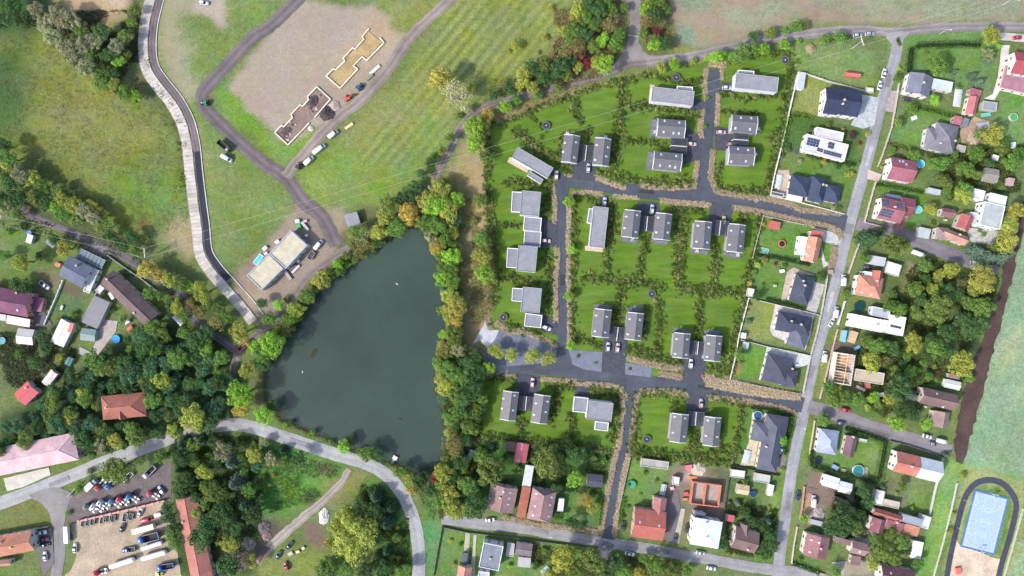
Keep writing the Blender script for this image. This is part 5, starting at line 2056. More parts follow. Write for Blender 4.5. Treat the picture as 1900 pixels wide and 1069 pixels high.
house('red roofed house below the white striped workshop', [('g', 'e78,64 152,-6 242,32', 3.6, 1.2, 'roof_seam', (196, 80, 88), (205, 195, 190))], chim='e150,30')
shed('white shed beside the bright red roof', 'g', 'c282,966 230,1034 266,1062', 2.8, .6, 'corrugated', (222, 210, 208))
house('red hip roofed villa in the dark wood', [('h', 'e556,78 796,56 800,188', 5.4, 3.0, 'roof_tile', (186, 112, 90), (206, 180, 165)), ('g', 'e655,205 650,140 700,138', 5.0, 2.4, 'roof_tile', (192, 110, 86), (206, 180, 165), dict(ro=.0))], chim='e590,140', name='villa', cat='house')
house('long pale pink roofed hall beside the main road', [('h', 'e-160,392 405,278 436,428', 5.0, 3.0, 'roof_tile', (250, 204, 196), (205, 195, 185))], 'hall', 'long_hall')
house('orange roofed house with grey gable at bottom left', [('g', 'e-120,868 172,815 206,925', 4.6, 2.8, 'roof_tile', (216, 142, 106), (205, 202, 200)), ('g', 'e-40,985 60,975 70,1010', 3.0, 1.0, 'roof_tile', (206, 150, 126), (205, 200, 196))], chim='e72,905 8,880')
house('long narrow orange roofed barn beside the truck yard', [('g', 'e966,646 1062,1130 1180,1105', 4.0, 2.0, 'roof_tile', (200, 126, 104), (196, 176, 160))], 'barn', 'long_barn', chim='e1008,770')
house('white building with flat cream roof in two parts beside the pond', [('f', 'y412,420 650,160 850,310', 5.2, 0, 'gravel', (194, 186, 162), (204, 214, 226), dict(pc=(168, 172, 182), pw=.5)), ('f', 'y165,660 404,420 583,568', 5.0, 0, 'gravel', (194, 186, 162), (204, 214, 226), dict(pc=(168, 172, 182), pw=.5))], 'building', 'flat_building')
box_pool('y232,520 312,415 362,440', 'turquoise rectangular pool beside the cream flat roof', (60, 205, 225))
shed('grey weathered shed on the pond corner', 'm', 'd470,118 540,96 566,160', 2.8, .4, 'corrugated', (136, 138, 146))
shed('silver corrugated store in the edge of the wood', 'g', 'c948,682 993,728 1010,712', 2.6, .3, 'metal', (196, 206, 214))
shed('green tarpaulin roofed shed below the striped workshop', 'g', 'c375,895 355,935 385,948', 2.2, .4, 'corrugated', (70, 130, 126))
shed('dark grey double shed in the western garden', 'm', 'c250,265 290,300 310,285', 2.2, .3, 'corrugated', (116, 116, 122))
shed('white caravan roofed hut by the garden tree', 'm', 'c140,265 170,275 192,232', 2.2, .2, 'paint', (228, 226, 222))
# pergola of the grey house
_pg = thing('pergola', 'glazed grey pergola behind the grey roofed house', 'pergola', (*W(P('c500,355')[0], 2.6), 0), math.radians(-26))
obj('frame', MB().box(-6.6, -2.2, 2.4, 6.6, -2.0, 2.6).box(-6.6, 2.0, 2.4, 6.6, 2.2, 2.6), 'metal', _pg, C(150, 154, 160))
for k in range(7):
    obj('glass_panel', cached('pgp', lambda: MB().box(-.85, -2.0, 2.5, .85, 2.0, 2.56)), 'clear_cover', _pg, C(150, 165, 175), (-5.7 + 1.9 * k, 0, 0))
for x in (-6.5, 0, 6.5):
    for y in (-2.1, 2.1):
        obj('post', cached('pgq', lambda: MB().box(-.08, -.08, 0, .08, .08, 2.4)), 'metal', _pg, C(150, 154, 160), (x, y, 0))

# ------------------------------------------------------------------ south gardens
house('brown roofed house behind the two big trees by the lower street', [('g', 'k330,558 302,695 452,716', 5.0, 2.6, 'roof_tile', (182, 144, 132), (196, 180, 170))], sky='k398,600 437,610 432,642 425,675', chim='k325,640 380,632')
house('long orange strip roofed barn with a white northern end', [('m', 'k468,742 502,572 552,576', 3.6, .5, 'roof_tile', (206, 122, 90), (205, 195, 180)), ('m', 'k500,572 520,455 568,458', 3.2, .4, 'corrugated', (212, 214, 214), (205, 205, 200))], 'barn', 'narrow_barn')
house('brown hip ended house beside the orange strip roof', [('h', 'k560,582 527,752 658,776', 5.2, 2.8, 'roof_tile', (182, 142, 134), (214, 205, 195), dict(hip=2.0))], sky='k580,616 573,684 562,735 666,638 657,680 650,742')
shed('grey gabled shed with tan side in the orchard garden', 'g', 'k862,508 948,516 942,582', 2.8, .9, 'roof_tile', (84, 88, 100), (190, 160, 130))
shed('narrow white shed beside the brown hip ended house', 'm', 'k694,712 702,640 734,646', 2.6, .2, 'paint', (232, 234, 236))
shed('red and grey roofed shed in the southern garden corner', 'g', 'k474,332 456,436 522,442', 2.6, .6, 'corrugated', (186, 100, 112))
shed('dark brown hut left of the red and grey shed', 'm', 'k412,328 470,334 465,385', 2.3, .3, 'wood', (112, 88, 84))
shed('small grey greenhouse by the pond corner garden', 'g', 'k215,370 195,418 222,424', 2.0, .4, 'clear_cover', (196, 206, 206), (180, 190, 186), name='greenhouse', cat='greenhouse')
house('tall white cube house with dark grey flat roof', [('f', 'k290,884 398,906 380,1042', 6.6, 0, 'gravel', (132, 136, 146), (230, 232, 236), dict(pc=(214, 216, 222))), ('f', 'k262,1042 322,1050 312,1100', 3.2, 0, 'gravel', (176, 184, 198), (220, 222, 226))], chim='k325,970')
house('orange roofed cottage with dark shed at bottom edge', [('g', 'k150,1008 135,1100 212,1112', 4.0, 2.0, 'roof_tile', (216, 152, 122), (210, 200, 190)), ('m', 'k165,1002 172,940 202,946', 2.6, .2, 'roof_seam', (96, 98, 108), (150, 150, 155))])
shed('pale flat roofed pavilion beside the white cube house', 'f', 'k420,886 412,958 452,964', 2.6, 0, 'concrete', (184, 186, 190))
house('brown grey roofed outbuilding right of the white cube house', [('g', 'k470,880 560,892 548,962', 3.0, 1.0, 'roof_tile', (138, 126, 122), (205, 200, 195)), ('m', 'k480,962 550,968 538,1022', 2.6, .3, 'roof_seam', (170, 168, 168), (215, 212, 208))], 'outbuilding', 'outbuilding')
house('red L shaped roofed house beside the lower street', [('g', 'l92,852 264,876 276,716', 5.0, 3.0, 'roof_tile', (204, 112, 92), (212, 180, 160)), ('g', 'l218,632 204,735 276,742', 4.2, 1.6, 'roof_tile', (190, 124, 114), (206, 190, 180))], sky='l245,787 140,768')
house('white roofed tall house on the lower street', [('h', 'l440,745 415,892 570,930', 6.6, 1.6, 'roof_seam', (224, 232, 238), (236, 236, 238)), ('m', 'l440,740 500,748 504,720', 5.0, .2, 'roof_seam', (90, 96, 110), (190, 190, 195))], chim='l508,775 505,850')
house('brown roofed house with porch gable at the street corner', [('g', 'l640,910 770,945 790,828', 5.0, 2.6, 'roof_tile', (140, 112, 102), (226, 216, 205)), ('g', 'l698,780 690,870 740,876', 4.6, 2.0, 'roof_tile', (146, 118, 108), (205, 195, 186)), ('f', 'l697,775 738,780 736,808', 3.0, 0, 'metal', (86, 92, 104), (150, 150, 150))], chim='l735,922')
house('large dark grey hip roofed bungalow with a round pool', [('h', 'l838,178 782,478 892,492', 3.4, 3.0, 'roof_tile', (104, 108, 118), (226, 216, 200)), ('h', 'l840,172 962,194 925,330', 3.4, 2.2, 'roof_tile', (86, 92, 106), (226, 216, 200)), ('h', 'l768,215 748,318 866,340', 3.3, 2.0, 'roof_tile', (112, 116, 126), (226, 216, 200))], chim='l835,355', name='bungalow')
round_pool('l790,185', 2.1, 'dark blue round pool in the corner of the grey bungalow', (52, 90, 130))
box_pool('l702,440 718,370 758,376', 'glazed rectangular pool beside the grey bungalow', (130, 200, 210), (220, 210, 190), cover=True)
shed('beige gabled playhouse under a round tree', 'g', 'l680,560 745,572 738,625', 2.4, .9, 'wood', (206, 182, 150), name='playhouse', cat='playhouse')
shed('small crimson roofed shed by the brown roofed house', 'm', 'l612,765 658,772 668,736', 2.3, .4, 'roof_seam', (186, 92, 104))
shed('white flat shed at the hedge below the grey bungalow', 'f', 'l642,480 720,490 706,530', 2.4, 0, 'paint', (222, 220, 214))
shed('pale grey flat shed below the grey bungalow', 'f', 'l777,500 860,515 850,560', 2.4, 0, 'concrete', (190, 188, 182))
shed('upright white shed in the vegetable garden', 'g', 'l850,562 838,622 870,628', 2.4, .4, 'paint', (232, 232, 230))
round_pool('l765,615', 1.5, 'dark blue round pool in the vegetable garden', (44, 70, 110), (60, 80, 120))
round_pool('l95,565', 1.9, 'green round trampoline pool in the long southern garden', (70, 160, 120), (90, 150, 130))
box_pool('k600,1040 640,1010 652,1045', 'pale blue splash pool in the bottom garden', (150, 190, 220))
shed('flat grey roofed sheds row at the top of the long southern garden', 'f', 'l150,420 300,440 290,482', 2.5, 0, 'concrete', (166, 164, 158))
shed('white container beside the brick shell', 'f', 'l325,520 360,525 352,570', 2.4, 0, 'paint', (214, 218, 224), name='container', cat='container')
shed('long glass cold frame left of the brick shell', 'g', 'l262,560 248,620 278,624', 1.2, .3, 'clear_cover', (196, 205, 205), (170, 175, 172), name='cold_frame', cat='cold frame')


def shell(label, s, h, cells, wall=(206, 136, 108), floor=(176, 160, 152), name='house_shell', rafters=0):
    """roofless walls of a house being built"""
    cen, L, Wd, ang = frame_of(s, h)
    r = thing(name, label, 'house shell', (cen.x, cen.y, ZS[0]), ang)
    X, Y, w_ = L / 2, Wd / 2, .45
    for q in ((-X, -Y, X, -Y + w_), (-X, Y - w_, X, Y), (-X, -Y + w_, -X + w_, Y - w_), (X - w_, -Y + w_, X, Y - w_)):
        obj('brick_wall', MB().box(q[0], q[1], 0, q[2], q[3], h), 'roof_tile', r, C(*wall))
    for x in cells:
        obj('inner_wall', MB().box(x * L - .2, -Y + w_ + .004, 0, x * L + .2, Y - w_ - .004, h - .01), 'roof_tile', r, C(*wall))
    obj('floor_slab', MB().box(-X + w_ + .004, -Y + w_ + .004, 0, X - w_ - .004, Y - w_ - .004, .3), 'concrete', r, C(*floor))
    for k in range(rafters):
        x = -X + .5 + (2 * X - 1) * k / max(1, rafters - 1)
        mb = MB()
        mb.tube((x, -Y, h), (x, 0, h + 1.8), .11, n=4)
        mb.tube((x, 0, h + 1.8), (x, Y, h), .11, n=4)
        obj('rafter', mb, 'wood', r, C(226, 206, 170))
    if rafters:
        obj('ridge_beam', MB().tube((-X, 0, h + 1.8), (X, 0, h + 1.8), .13, n=4), 'wood', r, C(222, 200, 160))
    return r


shell('orange brick building shell with two open rooms', 'l432,548 590,568 570,690', 3.0, (-.03,))
shell('house being built with open timber rafters beside the street', 'o392,456 366,625 470,640', 4.4, (.1,), (232, 222, 212), (206, 170, 140), rafters=11)
shed('flat tan roofed annex of the timber raftered house', 'f', 'o500,547 657,572 642,635', 3.0, 0, 'gravel', (190, 176, 156), (214, 208, 200), name='annex', cat='annex')

# ------------------------------------------------------------------ east of the new lawns
NAVY, DG = (60, 70, 94), (84, 90, 106)
house('navy roofed white double house behind the white garden wall', [('g', 'h1165,242 1245,252 1215,396', 6.0, 2.2, 'roof_tile', NAVY, (236, 234, 234)), ('g', 'h1247,250 1362,268 1332,408', 6.0, 2.4, 'roof_tile', NAVY, (236, 234, 234))], chim='h1258,318 1252,338')
house('flat pale roofed house covered with solar panels', [('f', 'h1060,500 1290,560 1268,652', 4.0, 0, 'concrete', (206, 204, 202), (236, 234, 230), dict(pc=(226, 224, 220))), ('f', 'h1115,462 1265,494 1250,540', 3.8, 0, 'concrete', (200, 198, 198), (230, 228, 224), dict(pc=(222, 220, 216)))],
      solar=[('h1068,518 1134,534 1122,576', 4, 3), ('h1120,574 1152,584 1146,604', 2, 2), ('h1184,542 1216,552 1206,586', 2, 2), ('h1156,586 1254,612 1248,634', 7, 2)], chim='h1168,560')
house('dark blue roofed bungalow with a glazed pool by the new road', [('h', 'h975,722 1085,742 1066,850', 3.2, 2.2, 'roof_tile', (72, 84, 106), (230, 224, 220)), ('h', 'h1092,730 1060,866 1145,886', 3.4, 2.4, 'roof_tile', (72, 84, 106), (230, 224, 220)), ('h', 'h1170,776 1250,792 1228,884', 3.2, 2.0, 'roof_tile', (72, 84, 106), (230, 224, 220)), ('m', 'h945,862 1030,880 1036,848', 2.6, .2, 'roof_seam', (214, 214, 214), (225, 220, 216))], chim='h1143,782 1168,784', name='bungalow')
box_pool('h880,800 895,722 930,728', 'glazed rectangular pool beside the dark blue bungalow', (170, 205, 212), (205, 200, 195), cover=True)
shed('white and grey shed at the top of the white garden wall', 'm', 'h1004,250 1018,158 1056,166', 2.6, .3, 'roof_seam', (190, 198, 206), (235, 235, 235))
shed('dark grey pool house at the corner of the new road', 'f', 'h866,815 935,830 930,850', 2.4, 0, 'metal', (84, 92, 110))
shed('red roofed playhouse standing on the open north-east grass', 'g', 'm445,392 525,402 520,428', 2.2, .9, 'roof_tile', (222, 120, 102), (190, 120, 96), name='playhouse', cat='playhouse')
shed('white meter hut beside the street', 'f', 'm556,480 598,486 592,512', 1.8, 0, 'paint', (220, 216, 212))
house('orange roofed house with white terrace below the new road', [('g', 'j1068,172 1040,306 1115,326', 5.0, 2.2, 'roof_tile', (232, 152, 116), (235, 230, 225), dict(ro=.0)), ('m', 'j1078,172 1145,184 1148,150', 4.0, .4, 'roof_tile', (216, 118, 92), (225, 215, 205)), ('f', 'j1018,172 1058,178 1038,278', 2.8, 0, 'concrete', (222, 222, 220), (226, 226, 224))], sky='j1073,230 1106,242 1066,282 1058,270')
house('dark grey hip roofed bungalow with tan terrace', [('h', 'j1002,376 960,526 1066,552', 3.4, 2.6, 'roof_tile', (82, 88, 100), (225, 218, 206))], chim='j1036,420 1042,445', name='bungalow')
house('dark blue grey hip roofed bungalow with front hip toned as sunlit', [('h', 'j905,584 1092,622 1066,726', 3.4, 2.6, 'roof_tile', (76, 82, 98), (222, 218, 212)), ('h', 'j980,660 945,768 1046,798', 3.4, 2.2, 'roof_tile', (112, 118, 130), (222, 218, 212))], chim='j970,640 1020,658', name='bungalow')  # front hip: sunlit slope painted as a lighter grey of the same roof
house('charcoal hip roofed bungalow beside the lower new road', [('h', 'j846,814 990,850 955,1000', 3.4, 2.8, 'roof_tile', (88, 92, 104), (224, 222, 220)), ('h', 'j932,905 1012,918 992,1010', 3.3, 2.0, 'roof_tile', (88, 92, 104), (224, 222, 220))], chim='j985,905', name='bungalow')
shed('red roofed playhouse in the corner below the new road', 'm', 'j848,128 908,140 914,98', 2.2, .5, 'roof_tile', (212, 112, 94), (180, 110, 90), name='playhouse', cat='playhouse')
trampoline('j922,215', 'black trampoline with orange rim below the red playhouse', 1.75, (40, 40, 46), (206, 110, 84), None, False)
box_pool('j800,265 845,275 858,245', 'small green covered sandpit by the hedge', (120, 170, 150), (170, 200, 190))
shed('white cube hut at the lawn hedge corner', 'f', 'j726,502 762,510 768,464', 2.2, 0, 'paint', (230, 228, 226))
shed('pale blue roofed hut at the walled corner', 'm', 'j695,735 722,740 728,708', 2.2, .2, 'roof_seam', (196, 206, 208))
shed('pale green roofed hut below the walled corner', 'm', 'j706,792 735,798 742,760', 2.2, .2, 'roof_seam', (186, 198, 192))
# beyond the street
GM = (150, 146, 150)
house('grey gabled house with pale flat extension by the northern street', [('g', 'm797,396 770,508 900,528', 4.6, 2.2, 'roof_tile', (132, 136, 146), (232, 230, 228)), ('f', 'm926,432 1034,454 1022,506', 3.2, 0, 'paint', (196, 208, 222), (215, 215, 215))], chim='m863,460')
house('grey hip roofed house with white front terrace', [('h', 'm945,670 1068,698 1022,848', 4.2, 2.8, 'roof_tile', (136, 134, 138), (225, 222, 220)), ('h', 'm892,702 960,714 930,826', 3.6, 1.8, 'roof_tile', (142, 140, 144), (225, 222, 220))], chim='m962,790 1050,775')
house('mauve red roofed house with white gable by the street', [('g', 'm692,864 830,890 800,1008', 5.2, 2.8, 'roof_tile', (176, 104, 112), (240, 234, 232))], sky='m745,885 765,888 778,905')
house('mauve red roofed house covered with solar panels', [('g', 'n640,312 770,342 738,458', 5.2, 2.6, 'roof_tile', (176, 106, 112), (236, 226, 222)), ('g', 'n752,312 828,328 802,426', 4.0, 1.6, 'roof_tile', (156, 88, 96), (214, 190, 186)), ('m', 'n664,322 742,336 748,308', 3.4, .2, 'metal', (96, 104, 120), (180, 170, 170))],
      solar=[('n646,326 684,334 674,366', 3, 3), ('n730,342 758,350 750,384', 2, 3), ('n640,376 706,392 692,430', 5, 3)], chim='n706,370')
house('white house on the eastern side with a big grey terrace roof', [('f', 'n1210,338 1322,364 1297,494', 6.0, 0, 'concrete', (172, 178, 178), (236, 236, 236), dict(pc=(228, 230, 230))), ('f', 'n1242,290 1332,312 1322,362', 5.4, 0, 'concrete', (222, 226, 230), (232, 232, 232)), ('f', 'n1150,266 1212,282 1198,334', 4.4, 0, 'concrete', (220, 216, 214), (234, 232, 230)), ('f', 'n1132,396 1178,404 1166,466', 3.4, 0, 'concrete', (186, 190, 194), (225, 225, 225))])
house('red and tan roofed cottage cluster by the side street', [('g', 'n985,482 1116,534 1096,582', 4.0, 1.8, 'roof_tile', (206, 152, 126), (215, 205, 195)), ('g', 'n1082,402 1050,478 1120,500', 4.2, 1.6, 'roof_tile', (196, 104, 98), (215, 200, 192)), ('g', 'n972,372 1046,384 1036,430', 3.4, 1.2, 'roof_tile', (160, 110, 110), (205, 195, 190)), ('h', 'n945,478 1010,486 985,550', 3.8, 1.4, 'roof_tile', (166, 140, 132), (205, 200, 195))], chim='n1068,522 1000,440')
shed('grey roofed carport shed beside the side street', 'm', 'n836,530 900,545 912,492', 2.4, .3, 'corrugated', (176, 186, 186))
house('orange roofed house with white dormer near the round dark pool', [('h', 'n515,738 652,764 626,876', 5.0, 2.8, 'roof_tile', (224, 152, 118), (236, 230, 224)), ('g', 'n592,716 578,800 634,812', 4.8, 2.2, 'roof_tile', (204, 116, 92), (220, 210, 200)), ('f', 'n548,722 592,730 584,762', 4.6, 0, 'paint', (214, 214, 216), (225, 225, 225))], chim='n610,775', sky='n535,840 590,852')
shed('white flat roofed carport by the side street trees', 'f', 'n674,666 752,690 730,752', 2.8, 0, 'paint', (234, 232, 232), name='carport_shed', cat='carport')
shed('grey ribbed long shed behind the white carport', 'm', 'n566,682 656,698 672,650', 2.6, .3, 'corrugated', (186, 190, 194))
house('long white flat roofed house with grey upper block', [('f', 'n476,956 656,992 640,1060', 3.8, 0, 'paint', (234, 236, 240), (240, 240, 240), dict(pc=(238, 238, 240))), ('f', 'n692,962 776,978 766,1082', 4.4, 0, 'paint', (232, 236, 240), (240, 240, 240), dict(pc=(238, 238, 240))), ('f', 'n655,990 700,1000 680,1064', 4.0, 0, 'paint', (230, 234, 238), (236, 236, 238)), ('f', 'n592,916 690,936 682,984', 3.4, 0, 'concrete', (176, 184, 192), (215, 215, 220))], solar=[('n676,1012 752,1028 748,1042', 5, 1)], chim='n615,1018')
round_pool('n520,918', 2.5, 'dark green round pool behind the orange dormer house', (30, 64, 66), (50, 80, 80))
round_pool('m855,903', 1.9, 'bright cyan round pool beside the mauve house', (90, 205, 225))
round_pool('n843,383', 1.75, 'cyan round pool beside the solar mauve house', (110, 205, 205))
round_pool('m1367,645', 1.9, 'green covered round pool in a sandy ring', (80, 160, 100), (215, 200, 180))
round_pool('x1277,888', 1.9, 'bright blue round pool by the western drive', (50, 160, 220), (80, 180, 230))
round_pool('c12,808', 1.6, 'teal round pool at the left edge', (90, 160, 165), (130, 180, 185))
box_pool('m1032,585 1046,488 1086,494', 'white covered rectangular pool beside the red outbuildings', (206, 222, 222), (225, 222, 214), cover=True)
house('row of red roofed outbuildings beside the covered pool', [('g', 'm1124,528 1102,626 1154,644', 3.6, 1.4, 'roof_tile', (208, 122, 116), (225, 215, 210)), ('m', 'm1120,520 1180,538 1188,500', 3.0, .3, 'roof_tile', (186, 110, 114), (205, 190, 186)), ('m', 'm1030,682 1076,692 1088,646', 2.8, .3, 'roof_tile', (196, 116, 118), (210, 196, 190)), ('m', 'm1080,698 1110,706 1122,656', 2.8, .3, 'roof_seam', (120, 124, 136), (190, 188, 186))], 'outbuilding', 'outbuilding')
shed('grey flat garage at the end of the pale curved drive', 'f', 'm1202,556 1278,566 1270,614', 2.8, 0, 'metal', (148, 152, 162), name='garage', cat='garage')
house('white house with red roof and pink terrace roof at the right edge', [('g', 'm1372,282 1470,300 1450,420', 6.0, 2.4, 'roof_tile', (196, 88, 92), (240, 236, 234)), ('f', 'm1325,362 1480,400 1455,520', 3.2, 0, 'roof_tile', (190, 134, 138), (230, 220, 218), dict(pc=(200, 150, 150)))])
shed('weathered grey timber hut in the eastern orchard', 'g', 'm1216,922 1290,936 1276,1010', 2.6, .8, 'wood', (146, 140, 136))
shed('tiny pink roofed hut at the eastern fence', 'm', 'm1330,1020 1366,1026 1374,984', 2.0, .3, 'roof_tile', (206, 170, 160))
shed('white sheet roofed lean-to in the eastern orchard', 'm', 'm1246,878 1280,888 1296,862', 2.0, .2, 'paint', (226, 226, 222))
shed('beige roofed shed under the hip roofed house', 'f', 'm1062,796 1106,806 1098,840', 2.2, 0, 'concrete', (176, 168, 158))
shed('grey roofed lean-to in the eastern shrubs', 'm', 'n890,288 962,304 968,276', 2.2, .3, 'corrugated', (176, 182, 190))
house('brown roofed L shaped house beside the ploughed strip', [('g', 'o868,648 1062,692 1036,778', 4.6, 2.4, 'roof_tile', (140, 112, 102), (206, 190, 175)), ('g', 'o932,776 918,862 1002,882', 4.4, 2.0, 'roof_tile', (164, 136, 122), (210, 196, 182))], sky='o948,685 985,760', chim='o892,760')
shed('white plastic greenhouse beside the ploughed strip', 'g', 'o995,602 1080,622 1070,668', 2.4, .5, 'clear_cover', (236, 240, 236), (225, 232, 226), name='greenhouse', cat='greenhouse')
shed('brown roofed shed above the white plastic greenhouse', 'm', 'o1008,596 1068,608 1074,584', 2.4, .3, 'wood', (140, 118, 104))
shed('half timbered shed with blue tarpaulin by the street', 'm', 'o455,398 492,410 505,346', 2.6, .4, 'wood', (200, 172, 138))
shed('blue tarpaulin lean-to left of the half timbered shed', 'm', 'o418,398 440,402 452,338', 2.4, .2, 'plastic', (120, 190, 220))
house('pale blue grey hip roofed bungalow at the lower side street', [('h', 'p296,252 278,386 378,402', 3.6, 2.6, 'roof_tile', (176, 186, 202), (226, 224, 222)), ('m', 'p378,398 398,342 412,292', 3.2, .2, 'roof_tile', (150, 160, 178), (215, 212, 210))] if False else [('h', 'p300,254 280,386 388,402', 3.6, 2.6, 'roof_tile', (176, 186, 202), (226, 224, 222))], name='bungalow')
house('small dark and red roofed cottage beside the hedged lawn', [('g', 'p448,292 424,402 484,416', 3.2, 1.4, 'roof_tile', (136, 104, 106), (226, 214, 200)), ], chim='p478,300', name='cottage')
house('white gabled house, half red roof and half silver roof', [('g', 'p724,380 852,410 824,520', 5.0, 2.6, 'roof_tile', (214, 128, 104), (236, 232, 230)), ('g', 'p854,411 980,441 940,552', 4.6, 2.4, 'roof_seam', (190, 196, 206), (220, 218, 216))], chim='p795,460')
house('white twin roofed workshop above the dark trees', [('g', 'p328,506 412,532 390,592', 3.0, .8, 'roof_seam', (226, 228, 232), (225, 222, 218)), ('g', 'p414,544 482,562 468,620', 3.0, .7, 'roof_seam', (222, 226, 232), (225, 222, 218))], 'workshop', 'workshop', door=False)
house('row of joined red, orange and grey roofed houses', [('g', 'p592,742 572,816 642,840', 4.6, 2.0, 'roof_tile', (158, 96, 100), (225, 215, 205)), ('g', 'p602,692 752,738 742,774', 4.0, 1.2, 'roof_tile', (196, 112, 96), (215, 200, 190)), ('m', 'p658,806 752,832 766,780', 4.0, .6, 'roof_tile', (172, 104, 106), (215, 200, 190)), ('m', 'p758,830 836,852 862,802', 4.0, .6, 'roof_tile', (222, 146, 112), (215, 205, 195)), ('m', 'p750,768 858,798 868,756', 4.6, .4, 'roof_seam', (146, 152, 164), (205, 205, 205)), ('f', 'p868,732 914,746 898,812', 3.2, 0, 'paint', (206, 208, 210), (220, 220, 218))], chim='p720,770')
house('pink roofed house with dark side slope at the street corner', [('g', 'p230,832 206,950 332,984', 4.8, 2.4, 'roof_tile', (172, 118, 114), (226, 216, 206))], sky='p255,872 246,938 290,880', chim='p298,912')
house('tan and brown roofed house behind the corner house', [('g', 'p480,872 566,894 546,960', 4.2, 1.6, 'roof_tile', (170, 136, 126), (222, 212, 202)), ('m', 'p380,880 470,905 480,875', 3.0, .4, 'roof_tile', (150, 120, 112), (205, 195, 186)), ('m', 'p468,1004 520,1012 530,962', 3.0, .3, 'roof_tile', (150, 112, 110), (205, 195, 186))], sky='p520,935')
house('dark red roofed house with solar panels at the bottom edge', [('g', 'p640,1010 822,1040 800,1120', 5.0, 2.4, 'roof_tile', (128, 84, 90), (226, 220, 214))], solar=[('p690,975 742,986 736,1010', 4, 1)], sky='p690,1050')
shed('long white sheet roofed shed beside the green strip', 'm', 'p797,966 855,976 868,882', 2.8, .3, 'corrugated', (226, 228, 226))
shed('white patio roof above the row of joined houses', 'f', 'p612,592 660,602 642,682', 2.8, 0, 'paint', (230, 228, 226), name='patio_roof', cat='patio roof')
shed('tan patio roof above the row of joined houses', 'f', 'p652,642 742,662 734,700', 2.6, 0, 'concrete', (200, 186, 168), name='patio_roof', cat='patio roof')
shed('pale blue canopy beside the small cottage', 'f', 'p522,310 560,318 556,334', 2.2, 0, 'plastic', (206, 214, 222), name='canopy', cat='canopy')
shed('grey lean-to above the pink corner house', 'm', 'p245,780 310,796 318,770', 2.2, .2, 'corrugated', (170, 172, 178))
round_pool('p512,488', 2.6, 'round pool with white rim on a wooden deck', (60, 130, 130), (225, 232, 236))
trampoline('p288,435', 'black trampoline at the hedge of the pale blue bungalow', 1.8, (30, 34, 48), (50, 54, 70), None, False)
_d = frame_of('p487,462 565,466 560,530', 0)
tag(obj('wooden_deck', MB().box(-_d[1] / 2, -_d[2] / 2, 0, _d[1] / 2, _d[2] / 2, .08), 'wood', None, C(150, 146, 120), (_d[0].x, _d[0].y, ZS[0]), _d[3]), 'weathered wooden deck under the white rimmed round pool', 'deck')
# ------------------------------------------------------------------ walls, fences, hedges
WALLC = (226, 222, 214)
wall_path('garden_wall', 'white garden wall along the eastern edge of the new lawns', 'h1015,160 960,400 920,580 885,720 860,840', 1.5, .3, 'plaster', WALLC, 4)
wall_path('garden_wall', 'low white wall along the north side of the upper new road end', 'h860,840 1000,870 1130,905 1270,942', 1.0, .25, 'plaster', WALLC, 4)
wall_path('garden_wall', 'pale wall north of the navy roofed double house', 'h1060,168 1190,212 1300,240 1385,262', 1.4, .25, 'plaster', (206, 204, 198), 4)
wall_path('fence', 'pale fence round the garden with the orange rimmed trampoline', 'j762,292 822,60 1050,110', 1.3, .1, 'paint', (206, 204, 196), 4)
wall_path('garden_wall', 'white wall left of the mown rectangular lawn', 'j742,515 690,712 668,840 638,962', 1.4, .25, 'plaster', WALLC, 4)
wall_path('garden_wall', 'pale wall between the tan terrace bungalow and the mown lawn', 'j742,515 890,550 1060,590 1135,610', 1.2, .22, 'plaster', (206, 204, 196), 4)
wall_path('garden_wall', 'pale wall between the two lowest walled bungalows', 'j700,745 840,782 960,806 1080,832', 1.2, .22, 'plaster', (206, 204, 196), 4)
wall_path('fence', 'pale fence along the lower new road end', 'j638,962 760,990 900,1020 1032,1042', 1.1, .1, 'paint', (190, 190, 180), 4)
wall_path('garden_wall', 'white pillared wall along the west side of the street', 'j1180,372 1150,560 1120,700 1082,840 1042,1040', 1.3, .22, 'plaster', (206, 200, 192), 3.4)
wall_path('garden_wall', 'pale pillared wall east of the street by the grey gabled house', 'm740,460 722,580 700,700 650,850 622,920', 1.3, .22, 'plaster', (198, 190, 182), 3.4)
wall_path('garden_wall', 'pillared wall in front of the solar mauve house', 'n612,230 580,340 550,452 640,475', 1.3, .22, 'plaster', (206, 190, 180), 3.4)
wall_path('garden_wall', 'pale pillared wall in front of the orange dormer house', 'n525,555 495,640 462,735', 1.3, .22, 'plaster', (206, 196, 188), 3.4)
wall_path('garden_wall', 'white wall at the street end of the long white house', 'n442,890 420,960 402,1020', 1.5, .3, 'plaster', (226, 222, 216), 3.4)
wall_path('garden_wall', 'tan pillared wall in front of the timber raftered house', 'o402,330 362,480 330,620 302,715', 1.2, .22, 'plaster', (206, 186, 166), 3.4)
wall_path('garden_wall', 'tan wall in front of the pale blue bungalow', 'p275,215 262,300 245,400', 1.2, .22, 'plaster', (206, 190, 170), 3.4)
wall_path('garden_wall', 'pink brown wall along the junk yard by the street', 'p218,580 205,700 190,760', 1.3, .25, 'plaster', (196, 160, 140), 3.4)
wall_path('garden_wall', 'pale wall round the pink corner house', 'p178,800 160,900 148,1000 240,1030 330,1062', 1.1, .22, 'plaster', (206, 196, 180), 3.4)
wall_path('fence', 'grey fence beside the lower side street', 'p690,325 790,350 900,385 985,420', 1.4, .1, 'metal', (150, 152, 154), 4)
wall_path('fence', 'white fence between the silver roof and the green strip', 'p985,420 950,560 910,735', 1.5, .12, 'paint', (214, 218, 218), 4)
wall_path('fence', 'thin white fence line west of the running track', 'p1060,560 1030,700 985,880 930,1075', 1.0, .12, 'metal', (214, 214, 206), 5)
wall_path('fence', 'thin pale fence line east of the running track', 'p1425,700 1380,860 1320,1075', 1.0, .12, 'metal', (200, 204, 190), 5)
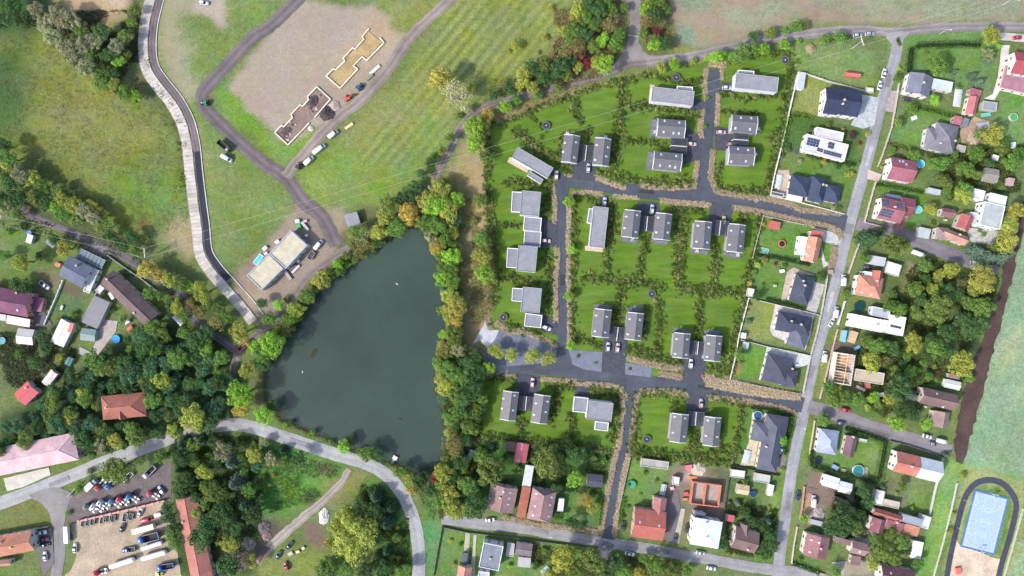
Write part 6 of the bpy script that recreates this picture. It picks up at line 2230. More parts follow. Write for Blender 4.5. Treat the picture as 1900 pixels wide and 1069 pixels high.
wall_path('fence', 'dark fence at the western end of the lower street gardens', 'f1010,800 985,930 960,1075', 1.3, .12, 'wood', (150, 130, 96), 4)
wall_path('fence', 'dark wire fence along the south side of the lower street', 'k60,800 200,830 420,855 640,885 920,920', 1.3, .08, 'metal', (120, 124, 118), 5)
wall_path('fence', 'dark fence between the brick shell plot and the vegetable garden', 'l642,470 622,600 600,745 596,800', 1.4, .1, 'metal', (104, 108, 104), 4)
wall_path('fence', 'dark fence beneath the grey bungalow', 'l650,462 790,490 915,520', 1.6, .12, 'wood', (92, 86, 86), 4)
wall_path('fence', 'white timber fence between the dark lane and the brown barn', 'c592,340 690,410 780,470 865,535', 1.2, .12, 'paint', (206, 210, 212), 3.5)
wall_path('garden_wall', 'white pillared wall beside the purple roofed house', 'c342,478 310,560 270,650 240,722', 1.2, .3, 'plaster', (226, 226, 224), 2.4)
wall_path('fence', 'grey wall between the round western lawn and the lean-to', 'c530,545 490,620 443,705', 1.5, .25, 'concrete', (160, 160, 156), 3.5)
wall_path('yard_wall', 'pink brick wall dividing the two truck yards', 'e432,768 560,738 700,706 840,672 905,655', 2.0, .7, 'plaster', (206, 160, 150), 3.5)
wall_path('fence', 'grey fence beside the yard gate bushes', 'e375,630 410,590 450,550', 1.4, .15, 'metal', (170, 180, 176), 3)
wall_path('garden_wall', 'pale wall beside the bottom left orange house', 'e100,830 180,812 262,798', 1.4, .3, 'plaster', (170, 160, 158), 3.5)
wall_path('fence', 'fence round the pond corner garden', 'k235,310 205,370 160,470', 1.4, .1, 'metal', (112, 130, 118), 4)
wall_path('fence', 'dark post fence left of the new southern road', 'k940,640 930,720 918,800', 1.3, .1, 'paint', (120, 150, 60), 4)
wall_path('fence', 'fence left of the red L shaped house garden', 'k1098,418 1075,520 1050,640 1030,730', 1.3, .1, 'metal', (170, 172, 166), 4)

hedge('h968,400 945,480 928,580', 2.4, 1.8, 'bright green clipped hedge inside the white garden wall', (126, 170, 56))
hedge('h985,392 1040,402 1085,418', 2.2, 1.6, 'bright green hedge north of the solar panel house', (122, 164, 56))
hedge('l985,190 975,260 950,340 945,400', 2.2, 1.6, 'bright green hedge between the grey bungalow and the street', (88, 138, 44))
hedge('l760,140 880,150 985,185', 1.8, 1.4, 'dark clipped hedge above the grey bungalow', (66, 104, 44))
hedge('p450,258 560,290 670,330', 3.6, 2.0, 'thick hedge along the upper edge of the pool lawn', (76, 116, 56))
hedge('p670,335 655,430 630,550', 4.0, 2.0, 'thick hedge right of the pool lawn', (84, 124, 60))
hedge('p625,560 520,530 400,500 270,470', 3.2, 1.8, 'thick hedge below the pool lawn', (72, 112, 58))
hedge('p262,465 258,420 262,385', 2.6, 1.8, 'short hedge by the black trampoline', (72, 112, 58))
hedge('m840,250 950,245 1080,240 1190,245', 3.0, 2.0, 'long dark hedge under the northern field road', (78, 104, 58))
hedge('m815,260 805,320 800,392', 3.4, 2.2, 'dark hedge at the street corner below the field road', (70, 98, 56))
hedge('n622,242 740,262 872,288', 1.8, 1.5, 'green hedge above the solar mauve house', (92, 140, 52))
hedge('m850,592 950,614 1042,640', 2.0, 1.6, 'yellow green hedge below the grey gabled house', (110, 150, 56))
hedge('m682,790 760,808 835,826', 1.6, 1.3, 'yellow green hedge below the hip roofed house', (140, 160, 66))
hedge('p155,1005 230,1030 300,1056', 2.0, 1.5, 'hedge below the pink corner house', (86, 122, 54))
hedge('j790,275 900,292 1000,312 1080,330', 1.8, 1.5, 'dark hedge below the orange rimmed trampoline', (66, 96, 48))
hedge('j840,520 960,548 1050,575', 1.8, 1.5, 'dark hedge below the tan terrace bungalow', (66, 100, 46))
hedge('h1060,610 1200,650 1330,668', 1.8, 1.3, 'clipped border hedge below the solar panel house', (98, 116, 56))
hedge('k945,640 935,720 925,790', 1.4, 1.2, 'bright green strip hedge left of the new southern road', (118, 168, 52))
hedge('l30,780 40,700 60,640', 1.4, 1.2, 'bright green strip hedge right of the new southern road', (112, 160, 54))
hedge('m730,210 m745,250', 1.2, 1.0, 'small clipped hedge at the northern junction', (104, 140, 62))

# ------------------------------------------------------------------ vehicles of the new development
SIL, PNK, WHI = (196, 204, 214), (226, 196, 200), (234, 234, 236)
CG = 'cars on the new driveways'
vehicle('estate', 'g512,728', 88, (222, 212, 208), 'pale beige car beside the slanted long house', CG)
vehicle('estate', 'g688,688', 85, SIL, 'silver car below the carport east of the slanted house', CG)
vehicle('estate', 'g1257,555', -2, PNK, 'pale pink car at the carport west of the short northern road', CG)
vehicle('estate', 'h620,245', -3, SIL, 'silver car by the flat house at the far north-east', CG)
vehicle('estate', 'h590,490', -2, (226, 186, 192), 'pink car on the drive east of the short northern road', CG)
vehicle('estate', 'h645,556', -2, (150, 128, 126), 'brown car half under the carport east of the northern road', CG)
vehicle('estate', 'g778,875', 84, SIL, 'silver car at the north end of the upright flat house', CG)
vehicle('estate', 'g1040,915', 85, SIL, 'silver car above the carport of the central pair', CG)
vehicle('estate', 'h605,978', 88, (206, 186, 130), 'yellowish car half under the carport near the red playhouse', CG)
vehicle('estate', 'i455,198', -4, PNK, 'pale pink car beside the middle stepped house', CG)
vehicle('estate', 'i458,678', -22, WHI, 'white car parked askew beside the lowest stepped house', CG)
vehicle('estate', 'i797,783', 84, SIL, 'silver car, left of two above the gravel beds', CG)
vehicle('estate', 'i850,788', 82, PNK, 'pale pink car, right of two above the gravel beds', CG)
vehicle('estate', 'j422,875', 85, WHI, 'white car below the south-eastern carport', CG)
vehicle('estate', 'i380,980', 85, PNK, 'pale pink car on the drive near the wooded pond bank', CG)
vehicle('estate', 'l478,118', 88, (196, 176, 176), 'greyish pink car above the carport near the brick shell', CG)
# streets
vehicle('car', 'm655,403', 76, WHI, 'white car, upper of two beside the northern street')
vehicle('car', 'm632,470', 76, WHI, 'white car, lower of two beside the northern street')
vehicle('estate', 'm510,194', 3, (170, 178, 186), 'grey car, left of two on the field road')
vehicle('estate', 'm577,186', 3, (164, 172, 182), 'grey car, right of two on the field road')
vehicle('car', 'm783,548', -8, (52, 60, 72), 'dark car in front of the grey gabled house')
vehicle('car', 'm1390,207', 5, (206, 50, 70), 'red car at the top right field road')
vehicle('car', 'n570,700', -5, (50, 56, 66), 'dark car beside the white carport roof')
vehicle('van', 'n430,772', 85, WHI, 'white van beside the street near the orange dormer house')
vehicle('van', 'n388,948', 78, (226, 228, 230), 'white van at the gate of the long white house')
vehicle('car', 'n366,1004', 62, WHI, 'white car parked askew on the street below the long white house')
vehicle('longvan', 'n843,627', -20, WHI, 'long white van on the upper side street')
vehicle('estate', 'n1155,675', -14, (150, 158, 170), 'grey car at the end of the upper side street')
vehicle('van', 'o325,480', 80, (226, 226, 226), 'white van beside the timber raftered house')
vehicle('estate', 'o443,775', -14, (190, 44, 60), 'red car on the lower side street')
vehicle('estate', 'o420,847', -10, (84, 98, 116), 'slate blue car on the lower side street')
vehicle('car', 'o893,920', -14, WHI, 'white car below the brown L shaped house')
vehicle('estate', 'o928,962', -12, (128, 134, 142), 'dark silver car below the brown L shaped house')
vehicle('van', 'o972,945', -12, WHI, 'white van at the end of the lower side street')
vehicle('van', 'p265,655', 85, WHI, 'white van in the junk yard')
vehicle('tipper', 'p410,650', -18, (92, 98, 108), 'dark flatbed truck in the junk yard')
vehicle('car', 'p180,627', 82, (52, 70, 98), 'dark blue car on the street by the junk yard')
vehicle('car', 'p545,965', 82, (56, 60, 68), 'dark car behind the pink corner house')
vehicle('car', 'l402,805', 80, (48, 50, 56), 'black car left of the white roofed tall house')
vehicle('car', 'l337,862', 80, (70, 80, 96), 'slate car on the drive of the white roofed house')
vehicle('car', 'l475,942', -10, (196, 202, 210), 'silver car in front of the white roofed tall house')
vehicle('car', 'l535,1026', -10, WHI, 'white car on the lower street near the junction')
vehicle('car', 'l85,947', -12, (226, 228, 230), 'white car on the lower street by the green corner trees')
vehicle('car', 'k1057,795', 84, (56, 54, 60), 'dark car at the foot of the new southern road')
vehicle('car', 'k325,760', 5, WHI, 'white car at the western end of the lower street')
vehicle('car', 'l917,367', 78, (200, 214, 230), 'pale blue car beside the grey bungalow')
# west
vehicle('estate', 'a1122,16', -4, WHI, 'white car on the bare ground at the top')
vehicle('farm_tractor', 'a1130,568', 172, (52, 130, 84), 'green tractor at the bend of the site road')
vehicle('tipper', 'a1238,806', -38, (110, 100, 102), 'dark tipper truck beside the site road')
vehicle('van', 'a1250,872', -30, WHI, 'white van beside the dark tipper truck')
vehicle('van', 'b410,740', 40, WHI, 'white van, uppermost of three on the site track')
vehicle('longvan', 'b333,822', 38, WHI, 'long white van in the middle of the site track')
vehicle('van', 'b277,886', 42, WHI, 'white van, lowest of three on the site track')
vehicle('farm_tractor', 'b222,915', 60, (60, 62, 66), 'black loader at the foot of the site track')
vehicle('farm_tractor', 'b556,480', 45, (56, 80, 140), 'blue tractor beside the upper foundation')
vehicle('excavator', 'b490,540', 30, (214, 84, 70), 'red excavator between the two foundations')
vehicle('van', 'd330,280', 50, WHI, 'white van beside the cream flat roof')
vehicle('trailer', 'd290,340', 58, (206, 200, 186), 'pale trailer behind the white van by the pond', None, 1.5)
vehicle('pickup', 'c245,502', -38, WHI, 'white pickup near the purple roofed house')
vehicle('tipper', 'c1345,836', 40, (206, 60, 74), 'red cabbed truck at the head of the pond road', None, .9)
vehicle('car', 'f168,902', 50, (64, 78, 98), 'dark blue car on the scrap yard grass')
vehicle('car', 'f108,955', 62, (72, 100, 112), 'teal car on the scrap yard grass')
vehicle('car', 'f152,1015', 110, (190, 50, 66), 'red car on the scrap yard grass')
# truck yard
TY = 'vehicles in the truck yards'
vehicle('box_truck', 'z428,288', -135 + 180, WHI, 'white box truck by the yard gate bushes', TY)
vehicle('tractor_unit', 'z530,285', -130, (206, 84, 84), 'red lorry tractor beside the white box truck', TY)
vehicle('tractor_unit', 'z640,270', -125, (92, 136, 200), 'blue lorry tractor under the yard tree', TY)
vehicle('pickup', 'z815,210', -138, WHI, 'white pickup in the middle of the upper yard', TY, 1.15)
vehicle('tipper', 'z1065,145', -135, WHI, 'white flatbed truck at the top of the upper yard', TY)
for p, c, w in (('z415,550', (104, 128, 128), 'grey green lorry tractor, leftmost of the row along the pink wall'), ('z495,545', (214, 216, 220), 'pale grey lorry tractor, second of the row along the pink wall'),
                ('z565,510', WHI, 'white lorry tractor, third of the row along the pink wall'), ('z690,495', (56, 138, 190), 'blue lorry tractor, left of the red one in the row'),
                ('z775,470', (206, 64, 92), 'red lorry tractor between two blue ones in the row'), ('z885,440', (48, 116, 180), 'blue lorry tractor, rightmost of the row along the pink wall'),
                ('z1110,405', (208, 56, 88), 'crimson lorry tractor beside the white car in the upper yard')):
    vehicle('tractor_unit', p, 145, c, w, TY)
vehicle('estate', 'z1180,355', 128, WHI, 'white car beside the crimson lorry tractor', TY)
vehicle('box_trailer', 'z155,835', 93, WHI, 'white box trailer standing at the yard gate', TY, .72)
vehicle('car', 'z230,995', 88, WHI, 'white car below the white box trailer', TY)
for i, (p, c, w) in enumerate((('z325,715', (128, 104, 104), 'brown open trailer, first from the left under the pink wall'), ('z378,708', (150, 140, 136), 'grey brown open trailer, second from the left under the pink wall'),
                               ('z430,700', (150, 112, 108), 'reddish open trailer, third from the left under the pink wall'), ('z532,685', (196, 176, 160), 'tan open trailer, fourth from the left under the pink wall'),
                               ('z597,665', (150, 170, 172), 'pale blue grey trailer, fifth under the pink wall'), ('z657,665', (120, 124, 126), 'grey trailer, sixth under the pink wall'),
                               ('z790,650', (170, 178, 170), 'large pale trailer, seventh under the pink wall'), ('z852,645', (140, 140, 136), 'slatted trailer, eighth under the pink wall'))):
    vehicle('trailer', p, 80 + 180, c, w, TY, 1.2 if i != 6 else 1.45)
vehicle('car', 'z950,600', 65, (214, 216, 216), 'pale car right of the trailer row', TY)
vehicle('car', 'z750,770', 72, (72, 86, 96), 'dark slate car in the middle of the gravel yard', TY)
vehicle('van', 'z1170,615', 18, WHI, 'white van under the yard trees', TY, .9)
vehicle('longvan', 'z1018,680', 15, (206, 52, 84), 'red van above the yellow ended trailer', TY, .85)
vehicle('box_trailer', 'z1010,765', 195, (232, 228, 206), 'long cream trailer with a yellow end', TY, .95)
vehicle('tipper', 'z1065,865', 195, (74, 112, 176), 'blue tipper truck with an open dark bed', TY, 1.45)
vehicle('tanker', 'z1095,955', 198, WHI, 'white tanker, uppermost of three in the gravel yard', TY, .85)
vehicle('pickup', 'z825,1010', 188, (78, 104, 136), 'blue pickup left of the white tankers', TY, 1.2)
vehicle('tanker', 'e858,948', 196, WHI, 'white tanker, right of the two lower ones', TY)
vehicle('tanker', 'e682,990', 198, WHI, 'white tanker behind the red cabbed lorry', TY)
vehicle('tractor_unit', 'e562,1042', 190, (200, 44, 66), 'red lorry tractor in front of the long white tanker', TY)
vehicle('tipper', 'e920,1012', 190, (60, 110, 190), 'blue cabbed truck below the white tankers', TY, 1.1)
vehicle('car', 'e230,830', 8, WHI, 'white car, top of the four by the orange house', TY)
vehicle('car', 'e243,866', 6, (128, 36, 60), 'dark red car by the orange house', TY)
vehicle('car', 'e246,897', 6, (60, 66, 76), 'dark car below the dark red car', TY)
vehicle('car', 'e248,960', 95, WHI, 'white car on the lane below the dark car', TY)
vehicle('farm_tractor', 'e880,1052', 10, (206, 206, 70), 'yellow green machine at the bottom of the gravel yard', TY)

# ------------------------------------------------------------------ building site
def foundation(label, path, fill, fcol):
    pts = WP(path, .8)
    r = thing('foundation', label, 'foundation', (pts[0].x, pts[0].y, 0))
    for i in range(len(pts) - 1):
        a, b_ = pts[i] - pts[0], pts[i + 1] - pts[0]
        d = b_ - a
        L = d.length
        m = (a + b_) / 2
        obj('foundation_wall', MB().box(-L / 2 + (.2 if i % 2 else -.2), -.28, -.02, L / 2 - (.2 if i % 2 else -.2), .28, .8 + .004 * (i % 2)), 'concrete', r, C(226, 214, 190), (m.x, m.y, 0), math.atan2(d.y, d.x))
    o = sheet('fill', [Vector(q) for q in WP(fill)], 'earth', C(*fcol), .3, kind=None)
    o.location = (-pts[0].x, -pts[0].y, 0)
    o.parent = r
    return r


foundation('pale stepped foundation walls of the upper building plot', 'b605,160 570,200 580,215 530,270 518,262 465,320 475,335 425,385 413,378 372,418 448,485 545,380 520,362 570,312 595,332 690,235 665,205', 'b605,165 575,205 585,220 530,278 470,322 480,340 425,392 380,420 448,478 538,380 515,360 570,305 597,325 680,232 640,200', (176, 152, 112))
foundation('stepped foundation walls filled with dark earth', 'b275,680 160,798 88,730 125,690 137,699 186,648 178,630 228,577 241,586 275,548 268,532 320,478 394,546 308,646', 'b270,675 160,790 95,730 130,697 190,650 183,632 230,585 245,592 282,548 275,535 320,486 385,546 300,650', (138, 118, 110))
pile('b375,625', 3.6, 1.6, 'earth', (84, 76, 74), 'dark earth heap beside the lower foundation', 'earth_heap', 'heap', 2)
pile('b300,560', 3.4, 1.0, 'earth', (92, 82, 84), 'dark spoil mound inside the lower foundation', 'earth_heap', 'heap', 4, sq=.7, ang=50)
pile('b150,730', 3.6, .8, 'earth', (104, 92, 88), 'low spoil mound at the left of the lower foundation', 'earth_heap', 'heap', 5, sq=.6, ang=45)
pile('b420,585', 2.6, .8, 'gravel', (172, 160, 148), 'pale gravel heap between the two foundations', 'gravel_heap', 'heap', 6)
pile('b290,710', 1.4, .9, 'plastic', (206, 206, 180), 'pale covered heap by the foundation corner', 'covered_heap', 'heap', 7, n=14)
pile('m250,270', 2.4, 1.2, 'earth', (150, 140, 104), 'earth mound on the north-east grass', 'earth_heap', 'heap', 8)
pile('f360,740', 2.6, 1.0, 'gravel', (206, 204, 198), 'pale rubble heap beside the big autumn tree', 'rubble_heap', 'heap', 9, sq=1.4)
pile('e1370,890', 3.2, .6, 'gravel', (140, 130, 128), 'pale scrap heap at the left of the scrap yard', 'scrap_heap', 'heap', 10)
pile('f30,800', 3.0, 1.0, 'gravel', (116, 108, 108), 'grey scrap heap beside the slab track', 'scrap_heap', 'heap', 11)
pile('f45,850', 2.2, .8, 'gravel', (150, 124, 120), 'pinkish scrap heap below the grey one', 'scrap_heap', 'heap', 12)
pile('p285,730', 3.6, 1.0, 'gravel', (170, 160, 156), 'junk heap in the junk yard by the street', 'scrap_heap', 'heap', 13)
pile('m1150,760', 3.4, .8, 'gravel', (186, 160, 146), 'rubble heap in the eastern back yard', 'rubble_heap', 'heap', 14)
pile('l460,480', 3.4, .8, 'earth', (206, 190, 170), 'sand heap above the brick shell', 'sand_heap', 'heap', 15)
N = 0
for p, l, w_, h, a, c, lab in (
    ('b640,385', 6, 1.6, .5, 42, (206, 206, 196), 'long pale board stack beside the upper foundation'), ('b610,425', 4, 1.4, .7, 42, (130, 140, 120), 'grey green pallet stack below the board stack'),
    ('b498,695', 4.5, 1.4, .4, 35, (226, 196, 150), 'wooden board stack on the field beside the site track'), ('y735,120', 2.2, 2.0, 1.2, 30, (80, 170, 100), 'green crate north of the cream flat roof'),
    ('y722,62', 2.2, 1.8, 1.0, 10, (200, 226, 206), 'pale green crate north of the cream flat roof'), ('y805,115', 5, 1.4, .8, -50, (186, 182, 180), 'long grey stack beside the green crates'),
    ('y822,220', 1.4, 1.2, .8, 20, (230, 230, 230), 'white box beside the building corner by the pond'), ('y810,62', 1.8, 1.2, .9, 15, (190, 170, 170), 'pinkish box beside the long grey stack'),
    ('y500,290', 2.2, 1.6, .9, 40, (226, 214, 220), 'pale box behind the cream flat roof'), ('y365,362', 2.4, 1.8, .9, 40, (226, 206, 206), 'pink and white box by the turquoise pool'),
    ('y375,418', 1.8, 1.2, .8, 40, (232, 214, 212), 'small pink box between pool and cream roof'), ('y705,590', 5, 1.2, .7, 45, (214, 204, 196), 'pale plank stack in front of the cream roof'),
    ('y615,655', 5.5, 1.6, .8, -55, (164, 156, 156), 'grey pipe stack in front of the cream roof'), ('y660,560', 4, 3, .8, 40, (96, 96, 98), 'dark scaffolding stack in front of the cream roof'),
    ('y730,500', 1.6, 1.4, .9, 30, (206, 222, 206), 'pale green box at the front of the cream roof'), ('f215,935', 1.8, 1.4, .8, 20, (206, 190, 170), 'tan crate on the scrap yard grass'),
    ('f175,945', 2.4, 1.8, .5, 30, (170, 170, 160), 'open grey frame crate on the scrap yard grass'), ('f245,915', 1.6, 1.4, .7, 40, (200, 180, 160), 'small tan crate on the scrap yard grass'),
    ('l410,470', 3, 2.4, 1.2, 10, (226, 120, 130), 'pink brick pallet above the brick shell'), ('l435,525', 4, 1.2, .8, -5, (226, 130, 80), 'orange brick pallet above the brick shell'),
    ('l395,615', 2, 1.8, 1.0, 5, (216, 84, 96), 'red brick pallet left of the brick shell'), ('l390,645', 2.2, 1.2, .8, 5, (222, 132, 84), 'orange pallet at the shell corner'),
    ('l318,585', 1.8, 1.6, .8, 10, (222, 170, 180), 'pink box in the drive by the shell'), ('o565,640', 2.4, 2.6, 1.4, 5, (186, 110, 104), 'red brown brick pallet under the timber house'),
    ('o525,655', 4.5, 1.4, .8, -25, (226, 206, 190), 'pale board stack under the timber house'), ('o635,690', 3, 2, .5, 10, (196, 200, 200), 'grey slatted stack in the shrub garden'),
    ('o505,430', 3, 1.6, .5, 30, (110, 170, 206), 'crumpled blue sheet pile by the tarpaulin shed'), ('p430,485', 2.2, 1.4, .5, -10, (200, 176, 150), 'wooden bench stack beside the round pool'),
    ('p1065,1040', 2.4, 3.2, 1.0, 10, (206, 112, 100), 'red play frame on the sand court'), ('x680,540', 2.2, 1.2, .6, 70, (196, 214, 210), 'pale garden table on the round western lawn'),
    ('c160,215', 2.6, 2.0, 1.2, 30, (84, 120, 170), 'blue crate in the western garden'), ('c320,390', 2.6, 2.0, 1.0, -20, (206, 110, 90), 'red crate by the grey roofed house'),
    ('c715,740', 3.0, 1.8, 1.0, 40, (196, 70, 70), 'red stack below the brown barn roof'), ('c700,705', 2.6, 1.8, 1.0, 30, (206, 206, 214), 'white and dark stack below the brown barn'),
    ('j885,445', 1.6, 1.4, .6, 0, (190, 190, 160), 'pale garden bed frame by the dark soil patch'), ('j925,365', 2.2, 1.6, 1.0, 10, (226, 226, 222), 'white garden box above the tan terrace'),
    ('j1190,370', 2.6, 2.2, 1.2, 0, (170, 150, 130), 'tan refuse box beside the street wall'), ('h1005,600', 2.0, 1.6, .8, 30, (70, 80, 96), 'dark garden box by the bright hedge'),
    ('m820,650', 2.6, 1.8, .7, 20, (232, 230, 228), 'white garden furniture set on the hip house lawn'), ('m1370,800', 1.6, 3.0, 1.4, 0, (206, 230, 226), 'pale slide on the eastern lawn'),
    ('p385,470', 2.0, 3.0, 1.2, 60, (140, 160, 200), 'blue slide beside the round pool lawn'), ('m1215,632', 4.5, 1.8, .6, 8, (110, 190, 180), 'teal tarpaulin stack beside the flat garage'),
    ('m1200,690', 5.5, 2.8, .6, 8, (170, 172, 180), 'grey slab stack in the eastern back yard'), ('f738,432', 1, 1, .3, 0, (1, 1, 1), None)):
    if lab:
        crate(p, l, w_, h, a, 'plastic', c, lab, *(('covered_stack', 'stack') if ('stack' in lab or 'pallet' in lab) else ('garden_box', 'box')))

for k in range(14):
    q = random.choice(('b150,745', 'b200,690', 'b330,530', 'b300,600', 'b180,720'))
    x_, y_ = P(q)[0]
    pile('t%f,%f' % (x_ + random.uniform(-9, 9), y_ + random.uniform(-9, 9)), random.uniform(.5, 1.1), .5, 'gravel', random.choice(((190, 176, 168), (110, 96, 92), (160, 146, 140))), 'small rubble lump lying inside the earth filled foundation', 'rubble_lump', 'rubble', k, 9)['group'] = 'rubble lumps in the foundation'
for k, (q, l_, w_, a_, g_) in enumerate((('t1648,150', 6, 2, 74, 130), ('t1612,290', 9, 1.8, 74, 176), ('t1575,425', 5, 3.6, 74, 128), ('t1540,560', 10, 1.6, 74, 178), ('t1505,690', 6, 2.4, 76, 134), ('t1462,930', 8, 2, 80, 136),
        ('t560,823', 12, 2, -18, 150), ('t760,945', 8, 2.4, -70, 150), ('t110,893', 10, 2, 22, 140), ('t1230,1022', 7, 2, -12, 128), ('t1000,985', 8, 1.6, -10, 132), ('t1043,520', 5, 2, 90, 66), ('t1200,356', 7, 1.6, -6, 64), ('t1310,718', 8, 1.8, -6, 66))):
    c_ = W(P(q)[0])
    u_ = Vector((math.cos(math.radians(a_)), math.sin(math.radians(a_))))
    v_ = Vector((-u_.y, u_.x))
    sheet('road_patch', [c_ + u_ * l_ / 2 + v_ * w_ / 2, c_ - u_ * l_ / 2 + v_ * w_ / 2, c_ - u_ * l_ / 2 - v_ * w_ / 2, c_ + u_ * l_ / 2 - v_ * w_ / 2], 'asphalt', C(g_, g_, g_ + 3), .15, z=ZS[0] - .004)
# pond jetty, island, birds
_j = thing('fishing_jetty', 'small white jetty with a dark post on the pond', 'jetty', (*W(P('f735,445')[0]), -.75), math.radians(60))
for k in range(7):
    obj('plank', cached('plk', lambda: MB().box(-.25, -.6, .9, .25, .6, 1.0)), 'wood', _j, C(200, 196, 190), (-2 + .6 * k, 0, 0))
for x in (-1.8, 1.6):
    for y in (-.5, .5):
        obj('pile', cached('jpl', lambda: MB().cyl(0, 0, -1.4, .9, .09)), 'wood', _j, C(110, 100, 90), (x, y, 0))
obj('platform', MB().box(1.9, -1.1, .9, 3.6, 1.1, 1.02), 'wood', _j, C(225, 225, 222))
for k, (p, lab) in enumerate((('f777,205', 'dark bird floating in the lower middle of the pond'), ('d240,980', 'white bird floating near the western shore of the pond'), ('d760,495', 'small pale bird floating in the upper pond'))):
    w = WP(p)[0]
    bm_ = loft([(.3, .03, .0, .02, .12), (.12, .14, -.06, .1, .18), (-.15, .16, -.06, .1, .2), (-.4, .04, .05, .03, .16)]).mesh('body', True)
    b_ = thing('water_bird', lab, 'bird', (w.x, w.y, -.72), k * 1.3)
    b_.scale = (1.6, 1.6, 1.6)
    c_ = C(60, 60, 60) if k == 0 else C(230, 230, 230)
    obj('body', bm_, 'paint', b_, c_)
    obj('head', MB().tube((.2, 0, .12), (.32, 0, .34), .05, .045).tube((.32, 0, .33), (.46, 0, .31), .05, .015), 'paint', b_, c_)
n_ = 420
ang_ = RNG.uniform(0, 6.28, n_)
rad_ = np.sqrt(RNG.uniform(0, 1, n_))
w = WP('d300,880')[0]
me = leafcloud('reed_island', np.stack([w.x + 1.3 * rad_ * np.cos(ang_) + .9 * rad_ * np.sin(ang_), w.y + 2.4 * rad_ * np.sin(ang_), -.74 + RNG.uniform(0, .35, n_)], 1), np.tile([0, 0, .6], (n_, 1)), RNG.uniform(.25, .6, n_), RNG.uniform(.7, 1.3, n_), .5, None, .4)
tag(obj('reed_clump', me, 'leaf', None, C(120, 118, 84)), 'small olive reed clump in the left half of the pond', 'reeds')

# ------------------------------------------------------------------ power line
def power_pole(p, label, ang, h=10.0):
    w = WP(p)[0]
    r = thing('power_pole', label, 'power pole', (w.x, w.y, 0), math.radians(ang))
    obj('mast', MB().tube((-.45, 0, -.1), (-.1, 0, h), .12, .09).tube((.45, 0, -.1), (.1, 0, h), .12, .09), 'concrete', r, C(196, 194, 188))
    mb = MB()
    for k in range(6):
        z = h * (k + .5) / 6.2
        x = .45 - .35 * z / h
        mb.tube((-x, 0, z), (x, 0, z + .9), .04)
    obj('lattice', mb, 'metal', r, C(206, 206, 202))
    obj('crossarm', MB().box(-.12, -2.2, h - .3, .12, 2.2, h - .1).tube((0, -2.0, h - .2), (0, 0, h - 1.3), .05).tube((0, 2.0, h - .2), (0, 0, h - 1.3), .05), 'metal', r, C(214, 214, 210))
    for y in (-2.0, 0, 2.0):
        obj('insulator', cached('ins', lambda: MB().cyl(0, 0, 0, .35, .09, .06, 8)), 'plastic', r, C(230, 230, 226), (0, y, h - .1))
    return r, w


PL = [('c85,155', 'pale lattice power pole in the western garden', -13), ('c858,332', 'pale lattice power pole at the edge of the autumn trees', 5),
      ('m475,268', 'leaning lattice power pole on the north-east grass', 17), ('m1305,28', 'pale lattice power pole in the north-eastern field', 17)]
PW = []
for p, lab, a in PL:
    PW.append(power_pole(p, lab, a))
for k in range(3):
    a, b_ = PW[k][1], PW[k + 1][1]
    d = (b_ - a).normalized()
    nr = Vector((-d.y, d.x))
    L = (b_ - a).length
    for q, y in enumerate((-2.0, 2.0)):
        mb = MB()
        prev = None
        n = max(12, int(L / 10))
        for i in range(n + 1):
            t = i / n
            pt = a.lerp(b_, t) + nr * y
            z = 10.25 - 4 * t * (1 - t) * min(2.5, L / 60)
            if prev is not None:
                mb.tube(prev, (pt.x, pt.y, z), .024, n=4)
            prev = (pt.x, pt.y, z)
        nm = ('upper', 'lower')[1 - q]
        o = obj('power_line', mb, 'metal', None, C(225, 225, 222))
        tag(o, '%s power wire strung %s' % (nm, ('across the dark lane in the west', 'over the mown field and the new lawns', 'over the north-east grass to the crop field')[k]), 'wire', 'power wires')

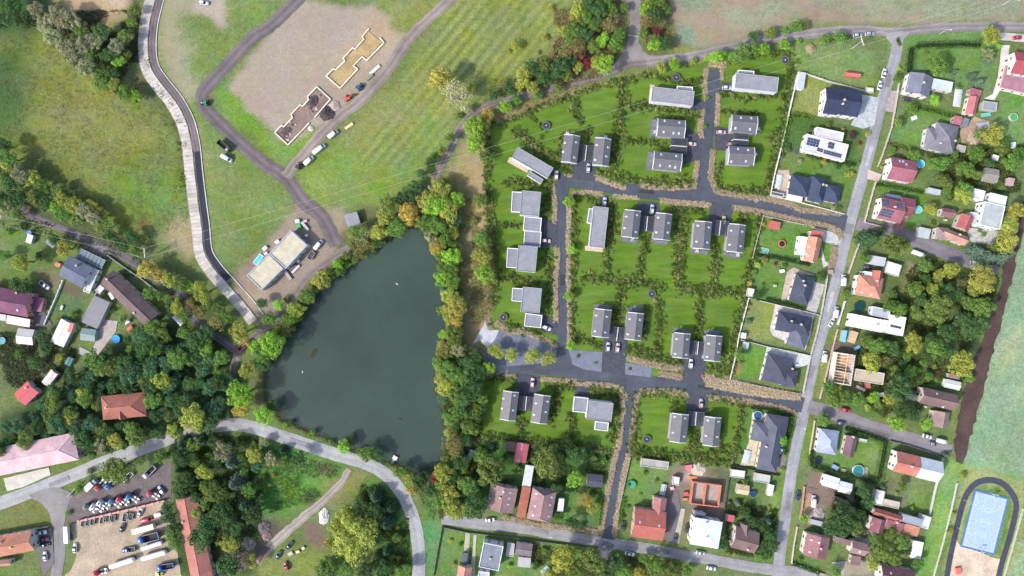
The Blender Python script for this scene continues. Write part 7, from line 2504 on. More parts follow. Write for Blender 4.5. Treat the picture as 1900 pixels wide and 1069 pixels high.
# ------------------------------------------------------------------ sports ground
def court():
    cen, L, Wd, ang = frame_of('p1070,905 1150,590 1345,625', .0)
    r = thing('sports_court', 'light blue sports court with white markings', 'sports court', (cen.x, cen.y, ZS[0]), ang)
    X, Y = L / 2, Wd / 2
    obj('border', MB().box(-X, -Y, 0, X, Y, .03), 'rubber', r, C(80, 120, 168))
    obj('playing_surface', MB().box(-X + .8, -Y + .9, .03, X - .8, Y - .9, .045), 'rubber', r, C(166, 184, 200))
    lw, z0, z1 = .055, .046, .054
    x1, y1 = X - 1.4, Y - 1.5

    def line(pts, closed=False):
        mb = MB()
        ps = [Vector((*q, 0)) for q in pts]
        for i in range(len(ps) - (0 if closed else 1)):
            a, b_ = ps[i], ps[(i + 1) % len(ps)]
            d = (b_ - a).normalized() * lw
            nn = Vector((-d.y, d.x, 0))
            c4 = [a - d * .5 - nn, b_ + d * .5 - nn, b_ + d * .5 + nn, a - d * .5 + nn]
            zz = z1 + .002 * (i % 2)
            mb.add([(q.x, q.y, z0) for q in c4] + [(q.x, q.y, zz) for q in c4], [(4, 5, 6, 7), (0, 1, 5, 4), (1, 2, 6, 5), (2, 3, 7, 6), (3, 0, 4, 7)])
        obj('marking', mb, 'paint', r, C(214, 226, 236))

    def arc(cx, cy, rad, a0, a1, n=20):
        return [(cx + rad * math.cos(a0 + (a1 - a0) * i / n), cy + rad * math.sin(a0 + (a1 - a0) * i / n)) for i in range(n + 1)]
    line([(-x1, -y1), (x1, -y1), (x1, y1), (-x1, y1)], True)
    line([(0, -y1), (0, y1)])
    line(arc(0, 0, 1.8, 0, 6.28, 28))
    for s in (-1, 1):
        line([(s * x1, -2.4), (s * (x1 - 5.8), -2.4), (s * (x1 - 5.8), 2.4), (s * x1, 2.4)])
        line(arc(s * (x1 - 5.8), 0, 1.8, math.pi / 2, 3 * math.pi / 2) if s > 0 else arc(-(x1 - 5.8), 0, 1.8, -math.pi / 2, math.pi / 2))
        line(arc(s * (x1 - 1.2), 0, 6.0, math.pi / 2, 3 * math.pi / 2) if s > 0 else arc(-(x1 - 1.2), 0, 6.0, -math.pi / 2, math.pi / 2))
        line([(s * x1, -6.0), (s * (x1 - 1.2), -6.0)])
        line([(s * x1, 6.0), (s * (x1 - 1.2), 6.0)])
    R = Matrix.Rotation(ang, 2)
    for s, wh in ((1, 'upper'), (-1, 'lower')):
        q = R @ Vector((s * (X + .3), 0))
        h = thing('basketball_hoop', 'white basketball hoop frame at the %s end of the blue court' % wh, 'hoop', (cen.x + q.x, cen.y + q.y, ZS[0]), ang + (math.pi if s > 0 else 0))
        mb = MB()
        for y in (-1.5, 1.5):
            mb.tube((0, y, 0), (0, y, 2.6), .07)
            mb.tube((0, y, 2.6), (1.2, 0, 3.1), .06)
        mb.tube((0, -1.5, 2.6), (0, 1.5, 2.6), .07)
        obj('frame', mb, 'metal', h, C(232, 234, 236))
        obj('backboard', MB().box(1.18, -.9, 2.9, 1.24, .9, 3.95), 'plastic', h, C(240, 240, 240))
        obj('rim', MB().ring(.2, .25, 3.05, 3.09, 16, x=1.5), 'metal', h, C(220, 90, 60))


ribbon('running_track', 'p995,1100 1010,1000 1035,880 1080,690 1115,605 1165,555 1235,540 1305,560 1360,620 1380,690 1350,830 1300,1000 1275,1110', 2.6, 'new_asphalt', C(72, 74, 88), .03)
court()
for p, lab in (('p1090,648', 'white lamp post left of the blue court, upper one'), ('p1055,800', 'white lamp post left of the blue court, lower one'), ('p1400,722', 'white lamp post right of the blue court, upper one'), ('p1385,880', 'white lamp post right of the blue court, lower one'),
               ('m955,190', 'white lamp post under the field road, left one'), ('m1190,185', 'white lamp post under the field road, right one'), ('l1000,240', 'lamp post beside the street by the grey bungalow'), ('k640,830', 'white lamp post on the lower street')):
    w = WP(p)[0]
    r = thing('lamp_post', lab, 'lamp post', (w.x, w.y, ZS[0]), random.uniform(-.3, .3))
    obj('pole', MB().tube((0, 0, 0), (0, 0, 6), .09, .06).tube((0, 0, 5.95), (1.4, 0, 6.2), .05), 'metal', r, C(225, 225, 222))
    obj('lamp_head', MB().box(1.2, -.16, 6.12, 1.9, .16, 6.3, 0, (.08, .08, .04)), 'plastic', r, C(235, 236, 236))
mb_ = MB().box(-2.1, -.06, .9, 2.1, .06, 1.05)
_b = thing('road_barrier', 'white barrier pole across the northern field track', 'barrier', (*W(P('q637,203')[0]), ZS[0]), math.radians(-8))
obj('bar', mb_, 'paint', _b, C(236, 236, 236))
obj('stand', MB().box(-2.4, -.2, 0, -2.1, .2, 1.15), 'paint', _b, C(225, 225, 225))
# ------------------------------------------------------------------ trees
trees('a60,40,70,d 130,110,60,d 20,110,60,d 200,60,60,w 260,145,62,w 330,90,70,w 300,200,62,w 400,110,60,w 370,255,60,w 405,310,55,w 470,235,60,w 500,290,45,g 530,230,50,w 560,175,50,d 640,260,52,w 600,310,50,d 655,340,42,l 690,200,45,o 480,370,55,w 540,400,50,g 560,455,48,o 620,470,40,y 690,515,45,g 745,525,38,l 620,400,45,d 740,60,36,o 725,125,30,o 450,170,40,o 700,300,34,o',
      'in the copse above the western meadow', 'trees of the copse above the meadow')
trees('a20,800,50,d 50,870,55,g 45,925,50,y 110,960,60,w 170,980,50,y 60,1010,60,d 225,1025,45,g 320,1045,40,g 10,960,50,o', 'in the row below the meadow', 'trees in the row below the meadow')
trees('c190,20,50,o 340,30,50,y 400,60,52,y 460,92,50,w 520,130,50,w 575,180,46,o 340,112,45,g 300,65,40,l 425,142,40,o 600,228,40,d 645,262,40,d 685,285,40,d 725,242,45,d 745,312,40,g 40,60,52,w 95,108,40,o 25,30,60,d 110,30,50,d 250,50,50,d 500,60,40,y 560,110,40,y', 'in the long tree row beside the dark lane', 'trees in the row beside the dark lane')
trees('c810,412,56,a 870,442,50,a 930,470,50,y 1000,500,45,g 1042,502,35,l 1112,542,62,y 1050,602,40,b 1100,652,45,b 1190,712,50,b 980,622,45,y 1022,672,45,o 1210,622,40,g 1242,682,40,g 820,550,40,g 880,560,30,g 1330,762,62,y 940,610,36,d 1140,620,40,o', 'along the lane below the autumn row', 'trees along the lane bend')
trees('c130,372,55,y 350,300,50,y 300,250,38,d 90,500,40,d 140,512,40,d 430,732,24,y 222,340,30,d 60,200,34,g 20,340,40,g 330,900,30,y 410,660,26,o 230,780,40,d 250,850,40,d 200,930,40,d 110,880,30,g 390,1000,45,d 330,690,24,o 690,445,18,d 620,640,20,d 680,690,28,g 740,760,34,g', 'in the western house gardens', 'trees in the western gardens')
trees('c850,732,60,o 862,852,46,g 992,902,62,g 1082,832,60,d 1135,872,52,l 892,1022,60,y 1222,1000,42,g 610,950,52,o', 'standing out of the dark western wood', 'lighter trees of the western wood')
wood('c640,880 700,800 800,770 960,740 1130,770 1210,880 1280,1069 700,1069 600,1069 430,1069 450,970 560,880', 19, 'edeedegdo', 'in the dark wood west of the pond', 'trees of the wood west of the pond', 2.2, 5.2, 3)
wood('d640,300 760,215 850,165 900,180 880,120 700,100 560,260 400,420 240,580 60,760 20,900 90,800 250,640 430,450', 15, 'goyolgy', 'filling the north-west pond bank', 'trees on the north-west pond bank', 1.8, 3.0, 7)
wood('d900,180 960,260 1000,400 1030,560 1040,700 1000,850 1000,1060 1180,1060 1120,820 1110,560 1100,340 1080,60 960,20', 17, 'goylgye', 'filling the eastern pond bank', 'trees on the eastern pond bank', 2.2, 3.6, 8)
wood('f1000,0 1230,10 1230,200 1170,300 1130,460 1180,560 1120,640 1000,700 960,560 1040,420 1040,230', 18, 'goydoed', 'filling the bank south-east of the pond', 'trees on the south-eastern pond bank', 2.2, 3.6, 9)
wood('e250,50 400,0 560,0 545,60 540,200 560,250 620,230 800,215 830,180 820,60 800,0 1000,0 1250,0 1250,180 1150,230 900,310 640,360 520,390 460,370 420,260 330,270 140,330 60,330 0,380 0,250 130,190', 20, 'eddogedge', 'in the wood round the red villa', 'trees of the wood round the red villa', 2.2, 5.0, 4)
trees('e460,75,52,y 380,200,45,a 300,240,48,o 835,100,34,l 1070,190,75,y 1330,72,80,l 1330,150,50,a 960,272,50,y 725,270,50,o 640,322,52,y 560,352,50,w', 'beside the red villa and main road', 'bright trees near the red villa')
trees('c1412,842,42,l 1362,972,55,y 1420,922,30,g', 'at the head of the pond road')
trees('e640,482,85,o 880,412,36,g 440,580,30,g 500,490,26,o 920,690,36,d 935,745,42,d 960,800,42,d 945,840,40,g 962,885,45,g 380,720,20,g 1060,722,38,l 930,400,26,d', 'round the truck yards', 'trees round the truck yards')
trees('e1000,350,50,f 990,420,50,d 985,485,48,f 1000,545,58,d 990,605,48,d 1060,340,48,g 1112,322,46,f 1232,382,60,w 1170,322,36,d 1400,402,50,y 1262,450,40,c 1130,492,50,y 1290,562,60,c 1180,612,68,o 1235,722,82,d 1120,842,90,d 1372,602,46,g 1262,890,56,y 1382,982,50,y 1262,1022,78,d 1342,682,68,f 1400,742,56,d 1050,420,40,d 1190,440,36,d 1080,640,40,d 1300,800,50,d 1060,560,36,f', 'in the mixed grove right of the truck yard', 'trees of the mixed grove')
trees('f30,182,60,l 150,240,24,l 180,222,24,d 72,130,40,d 470,356,44,l 500,322,30,d 602,396,46,g 662,412,40,d 300,280,24,g 560,380,26,o 782,492,42,g 832,532,40,y 842,592,34,a 882,552,50,d 720,460,24,g 400,330,18,o 920,520,34,d', 'on the southern pond bank', 'trees on the southern pond bank')
trees('f222,422,48,d 72,422,40,w 30,332,30,w 142,442,28,g 20,420,34,d 130,380,30,f 30,520,18,y 82,516,16,y 32,600,14,y 60,565,14,y', 'in the orchard plot below the main road', 'trees in the orchard plot')
wood('e1040,330 1425,330 f60,340 60,540 0,700 e1425,720 1300,840 1180,900 1060,640', 20, 'dgoege', 'filling the mixed grove', 'trees of the mixed grove', 1.6, 3.2, 12)
tree(P('f515,875')[0], 11.5, 'y', 'standing alone as the biggest crown below the main road', None, 'big')
trees('f490,730,62,y 430,800,55,y 400,890,40,y 560,690,56,d 640,640,58,f 650,720,60,d 720,700,50,f 700,780,60,f 660,860,46,d 600,790,52,o 760,860,28,g 700,940,34,f 660,960,30,f 740,960,24,g', 'around the biggest autumn crown', 'trees round the biggest autumn crown')
trees('f370,1010,58,g 480,1032,58,g 592,1040,60,d 800,1042,48,g 690,1042,58,d 410,1062,40,d 350,1050,40,d 770,968,16,y 725,712,20,y 768,800,14,y', 'at the bottom edge by the road bend', 'trees at the bottom edge')
trees('d550,212,62,o 582,272,54,b 662,212,50,y 692,132,52,y 722,62,60,o 762,182,56,g 642,272,34,g 552,322,44,b 482,342,28,o 436,386,36,l 342,472,58,y 392,442,40,o 266,560,50,g 202,632,54,y 172,692,50,g 142,742,54,o 110,612,34,l 62,692,40,g 152,580,24,y 72,822,80,l 22,882,60,g 20,932,50,d 102,782,40,o 20,602,36,d 790,32,50,d 300,500,30,o 230,600,30,d 520,280,30,o 460,400,24,o 850,25,44,d',
      'on the north-west pond bank', 'trees on the north-west pond bank')
trees('d826,112,60,a 932,40,70,y 982,62,72,l 1032,92,70,y 922,162,58,g 982,172,60,g 942,232,48,w 986,292,46,a 1032,242,50,g 1062,342,60,l 1012,462,50,l 1062,402,50,g 1072,482,42,g 1052,562,50,y 1082,622,60,a 1042,662,50,y 1000,642,30,o 1082,702,50,a 1072,792,60,o 1022,852,50,b 1102,852,50,w 990,932,40,g 1052,972,70,g 1022,1032,60,y 1152,932,60,d 1192,902,45,g 1222,982,50,d 1120,1010,60,g 1080,30,54,l 1010,350,40,g 1160,1010,56,d',
      'on the eastern pond bank', 'trees on the eastern pond bank')
trees('f1032,22,60,y 1102,82,68,g 1172,62,76,d 1062,192,58,g 1042,282,30,y 1072,332,64,b 1162,252,50,o 1082,382,48,b 1012,492,58,y 972,522,34,r 1062,522,50,d 1002,562,44,o 1052,622,58,y 1082,692,66,y 1000,642,48,g 952,602,40,d 1122,442,50,d 1152,562,58,g 1120,150,56,d 1190,160,48,o 1040,440,40,o 1130,310,44,d 1130,640,46,d 1180,620,44,o', 'on the pond bank south-east of the water', 'trees on the south-eastern pond bank')
trees('d1222,32,46,o 1232,252,50,g 1232,342,56,y 1242,442,56,l 1195,150,24,o 1310,480,26,g 1180,560,18,b 1100,190,20,g', 'in the dry strip beside the pond bank', 'trees in the dry strip')
trees('b1000,432,76,a 1090,512,92,n 1162,482,36,y', 'standing alone in the mown field', 'trees alone in the mown field')
trees('b1412,252,30,y 1376,286,15,y q182,46,26,y'.split(' q')[0], 'young and round on the mown field')
trees('q182,46,26,y 152,206,26,y 112,290,16,y 195,262,13,y', 'young at the right of the mown field')
trees('b1385,492,44,d 1300,522,36,d 1360,592,42,l 1256,642,46,a 1190,692,66,l 1192,792,58,l 1222,732,56,g 1420,552,30,g 1100,640,26,o 1060,760,30,o 1010,830,30,o 950,900,36,d 900,960,36,d 860,1030,42,d 1000,1040,58,y 1030,1010,40,o 1250,860,40,o 960,860,26,g 1340,460,34,b 1150,600,30,w', 'beside the gravel path west of the lawns', 'trees beside the gravel path')
trees('q332,52,50,y 402,32,50,d 452,52,50,d 522,52,46,g 382,92,40,g 302,172,50,g 252,172,36,y 332,262,58,b 372,192,46,d 422,152,40,o 500,132,50,b 470,222,50,l 560,192,46,g 540,242,48,g 482,352,60,l 432,342,36,y 390,346,34,r 336,372,36,y 252,302,50,b 232,372,58,d 272,412,40,o 152,362,48,o 82,372,46,d 142,432,46,d 72,402,44,g 30,422,54,y 82,482,44,y 12,472,40,y 182,302,36,b 290,340,40,d 420,260,44,o 300,230,44,o 440,120,40,d 590,40,30,o 350,130,40,o 200,420,40,d 340,310,36,r 300,100,26,y 490,10,40,g 400,210,36,b',
      'in the hedgerow above the gravel path', 'trees of the hedgerow above the gravel path')
trees('q702,52,42,l 752,82,50,d 792,22,42,g 722,122,46,b 770,172,30,r 812,242,44,d 752,252,42,l 692,182,34,o 730,20,36,o 800,130,36,b 760,210,30,o 820,60,28,o', 'in the strip beside the northern field track', 'trees beside the northern field track')
trees('q862,352,40,l 790,372,34,y 975,336,26,l 1102,312,46,l 1060,322,30,l 1242,292,54,g 1300,272,48,g 1352,272,44,l 1300,202,32,d 1400,182,32,o 1192,312,38,g 15,552,24,l 112,522,30,g 226,486,28,o 920,360,22,g 1200,330,30,o 1150,300,26,l', 'between the field road and the new lawns', 'trees along the field road')
trees('m30,182,36,o 172,152,48,g 112,166,28,g 212,140,28,y 105,242,38,l 186,228,22,l 330,216,34,g 362,212,20,a 412,206,40,g 452,212,24,g', 'beside the field road above the open grass', 'bushes beside the field road')
trees('m952,366,60,g 1236,192,56,y 1222,302,38,w 1250,322,28,c 1152,412,28,c 1182,452,34,c 1282,256,22,l 735,376,18,l 726,432,28,g 930,554,35,l 802,602,38,g 730,682,34,o 1050,392,18,c 885,296,14,g 890,350,12,g 770,640,20,g 1060,480,20,g', 'in the north-eastern gardens', 'trees in the north-eastern gardens')
trees('m560,738,20,y 490,736,30,p 425,712,15,a 345,690,22,o 320,892,20,a 195,886,18,w 470,962,25,y 270,880,16,g 245,760,16,d 520,790,14,r 510,900,16,g 400,920,20,d 380,905,14,o 300,920,14,g 640,920,12,y 455,915,16,d 130,800,16,d', 'in front gardens west of the northern street', 'garden shrubs west of the northern street')
trees('m1262,742,68,y 1180,742,40,o 1162,852,50,g 952,902,58,g 1092,932,58,g 822,856,40,g 972,992,40,o 1092,1042,50,g 1300,812,46,o 1352,902,58,g 1152,962,40,o 700,832,28,g 1040,860,34,g 1390,840,40,g 1230,900,34,d 660,960,14,y 780,850,24,o 1000,1050,30,g', 'in the eastern orchard gardens', 'trees in the eastern orchard gardens')
trees('n1090,302,54,y 1012,302,24,g 912,382,38,y 1002,232,38,o 590,542,58,f 702,572,86,o 552,652,36,g 1382,392,60,y 1342,482,56,y 1332,562,58,y 1242,642,60,c 1312,642,52,c 1182,612,48,c 920,460,24,g 1200,520,18,g 640,500,30,d 760,560,40,o 1270,590,40,o 1360,620,30,c 1180,500,16,g 400,380,16,g 370,370,12,g', 'round the upper side street', 'trees round the upper side street')
trees('n1210,772,96,y 1022,712,50,y 962,742,36,y 882,692,44,g 1082,792,34,b 960,932,100,o 1112,902,48,o 1202,922,64,g 922,822,40,y 822,822,48,o 742,932,44,g 682,912,40,g 832,952,44,g 1100,1002,66,d 1190,1002,66,d 440,852,30,o 880,760,36,d 1010,820,40,d 700,850,30,g 1140,830,40,d 950,780,30,o 860,880,40,d 1060,850,40,d 600,930,20,g', 'in the leafy garden beside the ploughed strip', 'trees in the leafy eastern garden')
trees('o902,392,50,d 1002,352,58,d 1132,332,66,d 822,402,58,y 622,422,56,g 702,432,44,d 582,512,64,y 932,432,58,g 1082,512,80,y 782,472,36,g 722,642,78,d 800,562,36,g 842,552,20,g 862,512,20,g 902,592,28,g 930,532,20,y 592,702,38,l 722,852,56,l 680,712,38,y 740,722,28,g 762,782,48,d 822,702,42,c 812,802,48,d 892,852,38,l 350,652,48,g 372,722,46,o 432,702,48,g 502,712,46,g 322,832,42,g 760,520,30,d 660,500,38,b 720,560,34,o 1000,450,40,d 880,470,30,d 560,400,40,o 1130,600,30,g 950,560,16,r 620,740,30,o 560,760,24,y 850,760,30,d 1010,700,16,g 400,660,30,y', 'round the gardens below the long white house', 'trees below the long white house')
trees('l120,0,1,g'.split()[0][:0] + 'p92,322,28,l 440,742,88,d 392,802,78,d 482,792,58,o 562,652,50,d 522,742,50,d 432,692,48,o 542,602,46,d 212,752,30,l 682,842,38,o 752,882,48,g 642,932,54,o 592,1002,38,y 712,972,40,o 392,1042,34,g 1092,512,26,y 1042,722,14,y 1012,822,24,y 752,572,30,g 802,692,18,l 722,612,16,l 600,860,30,g 190,980,20,g 840,1000,36,g 780,930,30,d 700,800,30,o 650,580,20,c 1005,405,22,c', 'in the south-eastern gardens', 'trees in the south-eastern gardens')
trees('l685,672,22,c 722,712,34,d 852,772,30,c 762,772,40,d 862,842,40,d 872,902,44,d 832,932,40,d 802,962,34,g 602,892,40,d 680,782,18,y 715,545,26,g 1162,212,34,g 660,945,12,a 740,740,30,f 820,800,30,d 840,880,36,d 630,660,16,g 800,700,16,o 850,690,14,y 925,480,18,l', 'in the corner garden by the junction', 'trees in the corner garden')
trees('k320,482,90,o 642,452,95,o 792,532,48,l 692,582,38,d 612,392,38,o 242,682,76,d 112,682,58,y 802,402,56,d 682,372,40,d 882,692,38,y 852,652,30,a 772,772,46,d 222,560,40,d 272,400,40,g 750,340,36,d 900,420,26,g 950,432,26,g 860,380,30,d 560,420,16,r 590,480,24,g 420,740,18,l 480,470,16,g 160,420,40,d 330,360,20,c 700,740,30,d 830,790,26,d', 'in the southern gardens above the lower street', 'trees above the lower street')
trees('k722,972,78,y 882,972,78,o 1012,992,60,d 1062,1042,48,g 1142,1048,36,a 122,1002,18,a 160,892,16,g 105,875,14,a 800,1040,60,o 960,1040,50,d 1240,1010,60,g 1300,1030,54,o 1180,980,36,g 1360,1010,40,o 620,930,24,g 430,1010,20,l 580,1000,24,d 640,1050,30,y 1410,1040,36,g', 'along the bottom edge below the lower street', 'trees below the lower street')
trees('k1175,500,20,g 1080,690,16,g 1150,620,14,l 1240,540,14,g 1090,560,16,d 1180,470,20,o 1060,740,14,d', 'in the long southern garden', 'bushes in the long southern garden')
trees('i180,808,46,y 265,826,44,y 378,834,52,y 470,848,44,y 145,894,40,l', 'on the paved plaza', 'trees on the plaza')
trees('i600,245,30,l 582,505,32,l 588,770,32,l g582,875,34,l'.split(' g')[0], 'young in the strip along the west new road', 'young road trees')
trees('g582,875,34,l', 'young at the bend of the west new road', 'young road trees')
trees('i140,660,14,g 85,790,14,g 425,740,14,g 495,762,14,g 510,292,12,g 512,575,12,g 630,834,12,g 726,872,12,g 915,906,12,g 1188,918,12,g 255,695,12,g', 'planted in the pale grass beds', 'small round planted bushes')
trees('g1332,458,16,g 1345,300,14,g 875,780,12,g 1005,792,12,g h500,455,14,g'.split(' h')[0], 'in the grass beds of the upper new road', 'small round planted bushes')
trees('j790,330,26,y 828,308,24,a 885,325,14,r 935,335,18,g 770,370,22,o 745,435,24,a 690,820,36,g 750,640,18,c 790,505,30,d 1140,400,28,d 1115,390,20,g 815,440,14,g 885,440,12,g 690,870,18,b 820,105,16,a 1010,310,18,g 700,640,16,g', 'in the gardens beside the eastern wall', 'garden shrubs by the eastern wall')
trees('h960,590,16,d 1035,400,16,g 1080,470,22,d 1020,650,18,w 1090,640,14,g 1155,658,20,a 1210,640,14,o 1280,730,22,y 1230,830,14,g 1240,905,16,g 1205,905,20,w 1310,680,14,g 930,620,14,d', 'round the solar panel house', 'garden shrubs round the solar panel house')
label_trees()

# ------------------------------------------------------------------ loose hedges on the new lawns
SHRUB_K = [0]
for s, w_, dn in (('g150,450 250,430 370,375 480,330 600,290 700,245 850,215 1030,175', 9, .8), ('g600,310 625,370 640,440', 15, 1), ('g870,230 880,300 860,400 850,550 830,680', 17, 1), ('g870,310 940,360 980,350', 14, .8),
    ('g890,540 1000,550 1115,560', 11, .9), ('g735,700 850,735 960,755 1120,770 1280,765', 14, .9), ('g960,340 1100,360 1310,380', 12, .9), ('g290,480 380,560 480,640', 18, 1), ('g520,660 560,690 590,700', 18, 1),
    ('g120,480 140,600 130,760 140,900 150,1069', 13, .8), ('g220,765 350,775 480,770', 13, .9), ('g470,790 465,880 455,970', 14, .9), ('g610,850 610,960 620,1069', 12, .9), ('g815,860 830,960 815,1069', 15, .9),
    ('g690,470 690,545', 13, .9), ('g540,480 520,650', 9, .7), ('g340,390 420,440 440,520', 8, .5), ('g1040,410 1250,420', 8, .5), ('g1260,390 1310,360', 13, .9), ('g1050,180 1200,215 1320,210', 11, .8), ('g690,860 740,880', 12, .8),
    ('h600,290 750,300 900,290', 10, .8), ('h590,370 700,390 780,380', 11, .8), ('h980,100 960,220 930,420 900,560 870,700 850,830', 15, .9), ('h600,650 560,720 570,790 700,810 850,820', 13, .9), ('h640,90 760,60 900,50 980,60', 12, .8), ('h850,540 900,500', 13, .8),
    ('i150,50 165,200 180,350 170,450 165,560', 13, .8), ('i175,110 310,120', 10, .7), ('i185,400 300,410 430,430', 13, .9), ('i460,240 470,400 465,600', 13, .8), ('i230,670 330,690 420,705', 12, .8),
    ('i605,120 610,300 600,500 600,640 610,760', 12, .8), ('i800,60 795,220 780,390', 14, .9), ('i640,400 760,410 900,420 1100,450', 16, 1), ('i870,430 860,540 850,640', 16, 1), ('i1000,180 985,300 970,430', 13, .9),
    ('i1215,50 1200,200 1190,340 1190,470', 17, 1), ('i1290,470 1420,485', 16, 1), ('i1080,520 1075,650 1065,830', 14, .9), ('i1010,560 1000,660 990,740', 8, .7), ('i1310,490 1300,600 1290,740', 13, .9), ('i1390,290 1380,420', 14, .9),
    ('i640,720 720,770 760,780', 13, .8), ('i920,790 1040,840 1200,870', 13, .9), ('i690,1000 800,1010 880,1045', 13, .9), ('i480,1000 550,995 610,1010', 14, .9), ('i120,960 220,950 290,985', 14, .9),
    ('j810,60 780,200 740,390 710,520 680,650 650,800 640,920', 14, .9), ('j360,50 350,200 350,450', 15, .8), ('j565,210 550,330 540,440', 15, .9), ('j380,460 550,470 700,490', 16, .9), ('j170,560 175,750', 8, .6), ('j605,700 600,860', 9, .6),
    ('j90,790 220,840 380,860', 13, .8), ('j510,890 640,930', 15, .9), ('j690,55 740,75', 13, .8), ('j300,30 420,20 500,50', 12, .7),
    ('k490,180 510,330', 15, .9), ('k270,295 420,310 560,325 760,335', 12, .9), ('k705,40 690,120 665,215', 13, .9), ('k775,180 770,330', 14, .9), ('k880,50 1020,75 1030,180 990,330', 14, .9), ('k780,345 1000,375', 13, .9),
    ('k1125,70 1130,200 1120,300 1100,400', 14, .8), ('k270,60 265,290', 7, .5), ('l150,60 260,60 380,65', 13, .9), ('l330,100 320,160', 15, .8), ('l95,385 300,405 500,430 640,440', 16, 1), ('l440,260 440,400', 19, 1.1), ('l590,210 590,370', 9, .7),
    ('l540,90 640,110 720,120', 12, .8), ('l710,120 690,260 650,440', 14, .8), ('k640,200 660,260', 7, .5), ('k460,170 500,180', 10, .5), ('l520,380 640,390', 14, .9)):
    shrub_line(s, w_, dn)
    if w_ > 9:
        ribbon('planting_bed', dense(WP(s), 1.2, False), w_ * S * .5, 'earth', C(74, 94, 40), .5, z=.085 + .003 * (SHRUB_K[0] % 7))
        SHRUB_K[0] += 1


def plant_shrubs():
    # drop those that would stand on a road, drive or house
    keep = []
    blocked = [P(s) for s in DRIVES]
    for x, y in SHRUB_PTS:
        if any(inside(b_, np.array([x]), np.array([y]))[0] for b_ in blocked):
            continue
        keep.append((x, y, random.uniform(.5, .8) if random.random() < .6 else random.uniform(.75, 1.2)))
    keep.sort(key=lambda q: -q[2])
    cols = [(90, 116, 50), (98, 122, 54), (118, 132, 70), (154, 160, 96), (72, 96, 42), (104, 122, 60)]
    for x, y, r in keep[:300]:
        w = W((x, y), r * .5)
        where = ('north', 'south')[y > 545] + ('west', 'east')[x > 1180]
        o = bpy.data.objects.new('lawn_shrub', None)
        o = obj('lawn_shrub', CROWNS['spiky'][random.randrange(4)], 'leaf', None, C(*random.choice(cols)), (w.x, w.y, .05), random.uniform(0, 6.28))
        o.scale = (r, r, r * random.uniform(.8, 1.1))
        tag(o, 'round dark green shrub in the loose hedges of the %s lawns' % where.replace('thw', 'th-w').replace('the', 'th-e'), 'shrub', 'shrubs in the loose hedges of the %s lawns' % where.replace('thw', 'th-w').replace('the', 'th-e'))
    # the many smaller ones
    buckets = {0: [], 1: [], 2: []}
    for q in keep[300:]:
        buckets[random.choice((0, 0, 1, 1, 2))].append(q)
    for k, qs in buckets.items():
        cen, nor, sz, sh = [], [], [], []
        for x, y, r in qs:
            w = W((x, y), r * .4)
            n = 34
            d = rdir(RNG, n)
            d[:, 2] = np.abs(d[:, 2])
            cen.append(np.array([w.x, w.y, .25 + .1 * r]) + d * r * RNG.uniform(.55, 1.05, n)[:, None] * np.array([.95, .95, .75]))
            nor.append(d + np.array([0, 0, .3]))
            sz.append(r * .42 * RNG.uniform(.7, 1.4, n))
            sh.append(RNG.uniform(.75, 1.25) * RNG.uniform(.7, 1.3, n))
        me = leafcloud('small_shrubs', np.concatenate(cen), np.concatenate(nor), np.concatenate(sz), np.concatenate(sh), .45)
        o = obj('small_shrubs', me, 'leaf', None, C(*[(88, 114, 48), (122, 138, 70), (164, 168, 104)][k]), kind='stuff')
        tag(o, ('dark green', 'olive green', 'yellowish')[k] + ' small shrubs filling the loose hedges of the new lawns', 'shrubs')


plant_shrubs()

# pale ornamental grass along the new roads
GRASS = [('g490,780 505,880 500,985', 9), ('g595,850 585,960 590,1069', 9), ('i580,0 578,200 580,400 585,600 585,780', 9), ('i515,235 520,300 505,400 510,640', 10), ('i175,650 260,700 330,690', 12), ('i330,700 430,735 510,775', 10), ('i70,780 130,820', 13), ('i130,620 150,690', 11),
         ('g600,825 680,822 765,830', 9), ('g830,840 960,855', 9), ('g1090,865 1220,880 1355,890', 10), ('g735,740 800,765 880,795 890,785', 11), ('g985,785 1150,800 1270,790 1290,650', 10), ('g985,770 1010,795', 9), ('g1320,370 1305,440 1310,515', 11), ('g1340,140 1330,230 1335,310', 10),
         ('h520,110 610,120', 12), ('h598,120 590,205', 8), ('h575,280 565,450', 9), ('h545,590 530,740 570,820 700,840 800,850 960,880 1030,920 1150,930 1250,938', 11), ('h660,905 820,935 1040,985 1180,1010 1240,1040 1250,1080', 12), ('h790,860 770,870', 9), ('h260,870 400,885 520,895', 10), ('h860,845 960,890', 12), ('g570,730 600,725', 9),
         ('i900,840 1000,870 1200,905', 13), ('i1085,930 1200,950', 13), ('i425,960 520,965 620,972', 9), ('i680,988 800,995 870,1010 895,1069', 10), ('i120,935 290,945', 8), ('j505,945 600,980 700,1000', 14), ('j620,960 760,1005 900,1030 1020,1055', 13),
         ('l520,85 640,95 720,105 830,125 940,150 1005,185', 12), ('l150,48 300,45 400,65', 9), ('l505,10 700,50 860,75 1020,85', 11), ('k1050,50 1060,150 1045,210', 10), ('k1045,240 1040,320 1020,380 1000,480 980,560 965,650 945,760 935,830', 11), ('k1140,70 1120,180 1105,300 1085,400', 9), ('k1085,400 1065,500 1045,600 1035,680 1020,760 1010,840', 10),
         ('k395,740 480,765 600,790 740,800 850,815 930,830', 11), ('k800,10 860,10', 7), ('k870,15 1000,20 1050,45', 9), ('j1215,230 1200,330 1185,370', 14), ('i1330,950 1420,990', 13), ('i1360,1060 1420,1065', 10), ('i950,1060 1000,1030 1100,1025 1230,1050', 10)]


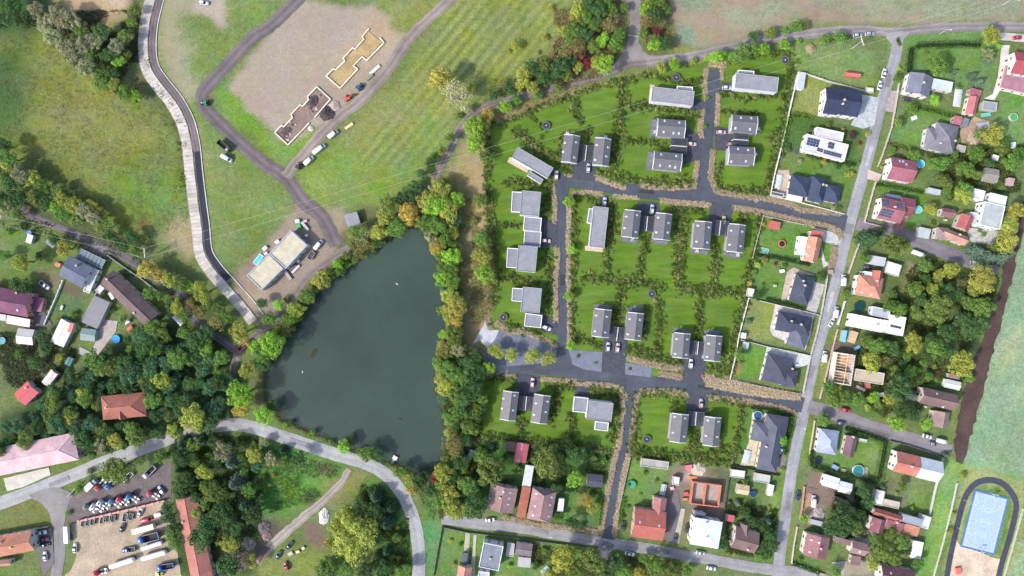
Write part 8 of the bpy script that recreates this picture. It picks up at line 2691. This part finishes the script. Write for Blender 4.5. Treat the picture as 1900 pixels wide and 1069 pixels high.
def ornamental():
    for gi, (s, wpx) in enumerate(GRASS):
        ribbon('grass_bed', dense(WP(s), 1.2, False), wpx * S * .85, 'earth', C(156, 140, 112), .25, z=ZS[0] + .003 * (gi % 7))
        pts = dense([Vector(p) for p in P(s)], 1.0, False)
        n = int(len(pts) * wpx / 3.6)
        cen, nor, sz, sh = [], [], [], []
        for _ in range(n):
            p = random.choice(pts)
            w = W((p.x + random.uniform(-.45, .45) * wpx, p.y + random.uniform(-.45, .45) * wpx), .4)
            r = random.uniform(.4, .7)
            m = 16
            d = rdir(RNG, m)
            d[:, 2] = np.abs(d[:, 2]) + .15
            cen.append(np.array([w.x, w.y, .15]) + d * r * RNG.uniform(.4, 1.0, m)[:, None])
            nor.append(d + np.array([0, 0, .5]))
            sz.append(r * .7 * RNG.uniform(.7, 1.3, m))
            sh.append(RNG.uniform(.8, 1.15) * RNG.uniform(.75, 1.2, m))
        if not cen:
            continue
        me = leafcloud('ornamental_grass', np.concatenate(cen), np.concatenate(nor), np.concatenate(sz), np.concatenate(sh), .4, None, .55)
        o = obj('ornamental_grass', me, 'leaf', None, C(226, 206, 176), kind='stuff')
        tag(o, 'pale tan ornamental grass edging the new roads and drives', 'grass', 'pale grass beds along the new roads')


ornamental()

# rough growth: verges, wood floors, garden beds
UNDER = [('t0,60 120,90 200,150 280,190 330,240 345,330 350,430 260,450 200,400 60,310 0,260', 2000, (126, 140, 78), .16), ('d1080,20 1290,30 1300,640 1240,700 1180,720 1130,560 1110,340', 1500, (184, 178, 116), .28), ('t900,200 1000,175 1100,152 1200,130 1310,108 1310,116 1200,142 1060,186 930,226', 900, (184, 174, 116), .26), ('q200,60 560,0 600,120 560,300 480,420 0,520 0,450 200,330', 1700, (148, 136, 92), .34), ('q680,0 830,0 840,260 720,290 680,170', 500, (148, 134, 90), .3),
         ('d530,260 760,200 850,180 600,330 400,470 240,620 100,780 20,960 -20,900 100,700 300,500', 1400, (124, 138, 72), .32), ('f0,190 200,225 440,330 700,430 900,520 980,700 960,760 860,600 700,450 500,390 200,260', 1000, (128, 138, 72), .3),
         ('d880,150 960,280 1000,400 1030,560 1040,700 1000,850 1000,1069 1200,1069 1130,800 1110,400 1080,100', 1400, (126, 140, 72), .34), ('f990,0 1240,20 1230,300 1160,600 1000,760 960,560 1030,300', 1400, (118, 132, 70), .34),
         ('c0,100 300,160 700,320 1050,560 1250,780 1180,740 800,500 300,230 0,180', 1000, (92, 104, 58), .32), ('e960,300 1425,300 1425,860 1180,1069 1000,640', 1800, (90, 116, 60), .34), ('f560,560 820,700 840,1060 640,1060', 900, (88, 116, 56), .3),
         ('k200,320 980,400 930,620 700,600 480,540 180,600', 1200, (78, 106, 52), .32), ('n860,640 1290,760 1200,1069 700,1069 680,860', 1500, (88, 104, 54), .32), ('o520,360 1150,360 1100,600 850,640 650,820 480,680', 1500, (92, 106, 56), .32), ('n880,60 1390,100 1360,300 1000,330', 1000, (104, 116, 62), .3),
         ('p360,600 620,580 580,860 380,850', 700, (76, 94, 50), .3), ('l610,650 900,700 860,980 620,940', 800, (88, 108, 58), .3), ('k560,900 1380,990 1380,1069 560,1069', 900, (108, 112, 60), .32), ('c0,760 300,780 420,860 380,1060 0,1069', 900, (86, 98, 62), .32), ('a420,60 760,60 760,560 600,500 380,330 220,160', 1300, (104, 108, 72), .34),
         ('m1000,830 1420,800 1400,1060 960,1060', 1000, (98, 112, 60), .3), ('f20,350 450,470 330,640 60,720', 500, (100, 136, 66), .26), ('a770,0 800,300 1020,700 1040,1060 1000,1060 960,700 740,300 740,0', 500, (98, 102, 60), .28)]
for k, (s, n, c, sz_) in enumerate(UNDER):
    pts = [(p.x, p.y) for p in WP(s)]
    xs, ys = [p[0] for p in pts], [p[1] for p in pts]
    X, Y = RNG.uniform(min(xs), max(xs), n * 5), RNG.uniform(min(ys), max(ys), n * 5)
    ok = inside(pts, X, Y) & (vnoise(X, Y, .25, 40 + k) > -.25) & (sdist(PONDT, X, Y) < -.4)
    X, Y = X[ok], Y[ok]
    rp = 5
    cl = RNG.uniform(.3, 1.0, len(X))
    X2 = np.repeat(X, rp) + RNG.normal(0, .35, len(X) * rp)
    Y2 = np.repeat(Y, rp) + RNG.normal(0, .35, len(X) * rp)
    Z2 = np.repeat(cl, rp) * RNG.uniform(.1, .9, len(X) * rp)
    sh = np.repeat(RNG.uniform(.65, 1.35, len(X)), rp) * RNG.uniform(.8, 1.2, len(X) * rp)
    me = leafcloud('rough_grass', np.stack([X2, Y2, Z2], 1), np.tile([0, 0, .8], (len(X2), 1)), RNG.uniform(.5, 1.5, len(X2)) * sz_ * 1.6, sh, .5)
    o = obj('rough_growth', me, 'leaf', None, C(*c), kind='stuff')
    tag(o, 'low rough grass and weeds over the %s' % ('meadow' if k < 1 else 'unmown ground'), 'weeds', 'rough growth')

# reeds and scum along the water's edge
n_ = 5200
ii = RNG.integers(0, len(PONDT), n_)
ok = np.sin(ii * .21) + np.sin(ii * .083 + 1) > -.3
ii = ii[ok]
bp = np.array(PONDT)[ii]
cen = np.concatenate([bp + RNG.normal(0, .75, bp.shape), (-.72 + RNG.uniform(0, .7, len(ii)))[:, None]], 1)
me = leafcloud('shore_reeds', cen, np.tile([0, 0, .4], (len(ii), 1)), RNG.uniform(.3, .9, len(ii)), RNG.uniform(.6, 1.3, len(ii)), .6, None, .5)
tag(obj('shore_reeds', me, 'leaf', None, C(118, 124, 76), kind='stuff'), 'low reeds and weeds along the edge of the pond', 'reeds')
